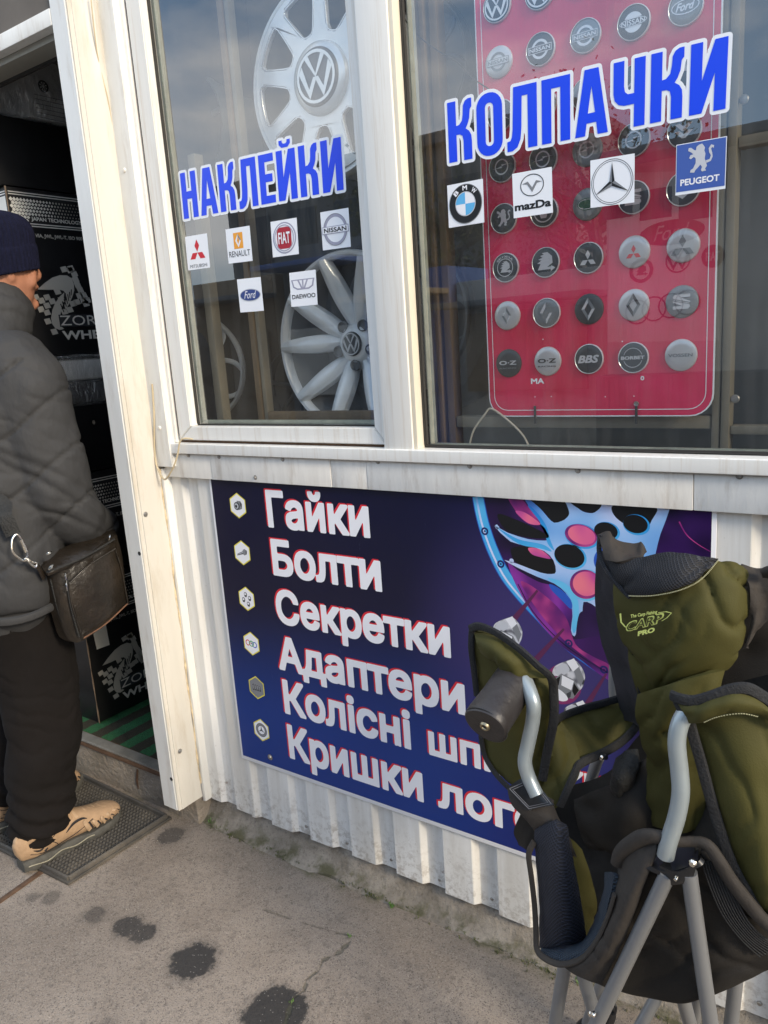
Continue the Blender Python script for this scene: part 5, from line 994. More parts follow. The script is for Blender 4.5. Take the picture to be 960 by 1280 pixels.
mat_thing([(-2.47, 1.345), (-1.845, 1.325), (-1.855, .972), (-2.44, .945)], 'grey rubber door mat with diamond tread under the man at the doorway')
mat_thing([(-3.0, 1.33), (-2.485, 1.34), (-2.455, .93), (-3.0, .93)], 'dark rubber mat left of the doorway mat, cut by the photo edge')
tag(box('metal_strip', (-.009, -.16, 0), (.009, .16, .003), m_rust, None, .001), 'thin brown metal strip on the asphalt by the mat corner', 'metal strip')
ms = bpy.data.objects['metal_strip']; a, b = at(0, 1127, z=0), at(48, 1093, z=0); ms.location = (a + b) / 2; ms.rotation_euler.z = math.atan2(b.y - a.y, b.x - a.x) - math.pi / 2; ms.scale.y = max(1, (b - a).length / .30)

# ================================================================== ground cover: moss and weeds at the foot of the wall
def tufts(name, label, cat, pts, h, m, blades, seed, kind='stuff'):
    r = np.random.default_rng(seed); vs = []; fs = []
    for (x, y) in pts:
        for k in range(blades):
            a = r.uniform(0, 6.28); l = h * r.uniform(.4, 1.2); w_ = l * .22; ox, oy = r.normal(0, h * .5), r.normal(0, h * .4); lean = r.uniform(.2, .9) * l
            b = len(vs); c_, s_ = math.cos(a), math.sin(a)
            vs += [(x + ox - s_ * w_, y + oy + c_ * w_, -.001), (x + ox + s_ * w_, y + oy - c_ * w_, -.001), (x + ox + c_ * lean * .6 + s_ * w_ * .8, y + oy + s_ * lean * .6 - c_ * w_ * .8, l * .65), (x + ox + c_ * lean, y + oy + s_ * lean, l)]
            fs += [(b, b + 1, b + 2, b + 3)]
    o = mesh(name, vs, fs, m); tag(o, label, cat, None, kind); return o
m_moss = mat('olive_moss', (.085, .095, .03), .95, 0, .5, 40); m_leaf = mat('fresh_weed_leaf', (.10, .20, .035), .6, 0, .3, 60)
pts = []
for i in range(900):
    x = rng.uniform(-1.80, .0); dens = .5 + .5 * math.sin(x * 11) * math.sin(x * 4.3 + 1)
    if rng.uniform() < dens: pts.append((x, 1.392 - abs(rng.normal(0, .018)) - .010 * math.sin(x * 9)))
tufts('moss', 'thin olive moss along the foot of the concrete plinth', 'moss', pts, .0055, m_moss, 7, 2)
for i, (px, py, lab) in enumerate([(735, 1205, 'small green weed sprouting at the plinth foot beside the chair'), (490, 1133, 'low green tuft by the plinth under the navy banner'), (437, 1170, 'tiny green sprout at the end of the asphalt crack'), (364, 1253, 'tiny green sprout inside the large dark stain'), (272, 1022, 'mossy green tuft close to the doorway post')]):
    g = at(px, py, z=0); o = tufts('weed', lab, 'weed', [(g.x, min(g.y, 1.375))], (.013, .010, .006, .006, .011)[i], m_leaf, (16, 22, 8, 8, 22)[i], 30 + i, 'thing')
tufts('gravel', 'loose pale grit scattered on the asphalt', 'grit', [(rng.uniform(-2.2, 0), rng.uniform(.5, 1.36)) for _ in range(260)], .0028, mat('pale_grit', (.42, .38, .31), .9, 0, .3, 90), 2, 9)

# ================================================================== what stands across the lane (seen mirrored in the glass)
opp = empty('opposite_kiosk', (-1.6, -3.0, 0), 'pale kiosk across the lane with brand signboard, seen mirrored in glass', 'kiosk')
m_opw = mat('cream_kiosk_wall', (.50, .47, .42), .7, 0, .1, 3); m_opd = mat('dark_kiosk_wall', (.13, .135, .14), .7, 0, .3, 2)
adopt(opp, box('wall', (-2.03, -3.6, 0), (-.9, -3.0, 2.50), m_opw, None, .004)); adopt(opp, box('awning', (-2.1, -3.6, 2.50), (-.88, -2.7, 2.56), m_opd, None, .01)); adopt(opp, box('counter', (-2.05, -2.995, 0), (-.88, -2.8, 1.05), m_opd, None, .01))
po = Print((0, -3.0, 0), (1, 0, 0), (0, 0, 1), (0, 1, 0), opp, .002); MX = lambda px, py: (lambda g: (g.x, g.z))(at(px, py, y=5.8))
m_ob = flat('painted_brown', (96, 40, 44)); m_obk = flat('painted_navy', (50, 40, 70))
po.poly('signboard', flat('painted_board', (226, 214, 204)), 1, [MX(760, 216), MX(758, 428), MX(898, 426), MX(893, 212)])
def mir(cx, cz, r): return Print((cx, -2.996, cz), (r, 0, 0), (0, 0, r), (0, 1, 0), opp, .002)
for (px, py, rx, kind) in [(800, 338, .085, 'sk'), (846, 325, .085, 'vw'), (890, 320, .075, 'fi')]:
    cx, cz = MX(px, py); p = mir(cx, cz, rx)
    p.u = Vector((-rx, 0, 0)) if False else p.u
    if kind == 'sk': p.ring('emblem', m_ob, 1, 0, 0, 1, .72); skoda(p, m_ob, 1, .55)
    if kind == 'vw': vw(p, m_ob, 1, 1.0)
    if kind == 'fi': p.poly('emblem', m_ob, 1, circ(0, 0, 1)); p.text('lettering', m_opw, 3, 'FIAT', -.6, -.4, .6, .4, .02)
    p.build()
cx, cz = MX(838, 290); p = mir(cx, cz, .22); p.poly('emblem', m_ob, 1, circ(0, 0, 1, 36, .38)); p.text('lettering', m_opw, 3, 'Ford', -.55, -.22, .55, .24, .0, .4); p.build()
for i in range(4):
    cx, cz = MX(795 + i * 21, 390 - i * 4); p = mir(cx, cz, .088); p.ring('emblem', m_ob, 1 + i % 2, 0, 0, 1, .88); p.build()
for px in (770, 818, 868): a = MX(px, 258); po.poly('emblem', m_obk, 2, [(a[0] - .11, a[1] - .08), (a[0] + .11, a[1] - .08), (a[0] + .11, a[1] + .12), (a[0] - .11, a[1] + .12)])
po.build()
ok2 = empty('opposite_kiosk', (-5, -3.4, 0), 'dark low stall row across the lane, seen mirrored in the left window', 'kiosk')
m_bls, m_tns = mat('blue_shutter', (.06, .12, .32), .6), mat('tan_shutter', (.30, .22, .14), .7)
for i, (wd, hh, mm_) in enumerate([(1.5, 2.35, m_opd), (.9, 1.95, m_opw), (1.3, 2.2, m_tns), (1.1, 2.45, m_opd), (1.0, 2.05, m_bls), (1.45, 1.9, m_opw)]):
    x_ = -9.6 + sum([1.5, .9, 1.3, 1.1, 1.0, 1.45][:i]) + .02 * i; adopt(ok2, box('stall', (x_, -4.4, 0), (x_ + wd, -3.6 - .1 * (i % 2), hh), mm_, None, .01)); adopt(ok2, box('awning', (x_, -3.6 - .1 * (i % 2), hh - .25), (x_ + wd, -3.2, hh - .2), [m_bls, m_tns, m_opd][i % 3], None, .01)); adopt(ok2, box('shutter', (x_ + .15, -3.6, .9), (x_ + wd - .15, -3.57, 1.6), [m_opw, m_bls, m_tns][i % 3], None, .005))
bk = empty('apartment_block', (-9, -11.5, 0), 'grey flat-roofed building beyond the lane, seen mirrored in the glass', 'building')
m_bl, m_wn = mat('grey_brown_render', (.17, .165, .16), .8, 0, .25, 1.2), mat('dark_window', (.03, .035, .045), .15)
adopt(bk, box('wall', (-13.5, -13, 0), (-5.2, -10.6, 4.9), m_bl, None, .02)); adopt(bk, box('roof', (-13.6, -13.1, 4.9), (-5.1, -10.4, 5.1), m_opd, None, .02))
for i in range(6):
    for j in range(2): adopt(bk, box('window', (-13 + i * 1.3, -10.62, 1.5 + j * 1.7), (-12.2 + i * 1.3, -10.57, 2.6 + j * 1.7), m_wn, None, .005))
m_bark, m_fol = mat('grey_bark', (.09, .075, .06), .9, 0, .3, 10), mat('sparse_spring_leaves', (.07, .08, .035), .8, 0, .4, 6)
def tree(x, y, h, seed, lab):
    r = np.random.default_rng(seed); t = empty('tree', (x, y, 0), lab, 'tree', 'trees across the lane')
    br = [tube('b', [(x, y, 0), (x + .1, y, h * .35), (x, y + .1, h * .8)], [.16, .12, .03], m_bark, None, 8, 4)]; ends = []
    for i in range(26):
        z0 = h * r.uniform(.3, .75); a = r.uniform(0, 6.28); l = h * r.uniform(.18, .36); e = (x + math.cos(a) * l, y + math.sin(a) * l, z0 + l * r.uniform(.5, 1.1)); ends.append(e)
        br.append(tube('b', [(x, y, z0), ((x + e[0]) / 2, (y + e[1]) / 2, z0 + (e[2] - z0) * .35), e], [.05, .03, .008], m_bark, None, 5, 2))
    adopt(t, join('trunk', br)); vs = []; fs = []
    for e in ends:
        for k in range(120):
            c = Vector(e) + Vector(r.normal(0, h * .055, 3)); a, b = Vector(r.normal(0, 1, 3)).normalized() * .035, Vector(r.normal(0, 1, 3)).normalized() * .03; n = len(vs); vs += [c - a, c + b, c + a, c - b]; fs.append((n, n + 1, n + 2, n + 3))
    adopt(t, mesh('crown', vs, fs, m_fol))
tree(-4.3, -9.0, 4.6, 3, 'sparse tree beyond the opposite stalls, mirrored near the mullion'); tree(-6.4, -8.2, 4.3, 4, 'sparse tree before the grey building, mirrored in the left window')
ok3 = empty('opposite_kiosk', (1.5, -3.5, 0), 'grey flat-roofed stall across the lane at the right, seen mirrored', 'kiosk')
adopt(ok3, box('wall', (-.85, -4.5, 0), (6, -3.2, 2.75), mat('grey_stall_wall', (.26, .27, .27), .7, 0, .2, 2), None, .01)); adopt(ok3, box('roof', (-.86, -4.6, 2.752), (6.1, -2.9, 2.84), m_opd, None, .01))
# ================================================================== soft forms: lofts fused by a voxel remesh
from mathutils import noise as mnoise
def loft(secs, up=(1, 0, 0), n=20, sub=4):
    """secs: [(centre, ra, rb)] ; ra along up, rb along the other axis"""
    P = spline([s[0] for s in secs], sub); RA = [v.x for v in spline([(s[1], 0, 0) for s in secs], sub)]; RB = [v.x for v in spline([(s[2], 0, 0) for s in secs], sub)]
    vs = []; fs = []; N = len(P); prev = Vector(up)
    for i, p in enumerate(P):
        t = (P[min(i + 1, N - 1)] - P[max(i - 1, 0)]).normalized(); u = (prev - t * prev.dot(t)).normalized(); v = t.cross(u); prev = u
        for k in range(n):
            a = 2 * math.pi * k / n; vs.append(p + u * math.cos(a) * max(RA[i], 1e-4) + v * math.sin(a) * max(RB[i], 1e-4))
    for i in range(N - 1):
        for k in range(n): fs.append((i * n + k, i * n + (k + 1) % n, (i + 1) * n + (k + 1) % n, (i + 1) * n + k))
    # domed caps
    for end, i0 in ((0, 0), (1, (N - 1) * n)):
        c = P[0] if not end else P[-1]; t = ((P[0] - P[1]) if not end else (P[-1] - P[-2])).normalized(); rr0 = min(max(RA[0 if not end else -1], 1e-4), max(RB[0 if not end else -1], 1e-4))
        b = len(vs)
        for k in range(n): q_ = vs[i0 + k]; vs.append(c + (q_ - c) * .7 + t * rr0 * .55)
        vs.append(c + t * rr0 * .8); apex = len(vs) - 1
        for k in range(n):
            a_, b_ = i0 + k, i0 + (k + 1) % n; f = [(a_, b + k, b + (k + 1) % n, b_), (b + k, apex, b + (k + 1) % n)]
            fs += [tuple(reversed(x)) for x in f] if end else f
    return vs, fs
def fuse(name, lofts, voxel, m, parent=None, smooth_it=6, disp=None, sel=None):
    V = []; F = []
    for vs, fs in lofts: b = len(V); V += [tuple(v) for v in vs]; F += [tuple(i + b for i in f) for f in fs]
    me = bpy.data.meshes.new('tmp'); me.from_pydata(V, [], F); o = bpy.data.objects.new('tmp', me); COL.objects.link(o)
    md = o.modifiers.new('r', 'REMESH'); md.mode = 'VOXEL'; md.voxel_size = voxel; ms_ = o.modifiers.new('s', 'SMOOTH'); ms_.iterations = smooth_it; ms_.factor = .5
    dg = bpy.context.evaluated_depsgraph_get(); me2 = bpy.data.meshes.new_from_object(o.evaluated_get(dg)); bpy.data.objects.remove(o); bpy.data.meshes.remove(me)
    me2.name = name
    if disp:
        n = len(me2.vertices); co = np.empty(n * 3); me2.vertices.foreach_get('co', co); co = co.reshape(-1, 3); nm = np.empty(n * 3); me2.vertices.foreach_get('normal', nm); nm = nm.reshape(-1, 3)
        d = disp(co, nm); co = co + (nm * d[:, None] if d.ndim == 1 else d); me2.vertices.foreach_set('co', co.reshape(-1)); me2.update()
    smooth(me2); me2.materials.clear(); o = link(name, me2, m)
    if parent is not None: adopt(parent, o)
    return o
def nz(co, s, seed=0., fr=2):
    return np.array([mnoise.fractal(Vector((c[0] * s + seed, c[1] * s, c[2] * s)), 1, 2, fr) for c in co])
def folds(co, amp, dirv, freq, seed):
    """soft pillows parted by sharper creases that fade in and out"""
    d = np.array(dirv, float); d /= np.linalg.norm(d); w_ = nz(co, 5.5, seed, 2) * 3.2 + nz(co, 15, seed + 3, 2) * .8; t = co @ d * freq + w_
    mask = np.clip(nz(co, 6.5, seed + 11, 2) * 2.2 + .45, 0, 1); return -amp * mask * (1 - np.abs(np.sin(t))) ** 2.5
# ================================================================== PERSON in the doorway, back and right side to us
m_skin = mat('tanned_skin', (.42, .19, .115), .55, 0, .12, 30, .15, 160, (.20, .08, .055), .4, 25)
m_jack, nt, bs = node_mat('dark_grey_puffer_nylon'); q = NB(nt); geo = nt.nodes.new('ShaderNodeNewGeometry').outputs['Position']
bs.inputs['Base Color'].default_value = (.038, .0385, .040, 1); bs.inputs['Roughness'].default_value = .72; bs.inputs['Specular IOR Level'].default_value = .3
wr = q.m('ADD', q.noise(q.n('ShaderNodeMapping', {0: geo, 'Scale': (1, 1, .45), 'Rotation': (.7, 0, .3)}).outputs[0], 22, 4, .55), q.m('MULTIPLY', q.noise(geo, 9, 3), 1.2))
nt.links.new(q.n('ShaderNodeBump', {'Strength': .5, 'Distance': .010, 'Height': wr}).outputs[0], bs.inputs['Normal'])
m_trs = mat('black_cotton_trousers', (.0085, .0070, .0065), .95, 0, .2, 6, .5, 14, spec=.2)
m_knit = mat('navy_knit', (.006, .007, .022), .95, 0, .3, 90, .4, 300, spec=.2)
man = empty('person', (-2.12, 1.06, 0), 'person in dark puffer jacket, navy knit hat and black trousers standing at the doorway', 'person')
HX, HY, HZ = -2.125, 1.222, 1.672
head = loft([((HX, HY + .045, HZ - .125), .030, .035), ((HX, HY + .030, HZ - .10), .052, .062), ((HX, HY + .012, HZ - .055), .068, .088), ((HX, HY, HZ), .076, .100), ((HX, HY - .004, HZ + .05), .074, .096), ((HX, HY - .004, HZ + .09), .055, .072), ((HX, HY - .004, HZ + .115), .02, .03)])
neck = loft([((HX - .005, HY - .055, HZ - .26), .085, .085), ((HX - .003, HY - .045, HZ - .17), .062, .064), ((HX, HY - .02, HZ - .09), .058, .064)])
nose = loft([((HX, HY + .095, HZ + .018), .010, .008), ((HX, HY + .112, HZ - .010), .013, .013), ((HX, HY + .108, HZ - .024), .017, .014)], n=12)
brow = loft([((HX - .045, HY + .083, HZ + .022), .010, .010), ((HX, HY + .096, HZ + .026), .010, .012), ((HX + .045, HY + .083, HZ + .022), .010, .010)], up=(0, 1, 0), n=12)
lips = loft([((HX - .022, HY + .092, HZ - .052), .006, .006), ((HX, HY + .101, HZ - .052), .009, .010), ((HX + .022, HY + .092, HZ - .052), .006, .006)], up=(0, 1, 0), n=10)
chin = loft([((HX - .015, HY + .078, HZ - .098), .018, .018), ((HX + .015, HY + .078, HZ - .098), .018, .018)], up=(0, 1, 0), n=12)
cheek = [loft([((HX + s * .045, HY + .065, HZ - .012), .02, .018), ((HX + s * .050, HY + .052, HZ - .045), .02, .022)], n=12) for s in (-1, 1)]
ears = [loft([((HX + s * .074, HY - .012, HZ - .000), .007, .014), ((HX + s * .077, HY - .014, HZ - .015), .007, .015), ((HX + s * .074, HY - .008, HZ - .040), .006, .009)], n=12) for s in (-1, 1)]
torso_c = loft([((-2.13, 1.06, .90), .16, .11), ((-2.13, 1.09, 1.15), .15, .11), ((-2.13, 1.12, 1.38), .17, .10), ((-2.13, 1.15, 1.46), .09, .07)])
legs_c = [loft([((-2.05, 1.07, .92), .08, .08), ((-2.045, 1.10, .5), .055, .06), ((-2.04, 1.0, .10), .035, .04)]), loft([((-2.22, 1.08, .92), .08, .08), ((-2.25, 1.14, .5), .055, .06), ((-2.27, 1.08, .10), .035, .04)])]
hands_c = []
for sx_, wx, wy in ((1, -1.995, 1.325), (-1, -2.27, 1.30)):
    sh = (-2.13 + sx_ * .17, 1.14, 1.40)
    hands_c.append(loft([(sh, .05, .05), ((-2.13 + sx_ * .19, 1.14, 1.10), .04, .04), ((wx, wy - .04, .97), .028, .03)]))
    for f in range(4): hands_c.append(loft([((wx - sx_ * .01, wy - .03, .965 - f * .017), .009, .009), ((wx - sx_ * .03, wy + .03, .945 - f * .018), .008, .008), ((wx - sx_ * .06, wy + .045, .93 - f * .018), .007, .007)], n=8))
    hands_c.append(loft([((wx, wy - .02, .985), .011, .011), ((wx - sx_ * .02, wy + .03, .985), .009, .009)], n=8))
fuse('body', [head, neck, nose, brow, lips, chin, torso_c] + cheek + ears + legs_c + hands_c, .0065, m_skin, man, 3)
for s in (-1, 1):
    adopt(man, lathe('eye', [(0, .011), (.006, .009), (.010, .004), (.011, 0)], mat('eye_white', (.5, .45, .4), .2), None, 14, loc=(HX + s * .032, HY + .081, HZ + .004), ax=(s * .25, 1, 0)))
    adopt(man, tube('eyebrow', [(HX + s * .016, HY + .105, HZ + .026), (HX + s * .034, HY + .099, HZ + .031), (HX + s * .052, HY + .086, HZ + .024)], [.003, .0042, .002], m_seal, None, 6, 3, .6))
# knit hat with ribs and a folded cuff
vs = []; fs = []; n = 220
hp = [(.94, -.058), (1.045, -.056), (1.065, -.045), (1.075, -.015), (1.075, .008), (1.05, .014), (1.04, .022), (1.05, .045), (1.03, .068), (.96, .090), (.80, .110), (.52, .123), (.22, .128), (.02, .128)]
hp = [(v.x, v.y) for v in spline([(a, b, 0) for a, b in hp], 3)]
for i, (r, h) in enumerate(hp):
    for k in range(n):
        a = 2 * math.pi * k / n; rb = .0016 * (1 if k % 4 < 2 else -1) * min(1, (len(hp) - i) / 9)
        tilt = -.020 * math.sin(a)                                   # lower at the nape than at the brow
        vs.append((HX + (.0865 * r + rb) * math.cos(a), HY - .004 + (.1075 * r + rb) * math.sin(a), HZ + .030 + h * .92 + (-tilt if h < .03 else -tilt * (1 - (h - .03) / .1))))
for i in range(len(hp) - 1):
    for k in range(n): fs.append((i * n + k, i * n + (k + 1) % n, (i + 1) * n + (k + 1) % n, (i + 1) * n + k))
adopt(man, mesh('knit_hat', vs, fs, m_knit, None, True))
# jacket
tor = loft([((-2.13, 1.055, .775), .215, .165), ((-2.13, 1.065, .86), .225, .172), ((-2.13, 1.085, 1.0), .215, .170), ((-2.13, 1.105, 1.18), .215, .165), ((-2.13, 1.12, 1.32), .225, .155), ((-2.13, 1.135, 1.43), .200, .130), ((-2.13, 1.155, 1.50), .120, .105)], n=28)
col_ = loft([((-2.128, 1.150, 1.44), .125, .120), ((-2.126, 1.172, 1.52), .100, .110), ((-2.125, 1.190, 1.575), .095, .108)], n=24)
armR = loft([((-2.00, 1.135, 1.43), .085, .095), ((-1.955, 1.150, 1.34), .090, .102), ((-1.945, 1.160, 1.20), .086, .100), ((-1.945, 1.175, 1.07), .088, .098), ((-1.955, 1.225, .985), .084, .085), ((-1.975, 1.290, .945), .070, .066), ((-1.992, 1.325, .935), .060, .055)], n=24)
armL = loft([((-2.26, 1.135, 1.43), .085, .095), ((-2.31, 1.150, 1.34), .090, .102), ((-2.32, 1.160, 1.20), .086, .100), ((-2.315, 1.175, 1.07), .086, .094), ((-2.29, 1.235, .985), .08, .08), ((-2.26, 1.300, .945), .066, .062)], n=24)
def jd(co, nm):
    x, y, z = co[:, 0], co[:, 1], co[:, 2]; d = np.zeros(len(co))
    arm = (x > -2.045) & (z < 1.42) & (np.abs(y - 1.17) < .2) & (z > .86) & (x > -2.03 + 0.0 * z)
    arm &= ((x - -1.95) ** 2 < .0095)
    def seam(t, pitch, depth, wd):
        f = (t / pitch) % 1.0; e = np.minimum(f, 1 - f) * pitch; return -depth * np.exp(-(e / wd) ** 2) + depth * .55 * np.sin(np.pi * f) ** .7
    ta = (1.42 - z) + (y - 1.15) * .55 + .02 * np.sin(x * 30); tt = z + .12 * (y - 1.1) + .006 * np.sin(x * 25 + y * 14)
    d = np.where(arm, seam(ta + .03, .150, .0062, .0045), seam(tt, .150, .0062, .0045))
    d += folds(co, .0042, (.25, .55, 1.0), 62, 5.5)
    d += .007 * nz(co, 9, 3.1) + .0018 * nz(co * np.array([1, 1, .5]), 20, 7.7)
    # pinched pleats inside the elbow and at the pocket
    d += -.006 * np.exp(-((z - 1.045 + (y - 1.17) * .9) / .012) ** 2) * arm - .005 * np.exp(-((z - .99 + (y - 1.17) * .6) / .010) ** 2) * arm - .005 * np.exp(-((z - 1.10 + (y - 1.17) * .7) / .012) ** 2) * arm
    return d
fuse('puffer_jacket', [tor, col_, armR, armL], .0068, m_jack, man, 4, jd)
adopt(man, tube('jacket_hem', [(-2.13 + .218 * math.cos(a), 1.057 + .168 * math.sin(a), .758 + .004 * math.sin(a * 5)) for a in np.linspace(0, 2 * math.pi, 41)[:-1]], .012, m_jack, None, 8, 0, .7, closed=True))

# trousers: baggy, bunched above the shoe
legR = loft([((-2.075, 1.06, .86), .120, .140), ((-2.06, 1.075, .72), .105, .135), ((-2.05, 1.090, .55), .092, .118), ((-2.045, 1.085, .40), .084, .112), ((-2.04, 1.055, .27), .080, .102), ((-2.035, 1.030, .17), .078, .096), ((-2.033, 1.020, .105), .074, .088)], n=24)
legL = loft([((-2.19, 1.06, .86), .12, .14), ((-2.21, 1.08, .72), .10, .13), ((-2.24, 1.12, .50), .09, .11), ((-2.26, 1.11, .27), .082, .10), ((-2.27, 1.08, .11), .075, .09)], n=24)
def td(co, nm):
    z = co[:, 2]; y = co[:, 1]; x = co[:, 0]; k = np.clip((.30 - z) / .2, 0, 1)
    d = .010 * nz(co * np.array([1, 1, .4]), 10, 1.3) + folds(co, .005, (.3, .2, 1), 55, 2.2); d += .009 * k * np.sin((z + .28 * (y - 1.03) + .02 * np.sin(x * 22)) * 2 * np.pi / .052) + .006 * k * nz(co, 24, 4.4)
    d += .004 * np.sin((z - .25 * y) * 2 * np.pi / .16) * np.clip((.62 - z) / .3, 0, 1); return d
fuse('trousers', [legR, legL], .0075, m_trs, man, 4, td)
# trail shoes
m_tan = mat('tan_suede', (.37, .245, .145), .85, 0, .16, 22, .25, 120, (.26, .165, .09), .5, 14); m_tand = mat('tan_overlay', (.42, .29, .18), .8, 0, .1, 30, .2, 100); m_sole = mat('dirty_grey_sole', (.07, .068, .06), .8, 0, .3, 30, .3, 60); m_solel = mat('pale_sole_line', (.30, .28, .21), .7, 0, .2, 40); m_shd = mat('shoe_dark_mesh', (.018, .015, .016), .8)
def shoe(loc, rz, side):
    t = [];  rot = Matrix.Translation(Vector(loc)) @ Matrix.Rotation(rz, 4, 'Z')
    def add(o, nm=None): o.data.transform(rot); adopt(man, o); t.append(o); return o
    def hw(y): return float(np.interp(y, [0, .03, .09, .15, .22, .27, .30, .318], [.022, .036, .036, .038, .049, .046, .034, .016]))
    def xc_(y): return side * float(np.interp(y, [0, .1, .2, .3, .32], [0, .0, .004, -.004, -.008]))
    ys_ = np.linspace(0, .318, 26)
    # sole
    vs = []; fs = []
    for (zf, ex) in ((0, -.002), (.007, .001), (.017, .0), (.024, -.004)):
        ring = [(xc_(y) + hw(y) + ex, y) for y in ys_] + [(xc_(y) - hw(y) - ex, y) for y in ys_[::-1]]
        for i, (x, y) in enumerate(ring): vs.append((x, y, (zf + (.016 * max(0, (y - .27) / .05) ** 2 if True else 0)) * (1 + .35 * math.exp(-((y - .03) / .05) ** 2) + .25 * math.exp(-((y - .14) / .03) ** 2)) + (.0022 * math.sin(y * 190) if zf < .005 else .0015 * math.sin(y * 120))))
    n = 52
    for j in range(3):
        for i in range(n): fs.append((j * n + i, j * n + (i + 1) % n, (j + 1) * n + (i + 1) % n, (j + 1) * n + i))
    fs += [tuple(range(n - 1, -1, -1)), tuple(3 * n + i for i in range(n))]
    add(mesh('shoe_sole', vs, fs, m_sole, None, True))
    for s in (-1, 1): add(tube('sole_line', [(xc_(y) + s * (hw(y) + .0015), y, .014 + .004 * math.sin(y * 75)) for y in np.linspace(.01, .20, 24)], .0016, m_solel, None, 6))
    # upper
    top = lambda y: float(np.interp(y, [0, .03, .07, .10, .14, .18, .23, .28, .31], [.088, .100, .090, .094, .105, .090, .072, .058, .040]))
    secs = [((xc_(y), y, (.018 + top(y)) / 2 + .004), hw(y) * (.93 if y < .25 else .97), (top(y) - .018) / 2 + .004) for y in (.008, .03, .07, .11, .15, .19, .23, .27, .30)]
    o = fuse('shoe_upper', [loft(secs, up=(1, 0, 0), n=22)], .0045, m_tan, None, 3); add(o)
    sx_at = lambda y, z, s: xc_(y) + s * hw(y) * .96 * math.sqrt(max(.05, 1 - ((z - ((.018 + top(y)) / 2 + .004)) / ((top(y) - .018) / 2 + .005)) ** 2)) 
    for s in (-1, 1):
        # swoosh-free dark cut-outs, finger overlays to the sole, heel patch
        add(tube('shoe_cutout', [(sx_at(y, z, s) + s * .0012, y, z) for y, z in [(.125, .062), (.150, .078), (.175, .080), (.190, .074)]], [.0012, .0045, .0040, .001], m_shd, None, 8, 4, .35, up=(0, 0, 1)))
        add(tube('shoe_cutout', [(sx_at(y, z, s) + s * .001, y, z) for y, z in [(.028, .060), (.045, .050), (.062, .056)]], [.001, .003, .001], m_shd, None, 8, 4, .35, up=(0, 0, 1)))
        add(tube('shoe_cutout', [(sx_at(y, z, s) + s * .001, y, z) for y, z in [(.060, .038), (.068, .046)]], [.0035, .0015], m_shd, None, 8, 2, .35, up=(0, 0, 1)))
        for i in range(5):
            y0 = .185 + i * .024; add(tube('shoe_overlay', [(sx_at(y0 + a, z, s) + s * .0016, y0 + a, z) for a, z in [(-.006, max(.05, top(y0) - .016)), (.000, .052), (.010, .034)]], [.0048, .0064, .0070], m_tand, None, 8, 4, .34, up=(0, 1, 0)))
            add(tube('shoe_cutout', [(sx_at(y0 + .012 + a, z, s) + s * .0006, y0 + .012 + a, z) for a, z in [(-.004, max(.046, top(y0 + .012) - .022)), (.006, .036)]], .0028, m_shd, None, 6, 2, .4, up=(0, 1, 0)))
    for i in range(7):
        y0 = .145 + i * .017; zt = top(y0) + .0045; hwid = .030 - i * .001
        add(tube('shoe_ridge', [(xc_(y0) - hwid, y0 + .004, zt - .016), (xc_(y0) - hwid * .55, y0, zt - .002), (xc_(y0), y0 - .002, zt + .001), (xc_(y0) + hwid * .55, y0, zt - .002), (xc_(y0) + hwid, y0 + .004, zt - .016)], .0056, m_tand if i % 2 else m_tan, None, 8, 3, .75, up=(0, 1, 0)))
    add(tube('shoe_collar', [(xc_(.05) + .032 * math.cos(a), .060 + .050 * math.sin(a), .093 + .012 * math.sin(a) + .006 * math.cos(2 * a)) for a in np.linspace(0, 2 * math.pi, 25)[:-1]], .0075, m_tan, None, 8, closed=True))
    for s in (-1, 1):
        for sp2 in ([(.02, .050), (.06, .034), (.11, .036), (.16, .046), (.205, .066)], [(.012, .085), (.035, .070), (.075, .066), (.105, .080), (.12, .098)], [(.075, .064), (.095, .045), (.10, .034)]):
            add(tube('shoe_seam', [(sx_at(y, z, s) + s * .0007, y, z) for y, z in sp2], .0011, m_shd, None, 5, 4))
    add(tube('heel_tab', [(xc_(0), .004, .075), (xc_(0), -.003, .092), (xc_(0), .004, .103)], [.008, .009, .005], m_tand, None, 8, 3, .5, up=(1, 0, 0)))
    add(loft_obj('sock', [((xc_(.05), .058, .07), .030, .042), ((xc_(.05), .060, .115), .031, .043), ((xc_(.05), .066, .16), .034, .045)]))
def loft_obj(name, secs, m=None): vs, fs = loft(secs); return mesh(name, vs, fs, m or m_knit, None, True)
shoe((-2.022, .935, .0105), -.07, 1); shoe((-2.275, .985, .0105), .05, -1)
# ================================================================== shoulder bag (hangs at his hip, a thing of its own)
m_lea = mat('dark_brown_leather', (.016, .012, .008), .38, 0, .35, 14, .35, 45, (.04, .026, .016), .4, 9, coat=.1); m_pip = mat('tan_worn_piping', (.13, .06, .03), .6, 0, .3, 40); m_nick = mat('polished_nickel', (.75, .72, .66), .18, 1); m_web = mat('black_webbing', (.018, .018, .017), .7, 0, .2, 60, .5, 200)
bag = empty('shoulder_bag', at(105, 745, x=-1.88), 'dark brown leather shoulder bag with zips hanging at the man\'s hip', 'bag')
XF, XB = -1.862, -1.945
def Pb(px, py, x=XF): return at(px, py, x=x)
fr_ = [[Pb(82, 716), Pb(104, 699), Pb(126, 687), Pb(146, 677)], [Pb(86, 745), Pb(108, 730), Pb(132, 718), Pb(151, 706)], [Pb(95, 775), Pb(116, 762), Pb(138, 745), Pb(157, 732)], [Pb(105, 800), Pb(124, 786), Pb(144, 770), Pb(162, 752)]]
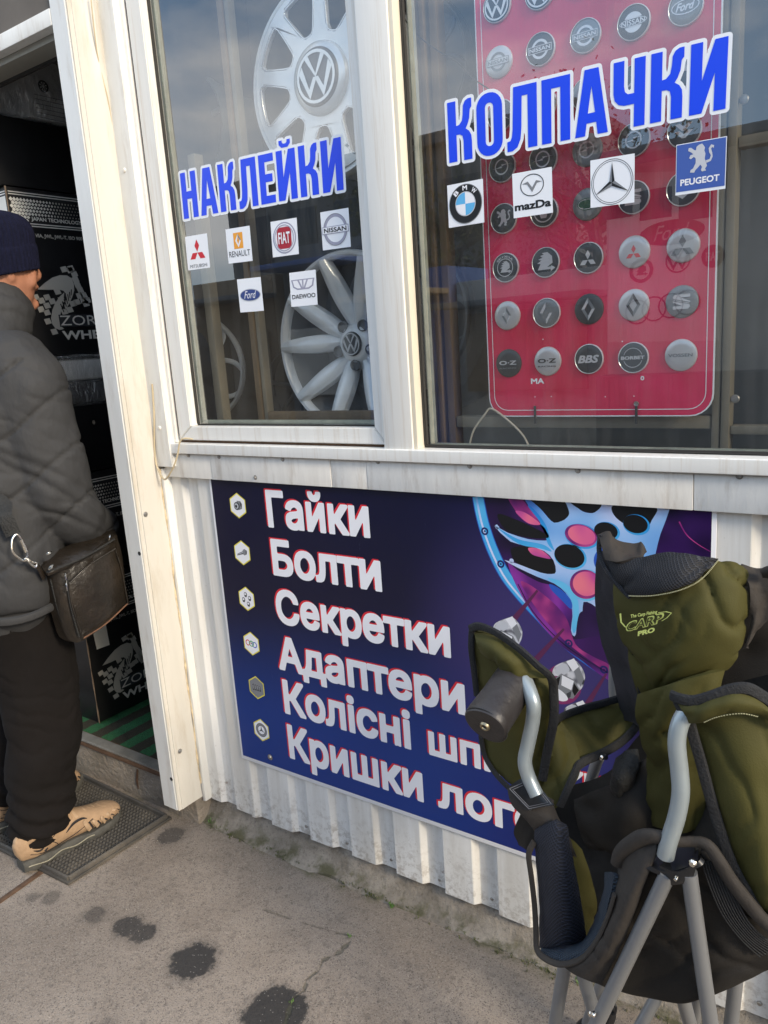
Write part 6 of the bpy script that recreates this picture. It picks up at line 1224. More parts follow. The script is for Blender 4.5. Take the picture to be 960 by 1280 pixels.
def upsample(grid, k):
    g = np.array([[list(p) for p in row] for row in grid]); R_, C_, _ = g.shape
    rows = [spline([g[i, j] for j in range(C_)], k) for i in range(R_)]; cols = list(zip(*rows)); cc_ = [spline(list(c), k) for c in cols]; return [list(r) for r in zip(*cc_)]
def shell(name, grid, k, thick, m, disp=0, ds=20, bulge=0, seed=0, parent=None):
    """smooth cloth patch through a grid of points, with real thickness and wrinkles"""
    G = upsample(grid, k) if k > 1 else grid; R_, C_ = len(G), len(G[0]); A = np.array([[list(p) for p in r] for r in G])
    du = np.gradient(A, axis=1); dv = np.gradient(A, axis=0); N = np.cross(du, dv); N /= np.linalg.norm(N, axis=2, keepdims=True) + 1e-9
    if N.reshape(-1, 3).mean(0) @ (np.array([0, 0, 1.4]) - A.reshape(-1, 3).mean(0)) < 0: N = -N
    if disp:
        Af = A.reshape(-1, 3); A = A + N * (nz(Af, ds, seed, 3) * disp * .8 + folds(Af, disp * 1.2, (.6, .3, 1.0 - (seed % 3)), 60, seed) + folds(Af, disp * .8, (-.7, .2, .6), 85, seed + 4)).reshape(R_, C_, 1)
    if bulge:
        u = np.sin(np.linspace(0, np.pi, C_)) ** .6; v = np.sin(np.linspace(0, np.pi, R_)) ** .6; A = A + N * (v[:, None] * u[None, :] * bulge)[..., None]
    B_ = A - N * thick; vs = [tuple(p) for p in A.reshape(-1, 3)] + [tuple(p) for p in B_.reshape(-1, 3)]; n = R_ * C_; fs = []
    for i in range(R_ - 1):
        for j in range(C_ - 1): a = i * C_ + j; fs += [(a, a + 1, a + 1 + C_, a + C_), (n + a + C_, n + a + 1 + C_, n + a + 1, n + a)]
    for j in range(C_ - 1): fs += [(j + 1, j, n + j, n + j + 1), ((R_ - 1) * C_ + j, (R_ - 1) * C_ + j + 1, n + (R_ - 1) * C_ + j + 1, n + (R_ - 1) * C_ + j)]
    for i in range(R_ - 1): fs += [(i * C_, (i + 1) * C_, n + (i + 1) * C_, n + i * C_), ((i + 1) * C_ + C_ - 1, i * C_ + C_ - 1, n + i * C_ + C_ - 1, n + (i + 1) * C_ + C_ - 1)]
    me = bpy.data.meshes.new(name); me.from_pydata(vs, [], fs); bm = bmesh.new(); bm.from_mesh(me); bmesh.ops.recalc_face_normals(bm, faces=bm.faces); bm.to_mesh(me); bm.free(); smooth(me, 60); o = link(name, me, m)
    if parent is not None: adopt(parent, o)
    return o
shell('front_panel', fr_, 6, .03, m_lea, .004, 30, .012, 1, bag)
shell('bag_body', [[Pb(50, 700, XB + .03), Pb(84, 708), Pb(146, 668)], [Pb(55, 735, XB + .02), Pb(84, 728), Pb(152, 690)], [Pb(64, 770, XB + .02), Pb(92, 770), Pb(158, 735)], [Pb(74, 797, XB + .02), Pb(104, 801), Pb(161, 755)]], 5, .055, m_lea, .004, 24, .0, 4, bag)
shell('front_pocket', [[Pb(86, 728, XF + .012), Pb(112, 706, XF + .016), Pb(143, 688, XF + .012)], [Pb(92, 758, XF + .012), Pb(122, 742, XF + .020), Pb(153, 722, XF + .014)], [Pb(103, 793, XF + .008), Pb(130, 776, XF + .016), Pb(158, 752, XF + .010)]], 6, .012, m_lea, .003, 26, .004, 8, bag)
shell('top_flap', [[Pb(50, 700, XB + .01), Pb(92, 678, XB + .02), Pb(142, 660, XB + .02)], [Pb(54, 712, XF - .02), Pb(98, 690, XF - .02), Pb(145, 667, XF - .02)], [Pb(60, 717, XF + .004), Pb(103, 699, XF + .004), Pb(146, 676, XF + .002)]], 5, .008, m_lea, .004, 30, .006, 2, bag)
for pts, x_ in [([(86, 730), (91, 760), (104, 798)], XF + .016), ([(104, 798), (132, 780), (160, 754)], XF + .010), ([(160, 754), (152, 712), (144, 686)], XF + .014), ([(86, 730), (112, 706), (144, 686)], XF + .018)]: adopt(bag, tube('piping', [Pb(*p, x_) for p in pts], .0022, m_pip if pts[0] == (104, 798) else m_lea, None, 8, 5))
adopt(bag, tube('zip', [Pb(84, 722, XF + .010), Pb(88, 755, XF + .010), Pb(99, 796, XF + .006)], .0028, m_web, None, 6, 5)); adopt(bag, tube('zip', [Pb(58, 716, XF - .002), Pb(104, 697, XF + .012), Pb(143, 674, XF + .008)], .0030, m_web, None, 6, 5)); adopt(bag, tube('zip', [Pb(63, 724, XF - .030), Pb(72, 760, XF - .030), Pb(82, 790, XF - .03)], .0025, m_web, None, 6, 5))
for a, b in [((82, 717), (83, 727)), ((83, 728), (84, 738)), ((61, 712), (66, 706)), ((58, 693), (64, 690)), ((136, 675), (137, 668))]:
    adopt(bag, tube('zip_pull', [Pb(*a, XF + .020), Pb((a[0] + b[0]) / 2, (a[1] + b[1]) / 2, XF + .024), Pb(*b, XF + .020)], [.0032, .0042, .0030], m_nick, None, 8, 3, .6))
# strap, hook and ring
sp_ = [at(8, 640, x=-1.905), at(14, 655, x=-1.905), at(19, 668, x=-1.902)]
W1 = [(-2.24, .93, 1.44), (-2.10, .885, 1.22), tuple(at(-6, 622, x=-1.94)), tuple(at(6, 645, x=-1.895)), tuple(at(17, 669, x=-1.885))]
adopt(bag, tube('strap', W1, .019, m_web, None, 10, 8, .10, up=(.1, 1, .6)))
adopt(bag, tube('swivel_hook', [Pb(15, 676, -1.880), Pb(16, 690, -1.878), Pb(29, 701, -1.876), Pb(33, 699, -1.874), Pb(34, 690, -1.874), Pb(26, 673, -1.876), Pb(20, 668, -1.878)], .0026, m_nick, None, 8, 5, closed=True)); adopt(bag, tube('hook_gate', [Pb(26, 675, -1.870), Pb(33, 690, -1.869)], .0036, m_nick, None, 8))
adopt(bag, lathe('swivel_joint', [(.0, -.006), (.005, -.004), (.0055, .004), (0, .007)], m_nick, None, 12, loc=Pb(33, 699, -1.872), ax=(.2, .7, -.6))); adopt(bag, tube('ring_clip', [Pb(35, 699, -1.870), Pb(41, 703, -1.868), Pb(46, 704, -1.866), Pb(44, 709, -1.866), Pb(37, 703, -1.868)], .0032, m_nick, None, 8, 3, closed=True)); adopt(bag, tube('strap_tab', [Pb(44, 704, -1.868), Pb(50, 712, -1.874), Pb(55, 722, -1.885)], [.006, .008, .009], m_lea, None, 8, 4, .4))
# ================================================================== folded fishing chair leaning by the banner
m_oliv = mat('olive_polyester', (.060, .055, .0135), .72, 0, .08, 7, .12, 420, (.040, .034, .008), .5, 5, spec=.25)
m_bfab = mat('black_brown_oxford', (.020, .0175, .015), .72, 0, .2, 8, .12, 420, (.035, .028, .02), .5, 6, spec=.25); m_brfb = mat('dark_brown_oxford', (.032, .026, .021), .8, 0, .15, 9, .3, 45)
m_cup = mat('grey_brown_nylon', (.028, .0245, .0245), .42, 0, .15, 6, .3, 22); m_bind = mat('charcoal_binding_tape', (.013, .0135, .015), .8, 0, .2, 60, .4, 250)
m_steel = mat('silver_grey_powder_coat', (.33, .375, .39), .3, .35, .04, 8, .02, 60, (.25, .26, .26), .4, 20); m_steeld = mat('grey_tube', (.22, .225, .23), .4, .35, .06, 9); m_plast = mat('black_moulded_plastic', (.015, .015, .016), .35, 0, .1, 30)
# mesh net fabric: two crossed diagonal waves give open diamonds
def netmat(name, a, b, sc):
    m, nt, bs = node_mat(name); q = NB(nt); tcn = nt.nodes.new('ShaderNodeTexCoord').outputs['Object']
    sp_ = q.n('ShaderNodeSeparateXYZ', {0: tcn}); u = q.m('SUBTRACT', q.m('MULTIPLY', sp_.outputs[0], .9), q.m('MULTIPLY', sp_.outputs[1], .75)); v = q.m('ADD', q.m('MULTIPLY', sp_.outputs[2], .8), q.m('MULTIPLY', sp_.outputs[1], .3)); k_ = sc * 2.1
    f = q.m('MULTIPLY', q.m('ABSOLUTE', q.m('SINE', q.m('MULTIPLY', q.m('ADD', u, v), k_))), q.m('ABSOLUTE', q.m('SINE', q.m('MULTIPLY', q.m('SUBTRACT', u, v), k_))))
    f = q.rng(f, .55, .12); nt.links.new(q.mix(f, (*a, 1), (*b, 1)), bs.inputs['Base Color']); bs.inputs['Roughness'].default_value = .7
    nt.links.new(q.n('ShaderNodeBump', {'Strength': .9, 'Distance': .002, 'Height': f}).outputs[0], bs.inputs['Normal']); return m
m_net = netmat('navy_black_mesh', (.004, .0045, .007), (.020, .023, .032), 330); m_netb = netmat('navy_mesh', (.004, .005, .010), (.020, .025, .045), 300); m_nett = netmat('blue_mesh_lit', (.008, .013, .022), (.035, .06, .09), 300)  # last one: paler copy of the navy mesh, light painted into its colour
chair = empty('folding_chair', (-.25, 1.05, 0), 'half-folded fishing chair in olive and black fabric standing in front of the banner', 'chair')
def CP(grid): return [[at(px, py, y=y) for px, py, y in row] for row in grid]
def cl(name, grid, m, k=6, th=.006, disp=.004, ds=14, bulge=0, seed=0): return shell(name, CP(grid), k, th, m, disp, ds, bulge, seed, chair)
def ct(name, pts, r, m, n=12, sp=6, fl=1., up=None): o = tube(name, [at(px, py, y=y) for px, py, y in pts], r, m, None, n, sp, fl, up=up); adopt(chair, o); return o
def bind(pts, r=.0075, m=None): return ct('edge_binding', pts, r, m or m_bind, 8, 5, .55)
# ---- frame tubes
TR = .0112
ct('arm_tube', [(630, 822, 1.065), (641, 829, 1.045), (654, 845, 1.02), (666, 876, 1.0), (666, 900, 1.0), (660, 930, .995), (656, 952, .99), (661, 972, .99), (671, 994, .985)], TR, m_steel, 16)
ct('arm_tube', [(886, 882, .968), (868, 884, .958), (853, 898, .947), (846, 925, .94), (849, 960, .94), (851, 990, .938), (846, 1020, .935), (836, 1052, .93), (832, 1070, .93)], TR * 1.02, m_steel, 16)
ct('rear_post', [(772, 790, 1.27), (768, 850, 1.26), (768, 905, 1.255), (745, 955, 1.25), (734, 1000, 1.25), (728, 1060, 1.25)], .0105, m_steeld, 14)
def leg(a, b, ya, zfoot=0.02, r=.0115, nm='leg', m=None):
    """tube from pixel a on y=ya through pixel b, going on down to its foot on the ground"""
    A = at(*a, y=ya); d = CAMR @ np.array([(b[0] - 480) / FPX, -(b[1] - 640) / FPX, -1.0]); return A
def leg3(a, b, ya, yb, r=.0115, m=None, foot=True):
    A, B_ = at(*a, y=ya), at(*b, y=yb); t = (A.z - .018) / (A.z - B_.z); F_ = A + (B_ - A) * t
    o = tube('leg', [A, A + (F_ - A) * .5, F_], r, m or m_steeld, None, 14); adopt(chair, o)
    if foot: f = lathe('foot', [(0, -.018), (.017, -.016), (.020, -.004), (.017, .012), (.013, .022)], m_plast, None, 14, loc=F_, ax=(A - F_).normalized()); adopt(chair, f); f.parent = o
    return F_
leg3((835, 1092), (748, 1275), .925, .935, .0106, m_steeld); leg3((861, 1090), (888, 1278), .925, .955, .0106, m_steeld)
leg3((712, 1170), (694, 1278), 1.02, 1.05); leg3((722, 1195), (746, 1278), 1.01, 1.03, .011); leg3((838, 1215), (803, 1278), 1.22, 1.18, .011, m_steeld); leg3((846, 1220), (862, 1278), 1.05, 1.10, .011)
leg3((874, 1225), (868, 1278), 1.20, 1.24, .010); leg3((928, 1150), (914, 1278), 1.16, 1.17, .0115); leg3((770, 1180), (730, 1290), 1.2, 1.25, .011)
# ---- plastic bracket under the right arm with rivets
br = [[(800, 1068, .955), (828, 1060, .965), (872, 1058, .965), (874, 1066, .955)], [(806, 1078, .925), (830, 1090, .918), (868, 1080, .920), (876, 1072, .93)]]
cl('bracket_top', br, m_plast, 4, .006, 0)
cl('bracket_body', [[(824, 1082, .922), (846, 1090, .915), (872, 1078, .918)], [(826, 1094, .922), (846, 1102, .914), (868, 1092, .918)], [(828, 1108, .926), (846, 1106, .918), (864, 1104, .922)]], m_plast, 3, .028, 0)
for px, py, yy, r in [(866, 1079, .912, .0052), (845, 1098, .911, .003), (742, 1268, .92, .004)]: adopt(chair, lathe('rivet', [(0, -.004), (r * .7, -.0032), (r, 0), (r * .9, .003)], m_nick, None, 14, loc=at(px, py, y=yy), ax=(.1, 1, .1)))
adopt(chair, lathe('rivet', [(0, -.004), (.004, -.003), (.0055, 0)], m_nick, None, 14, loc=at(739, 1268, y=1.005), ax=(.1, 1, .1)))
# ---- deep background fabrics (seat and pouches folded inside)
cl('inner_fabric', [[(650, 1000, 1.12), (700, 985, 1.20), (760, 965, 1.24), (820, 900, 1.20), (900, 860, 1.15), (975, 840, 1.12)], [(672, 1050, 1.12), (720, 1050, 1.17), (770, 1040, 1.19), (830, 1000, 1.16), (900, 960, 1.12), (980, 940, 1.1)], [(690, 1110, 1.10), (730, 1110, 1.13), (780, 1105, 1.14), (840, 1100, 1.10), (910, 1060, 1.06), (985, 1030, 1.05)], [(705, 1170, 1.08), (745, 1180, 1.10), (790, 1190, 1.10), (850, 1190, 1.05), (920, 1150, 1.03), (990, 1120, 1.02)]], m_bfab, 5, .006, .010, 11, 0, 2)
cl('storage_pouch', [[(716, 1000, 1.16), (750, 985, 1.15), (775, 975, 1.14), (805, 950, 1.14), (822, 960, 1.15)], [(722, 1035, 1.15), (755, 1030, 1.13), (785, 1015, 1.12), (812, 1005, 1.13), (828, 1010, 1.14)], [(735, 1060, 1.15), (765, 1068, 1.13), (790, 1070, 1.11), (815, 1060, 1.12), (832, 1050, 1.14)]], m_bfab, 6, .006, .008, 16, .012, 6)
cl('webbing_handle', [[(770, 948, 1.15), (782, 938, 1.14), (796, 936, 1.14)], [(766, 960, 1.13), (782, 956, 1.12), (800, 952, 1.13)], [(762, 975, 1.12), (776, 976, 1.11), (796, 970, 1.12)], [(762, 990, 1.13), (774, 998, 1.12), (790, 990, 1.13)]], m_web, 5, .004, .003, 20, .004, 3)
cl('inner_olive_panel', [[(706, 1045, 1.05), (716, 1050, 1.06), (727, 1062, 1.07)], [(712, 1085, 1.05), (726, 1090, 1.06), (740, 1100, 1.07)], [(724, 1130, 1.05), (735, 1130, 1.06), (746, 1128, 1.07)], [(730, 1172, 1.05), (736, 1166, 1.06), (742, 1158, 1.07)]], m_oliv, 5, .005, .006, 13, 0, 12)
# ---- backrest: dark side, brown wing, black back, olive face, mesh headrest, folded cap
cl('backrest_side', [[(746, 690, 1.19), (764, 688, 1.15), (780, 700, 1.12)], [(744, 740, 1.21), (762, 735, 1.16), (778, 745, 1.12)], [(750, 795, 1.22), (772, 800, 1.17), (786, 810, 1.12)], [(765, 845, 1.22), (786, 860, 1.17), (800, 880, 1.12)], [(776, 900, 1.22), (792, 905, 1.17), (806, 925, 1.13)]], m_net, 5, .008, .005, 14, 0, 5)
cl('backrest_back', [[(890, 705, 1.20), (935, 712, 1.20), (985, 704, 1.2)], [(900, 770, 1.18), (940, 770, 1.18), (990, 760, 1.18)], [(880, 840, 1.17), (930, 840, 1.17), (990, 840, 1.17)], [(850, 905, 1.16), (920, 915, 1.15), (990, 930, 1.15)], [(840, 990, 1.14), (920, 1000, 1.12), (990, 1010, 1.1)]], m_bfab, 6, .006, .009, 10, 0, 8)
cl('brown_wing', [[(926, 706, 1.14), (946, 710, 1.15), (975, 708, 1.15), (990, 706, 1.15)], [(936, 730, 1.12), (950, 735, 1.13), (968, 738, 1.13), (990, 736, 1.13)], [(938, 765, 1.12), (946, 768, 1.12), (956, 768, 1.13), (976, 760, 1.13)], [(934, 798, 1.12), (938, 798, 1.12), (942, 792, 1.125), (950, 785, 1.13)], [(928, 812, 1.12), (931, 811, 1.12), (934, 808, 1.12), (938, 803, 1.125)]], m_brfb, 5, .005, .004, 18, 0, 9)
cl('wing_seam_roll', [[(948, 712, 1.13), (960, 706, 1.12), (985, 700, 1.12)], [(952, 722, 1.12), (966, 716, 1.11), (988, 712, 1.11)]], m_brfb, 4, .012, .003, 18, .006, 3)
face = [[(765, 706, 1.125), (800, 712, 1.105), (845, 705, 1.10), (885, 700, 1.10), (922, 704, 1.12), (932, 712, 1.135)],
        [(766, 742, 1.12), (800, 745, 1.09), (845, 742, 1.075), (890, 738, 1.08), (922, 738, 1.10), (935, 742, 1.13)],
        [(772, 780, 1.12), (805, 782, 1.085), (848, 780, 1.065), (890, 778, 1.07), (922, 778, 1.09), (934, 780, 1.125)],
        [(782, 820, 1.12), (812, 822, 1.085), (850, 820, 1.07), (888, 816, 1.075), (914, 812, 1.095), (926, 812, 1.12)],
        [(791, 855, 1.12), (818, 852, 1.09), (850, 845, 1.08), (880, 840, 1.085), (902, 834, 1.10), (914, 830, 1.12)],
        [(796, 872, 1.125), (820, 866, 1.10), (850, 858, 1.095), (880, 850, 1.095), (900, 840, 1.105), (908, 836, 1.12)]]
cl('backrest_face', face, m_oliv, 9, .010, .007, 8, .0, 21)
cl('backrest_lower_fold', [[(796, 868, 1.10), (822, 860, 1.08), (852, 850, 1.07), (885, 842, 1.075), (908, 838, 1.10)], [(794, 895, 1.10), (822, 892, 1.075), (852, 882, 1.07), (880, 875, 1.075), (898, 872, 1.09)], [(800, 930, 1.11), (822, 930, 1.085), (850, 925, 1.08), (876, 925, 1.085), (892, 925, 1.09)], [(808, 975, 1.12), (826, 978, 1.10), (848, 985, 1.09), (868, 985, 1.095), (884, 985, 1.10)], [(812, 1030, 1.13), (828, 1035, 1.11), (848, 1040, 1.10), (866, 1040, 1.10), (880, 1040, 1.11)]], m_oliv, 8, .008, .008, 12, .002, 31)
cl('headrest_mesh', [[(752, 700, 1.115), (770, 700, 1.098), (800, 696, 1.088), (835, 690, 1.080), (870, 693, 1.083), (899, 698, 1.096)], [(756, 716, 1.11), (776, 718, 1.090), (805, 716, 1.076), (840, 712, 1.067), (872, 710, 1.073), (893, 708, 1.088)], [(766, 730, 1.105), (784, 735, 1.085), (812, 733, 1.068), (842, 729, 1.060), (868, 722, 1.066), (884, 717, 1.081)], [(780, 742, 1.10), (796, 746, 1.080), (816, 743, 1.067), (840, 738, 1.060), (862, 730, 1.064), (876, 724, 1.076)]], m_net, 8, .006, .004, 16, .002, 17)
cl('headrest_top_fold', [[(749, 668, 1.12), (762, 664, 1.12), (772, 675, 1.125), (790, 678, 1.13), (802, 676, 1.13), (808, 690, 1.13)], [(752, 684, 1.10), (766, 684, 1.10), (780, 690, 1.105), (792, 691, 1.11), (802, 688, 1.115), (806, 692, 1.12)], [(757, 700, 1.09), (770, 702, 1.085), (782, 700, 1.088), (792, 696, 1.09), (800, 695, 1.092), (805, 695, 1.10)]], m_brfb, 6, .006, .003, 24, .001, 4)
ct('edge_binding', [(750, 668, 1.115), (749, 690, 1.11), (755, 708, 1.10), (770, 728, 1.095), (784, 743, 1.092), (788, 746, 1.09)], .004, m_net, 8, 5, .7)
for k, pts in enumerate([[(786, 745, 1.072), (812, 745, 1.060), (842, 740, 1.052), (866, 731, 1.056), (882, 719, 1.068), (898, 700, 1.086)]]):
    P3 = spline([at(px, py, y=y) for px, py, y in pts], 14)
    sts = [tube('s', [P3[i], P3[i] + (P3[i + 1] - P3[i]) * .55], .0009, mat('pale_thread', (.40, .38, .22), .8), None, 5) for i in range(0, len(P3) - 1)]
    o = join('stitching', sts); adopt(chair, o)
# printed logo on the backrest (lime outline lettering with a leaping line)
lg = Print(at(772, 798, y=1.062), (at(834, 782, y=1.052) - at(772, 798, y=1.062)), (at(774, 770, y=1.062) - at(772, 798, y=1.062)), (-.1, -1, 0), chair, .0006)
m_lime = flat('lime_print', (206, 214, 120)); m_olp = flat('print_olive_infill', (60, 60, 26))
lg.text('logo_print', m_lime, 0, 'CARP', .16, .18, .92, .62, .05, .15); lg.text('logo_infill', m_olp, 2, 'CARP', .19, .22, .89, .58, .004, .15); lg.text('logo_print', m_lime, 0, 'PRO', .42, -.14, .76, .08, .05); lg.text('logo_print', m_lime, 0, 'The Carp Fishing', .24, .72, .78, .92, .03, slant=-.12)
lg.poly('logo_print', m_lime, 0, stroke([(.02, 1.1), (.05, .7), (.14, .45), (.22, .30)], .035, .02)); lg.poly('logo_print', m_lime, 0, stroke([(.80, .66), (.95, .62), (1.06, .50), (.98, .34), (.88, .26)], .03, .02)); lg.build()
# ---- left armrest: olive pad, black rim, cup holder
cl('armrest_pad', [[(590, 788, 1.05), (612, 792, 1.04), (640, 808, 1.04), (668, 832, 1.04), (690, 852, 1.05)], [(592, 815, 1.05), (615, 820, 1.035), (645, 835, 1.03), (670, 855, 1.03), (691, 870, 1.045)], [(596, 860, 1.06), (620, 862, 1.04), (648, 870, 1.035), (672, 890, 1.04), (688, 905, 1.05)], [(602, 910, 1.06), (622, 915, 1.045), (646, 920, 1.04), (668, 928, 1.045), (682, 935, 1.055)], [(606, 942, 1.06), (622, 955, 1.05), (642, 965, 1.04), (662, 968, 1.045), (676, 970, 1.055)], [(624, 968, 1.05), (634, 978, 1.045), (648, 988, 1.035), (662, 990, 1.04), (674, 985, 1.05)]], m_oliv, 7, .007, .003, 13, 0, 41)
cl('armrest_flap', [[(592, 790, 1.045), (625, 797, 1.03), (658, 822, 1.02), (684, 848, 1.025)], [(596, 803, 1.025), (620, 812, 1.005), (640, 832, 1.0), (650, 850, 1.005)], [(600, 815, 1.03), (618, 828, 1.01), (632, 845, 1.01), (646, 868, 1.015)]], m_oliv, 6, .006, .004, 18, .002, 44)
bind([(588, 786, 1.04), (600, 783, 1.035), (622, 792, 1.02), (650, 812, 1.01), (672, 832, 1.01), (688, 846, 1.02), (692, 862, 1.035), (692, 900, 1.04), (684, 940, 1.045), (678, 975, 1.045)], .0072)
bind([(590, 786, 1.045), (589, 810, 1.045), (592, 835, 1.05), (596, 870, 1.055)], .006)
bind([(601, 920, 1.055), (606, 945, 1.055), (620, 968, 1.045), (636, 985, 1.035)], .005)
A0, A1 = at(646, 846, y=1.035), at(606, 908, y=.935); ax_ = (A1 - A0).normalized(); Lc = (A1 - A0).length
prof_ = [(.031, 0), (.0325, Lc * .12), (.0335, Lc * .5), (.0345, Lc * .88), (.0342, Lc * .975), (.0325, Lc * 1.0), (.010, Lc * .994), (.0055, Lc * .99), (0, Lc * .985)]
prof_ = [(0, 0)] + prof_; cup = lathe('cup_holder', prof_, m_cup, None, 48, loc=A0, ax=ax_)
for v in cup.data.vertices:
    c_ = v.co - A0; h = c_.dot(ax_); rad = c_ - ax_ * h
    if rad.length > .02: v.co += rad.normalized() * (.0014 * math.sin(h * 50 + rad.x * 60) + .0016 * math.sin(rad.z * 90 + h * 60))
adopt(chair, cup); adopt(chair, tube('cup_seam', [A1 - ax_ * .0035 + (ax_.orthogonal().normalized() * math.cos(a) + ax_.cross(ax_.orthogonal().normalized()) * math.sin(a)) * .0345 for a in np.linspace(0, 2 * math.pi, 33)[:-1]], .0013, m_plast, None, 6, closed=True))
adopt(chair, lathe('eyelet', [(.0035, .001), (.0045, .0032), (.0068, .0036), (.0085, .001), (.0088, -.001)], mat('aged_brass_eyelet', (.35, .30, .20), .35, .9), None, 20, loc=A1 - ax_ * .0008, ax=ax_)); adopt(chair, lathe('eyelet_hole', [(0, .0002), (.0045, .0003)], m_seal, None, 14, loc=A1 + ax_ * .0006, ax=ax_))
# ---- olive strip running back to the rear post
cl('side_strap_panel', [[(690, 945, 1.06), (683, 968, 1.06), (676, 990, 1.05), (690, 1000, 1.05)], [(686, 905, 1.10), (696, 935, 1.08), (704, 965, 1.07), (708, 990, 1.07)], [(706, 896, 1.14), (716, 920, 1.12), (722, 945, 1.11), (726, 962, 1.10)], [(740, 884, 1.19), (748, 905, 1.17), (755, 925, 1.16), (760, 942, 1.15)], [(768, 878, 1.225), (774, 892, 1.21), (780, 908, 1.20), (784, 924, 1.19)], [(784, 876, 1.24), (790, 886, 1.23), (794, 898, 1.22), (796, 910, 1.21)]], m_oliv, 7, .006, .004, 12, 0, 51)
cl('side_strap_panel', [[(644, 975, 1.055), (662, 950, 1.06), (682, 925, 1.08), (702, 902, 1.12)], [(655, 990, 1.05), (675, 975, 1.06), (698, 950, 1.08), (720, 930, 1.11)], [(668, 1000, 1.05), (690, 995, 1.055), (708, 985, 1.06), (726, 962, 1.09)], [(685, 1015, 1.05), (698, 1008, 1.05), (708, 998, 1.055), (716, 985, 1.07)]], m_oliv, 7, .006, .004, 14, 0, 55)
bind([(676, 925, 1.08), (688, 908, 1.10), (702, 896, 1.13), (728, 886, 1.17), (754, 879, 1.205), (776, 873, 1.225), (790, 874, 1.23), (797, 882, 1.225), (798, 898, 1.215)], .0072)
bind([(700, 1008, 1.045), (708, 990, 1.055), (718, 968, 1.08), (726, 954, 1.10), (752, 942, 1.14), (776, 928, 1.18), (794, 910, 1.205), (798, 898, 1.21)], .0075)
adopt(chair, lathe('post_grommet', [(.0115, .004), (.016, .006), (.024, .003), (.026, 0), (.0255, -.003)], m_plast, None, 26, loc=at(768, 900, y=1.232), ax=(-.1, -.35, 1)))
ct('hinge_bolt', [(752, 945, 1.14), (758, 947, 1.135)], [.006, .004], m_plast, 10, 0); adopt(chair, lathe('rivet', [(0, -.004), (.003, -.003), (.0045, 0)], m_nick, None, 12, loc=at(752, 947, y=1.13), ax=(.1, 1, .1)))
# ---- patch where the left tube enters
cl('reinforcing_patch', [[(634, 985, .985), (650, 974, .99), (664, 972, 1.0)], [(645, 998, .98), (664, 990, .985), (680, 990, .995)], [(661, 1013, .975), (674, 1010, .98), (692, 1006, .985)]], m_plast, 6, .005, .001, 20, 0, 61)
for inset, w_ in ((.10, .0009), (.24, .0007)):
    q4 = [at(634, 985, y=.979), at(664, 972, y=.993), at(692, 1006, y=.979), at(661, 1013, y=.969)]; cc_ = sum(q4, Vector()) / 4
    adopt(chair, tube('stitching', [p + (cc_ - p) * inset for p in q4], w_, m_gr, None, 5, 3, closed=True) if False else tube('stitching', [p + (cc_ - p) * inset for p in q4] + [q4[0] + (cc_ - q4[0]) * inset], w_, mat('grey_thread', (.12, .12, .13), .8), None, 5))
cl('seat_corner_cloth', [[(634, 984, .995), (655, 976, 1.0), (672, 982, 1.01), (690, 1003, 1.01)], [(640, 1006, .985), (664, 1012, .985), (686, 1020, .99), (702, 1028, 1.01)], [(660, 1028, .985), (680, 1034, .985), (700, 1042, .99), (714, 1050, 1.02)], [(672, 1048, .99), (688, 1052, .99), (705, 1058, 1.0), (722, 1072, 1.03)]], m_brfb, 6, .008, .003, 14, .004, 63)
cl('dark_tongue', [[(650, 1018, 1.02), (662, 1026, 1.02), (670, 1040, 1.02)], [(642, 1040, 1.03), (655, 1045, 1.02), (668, 1052, 1.02)], [(648, 1056, 1.03), (658, 1062, 1.02), (664, 1068, 1.02)]], m_bfab, 4, .006, .003, 20, 0, 64)
# ---- hanging mesh side of the seat: upright mesh, tray and outer rim
cl('seat_side_mesh', [[(668, 1036, .985), (682, 1030, .978), (696, 1026, .978), (710, 1034, .99)], [(668, 1062, .982), (684, 1060, .970), (700, 1058, .972), (714, 1062, .995)], [(672, 1100, .985), (688, 1100, .968), (704, 1100, .972), (722, 1102, 1.0)], [(674, 1145, .985), (692, 1146, .970), (710, 1146, .975), (730, 1146, 1.01)], [(674, 1185, .985), (694, 1184, .975), (714, 1182, .985), (734, 1178, 1.02)]], m_netb, 8, .007, .0015, 9, .003, 71)
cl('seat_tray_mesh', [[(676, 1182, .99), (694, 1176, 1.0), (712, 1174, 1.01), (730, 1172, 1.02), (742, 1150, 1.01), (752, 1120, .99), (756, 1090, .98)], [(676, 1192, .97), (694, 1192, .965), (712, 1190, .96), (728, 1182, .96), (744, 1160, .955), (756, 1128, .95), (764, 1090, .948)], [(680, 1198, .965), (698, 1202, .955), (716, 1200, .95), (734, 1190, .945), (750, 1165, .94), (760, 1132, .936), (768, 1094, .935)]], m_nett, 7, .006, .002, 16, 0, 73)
bind([(668, 1052, .978), (661, 1068, .975), (664, 1095, .975), (668, 1130, .975), (670, 1165, .972), (671, 1186, .965), (680, 1197, .955), (698, 1205, .948), (716, 1203, .943), (732, 1194, .938), (748, 1172, .934), (760, 1145, .930), (768, 1118, .928)], .0050, m_brfb)
cl('seat_front_band', [[(770, 1078, .945), (784, 1062, .94), (802, 1052, .935), (822, 1048, .935)], [(770, 1100, .94), (786, 1092, .93), (802, 1080, .925), (818, 1072, .925)], [(766, 1130, .935), (780, 1118, .925), (795, 1108, .92), (808, 1100, .925)], [(752, 1168, .935), (766, 1156, .925), (780, 1146, .92), (794, 1138, .925)], [(728, 1196, .94), (744, 1196, .93), (760, 1190, .925), (778, 1180, .93)], [(700, 1206, .95), (716, 1218, .94), (734, 1226, .935), (752, 1232, .94)]], m_brfb, 8, .007, .0022, 14, .003, 75)
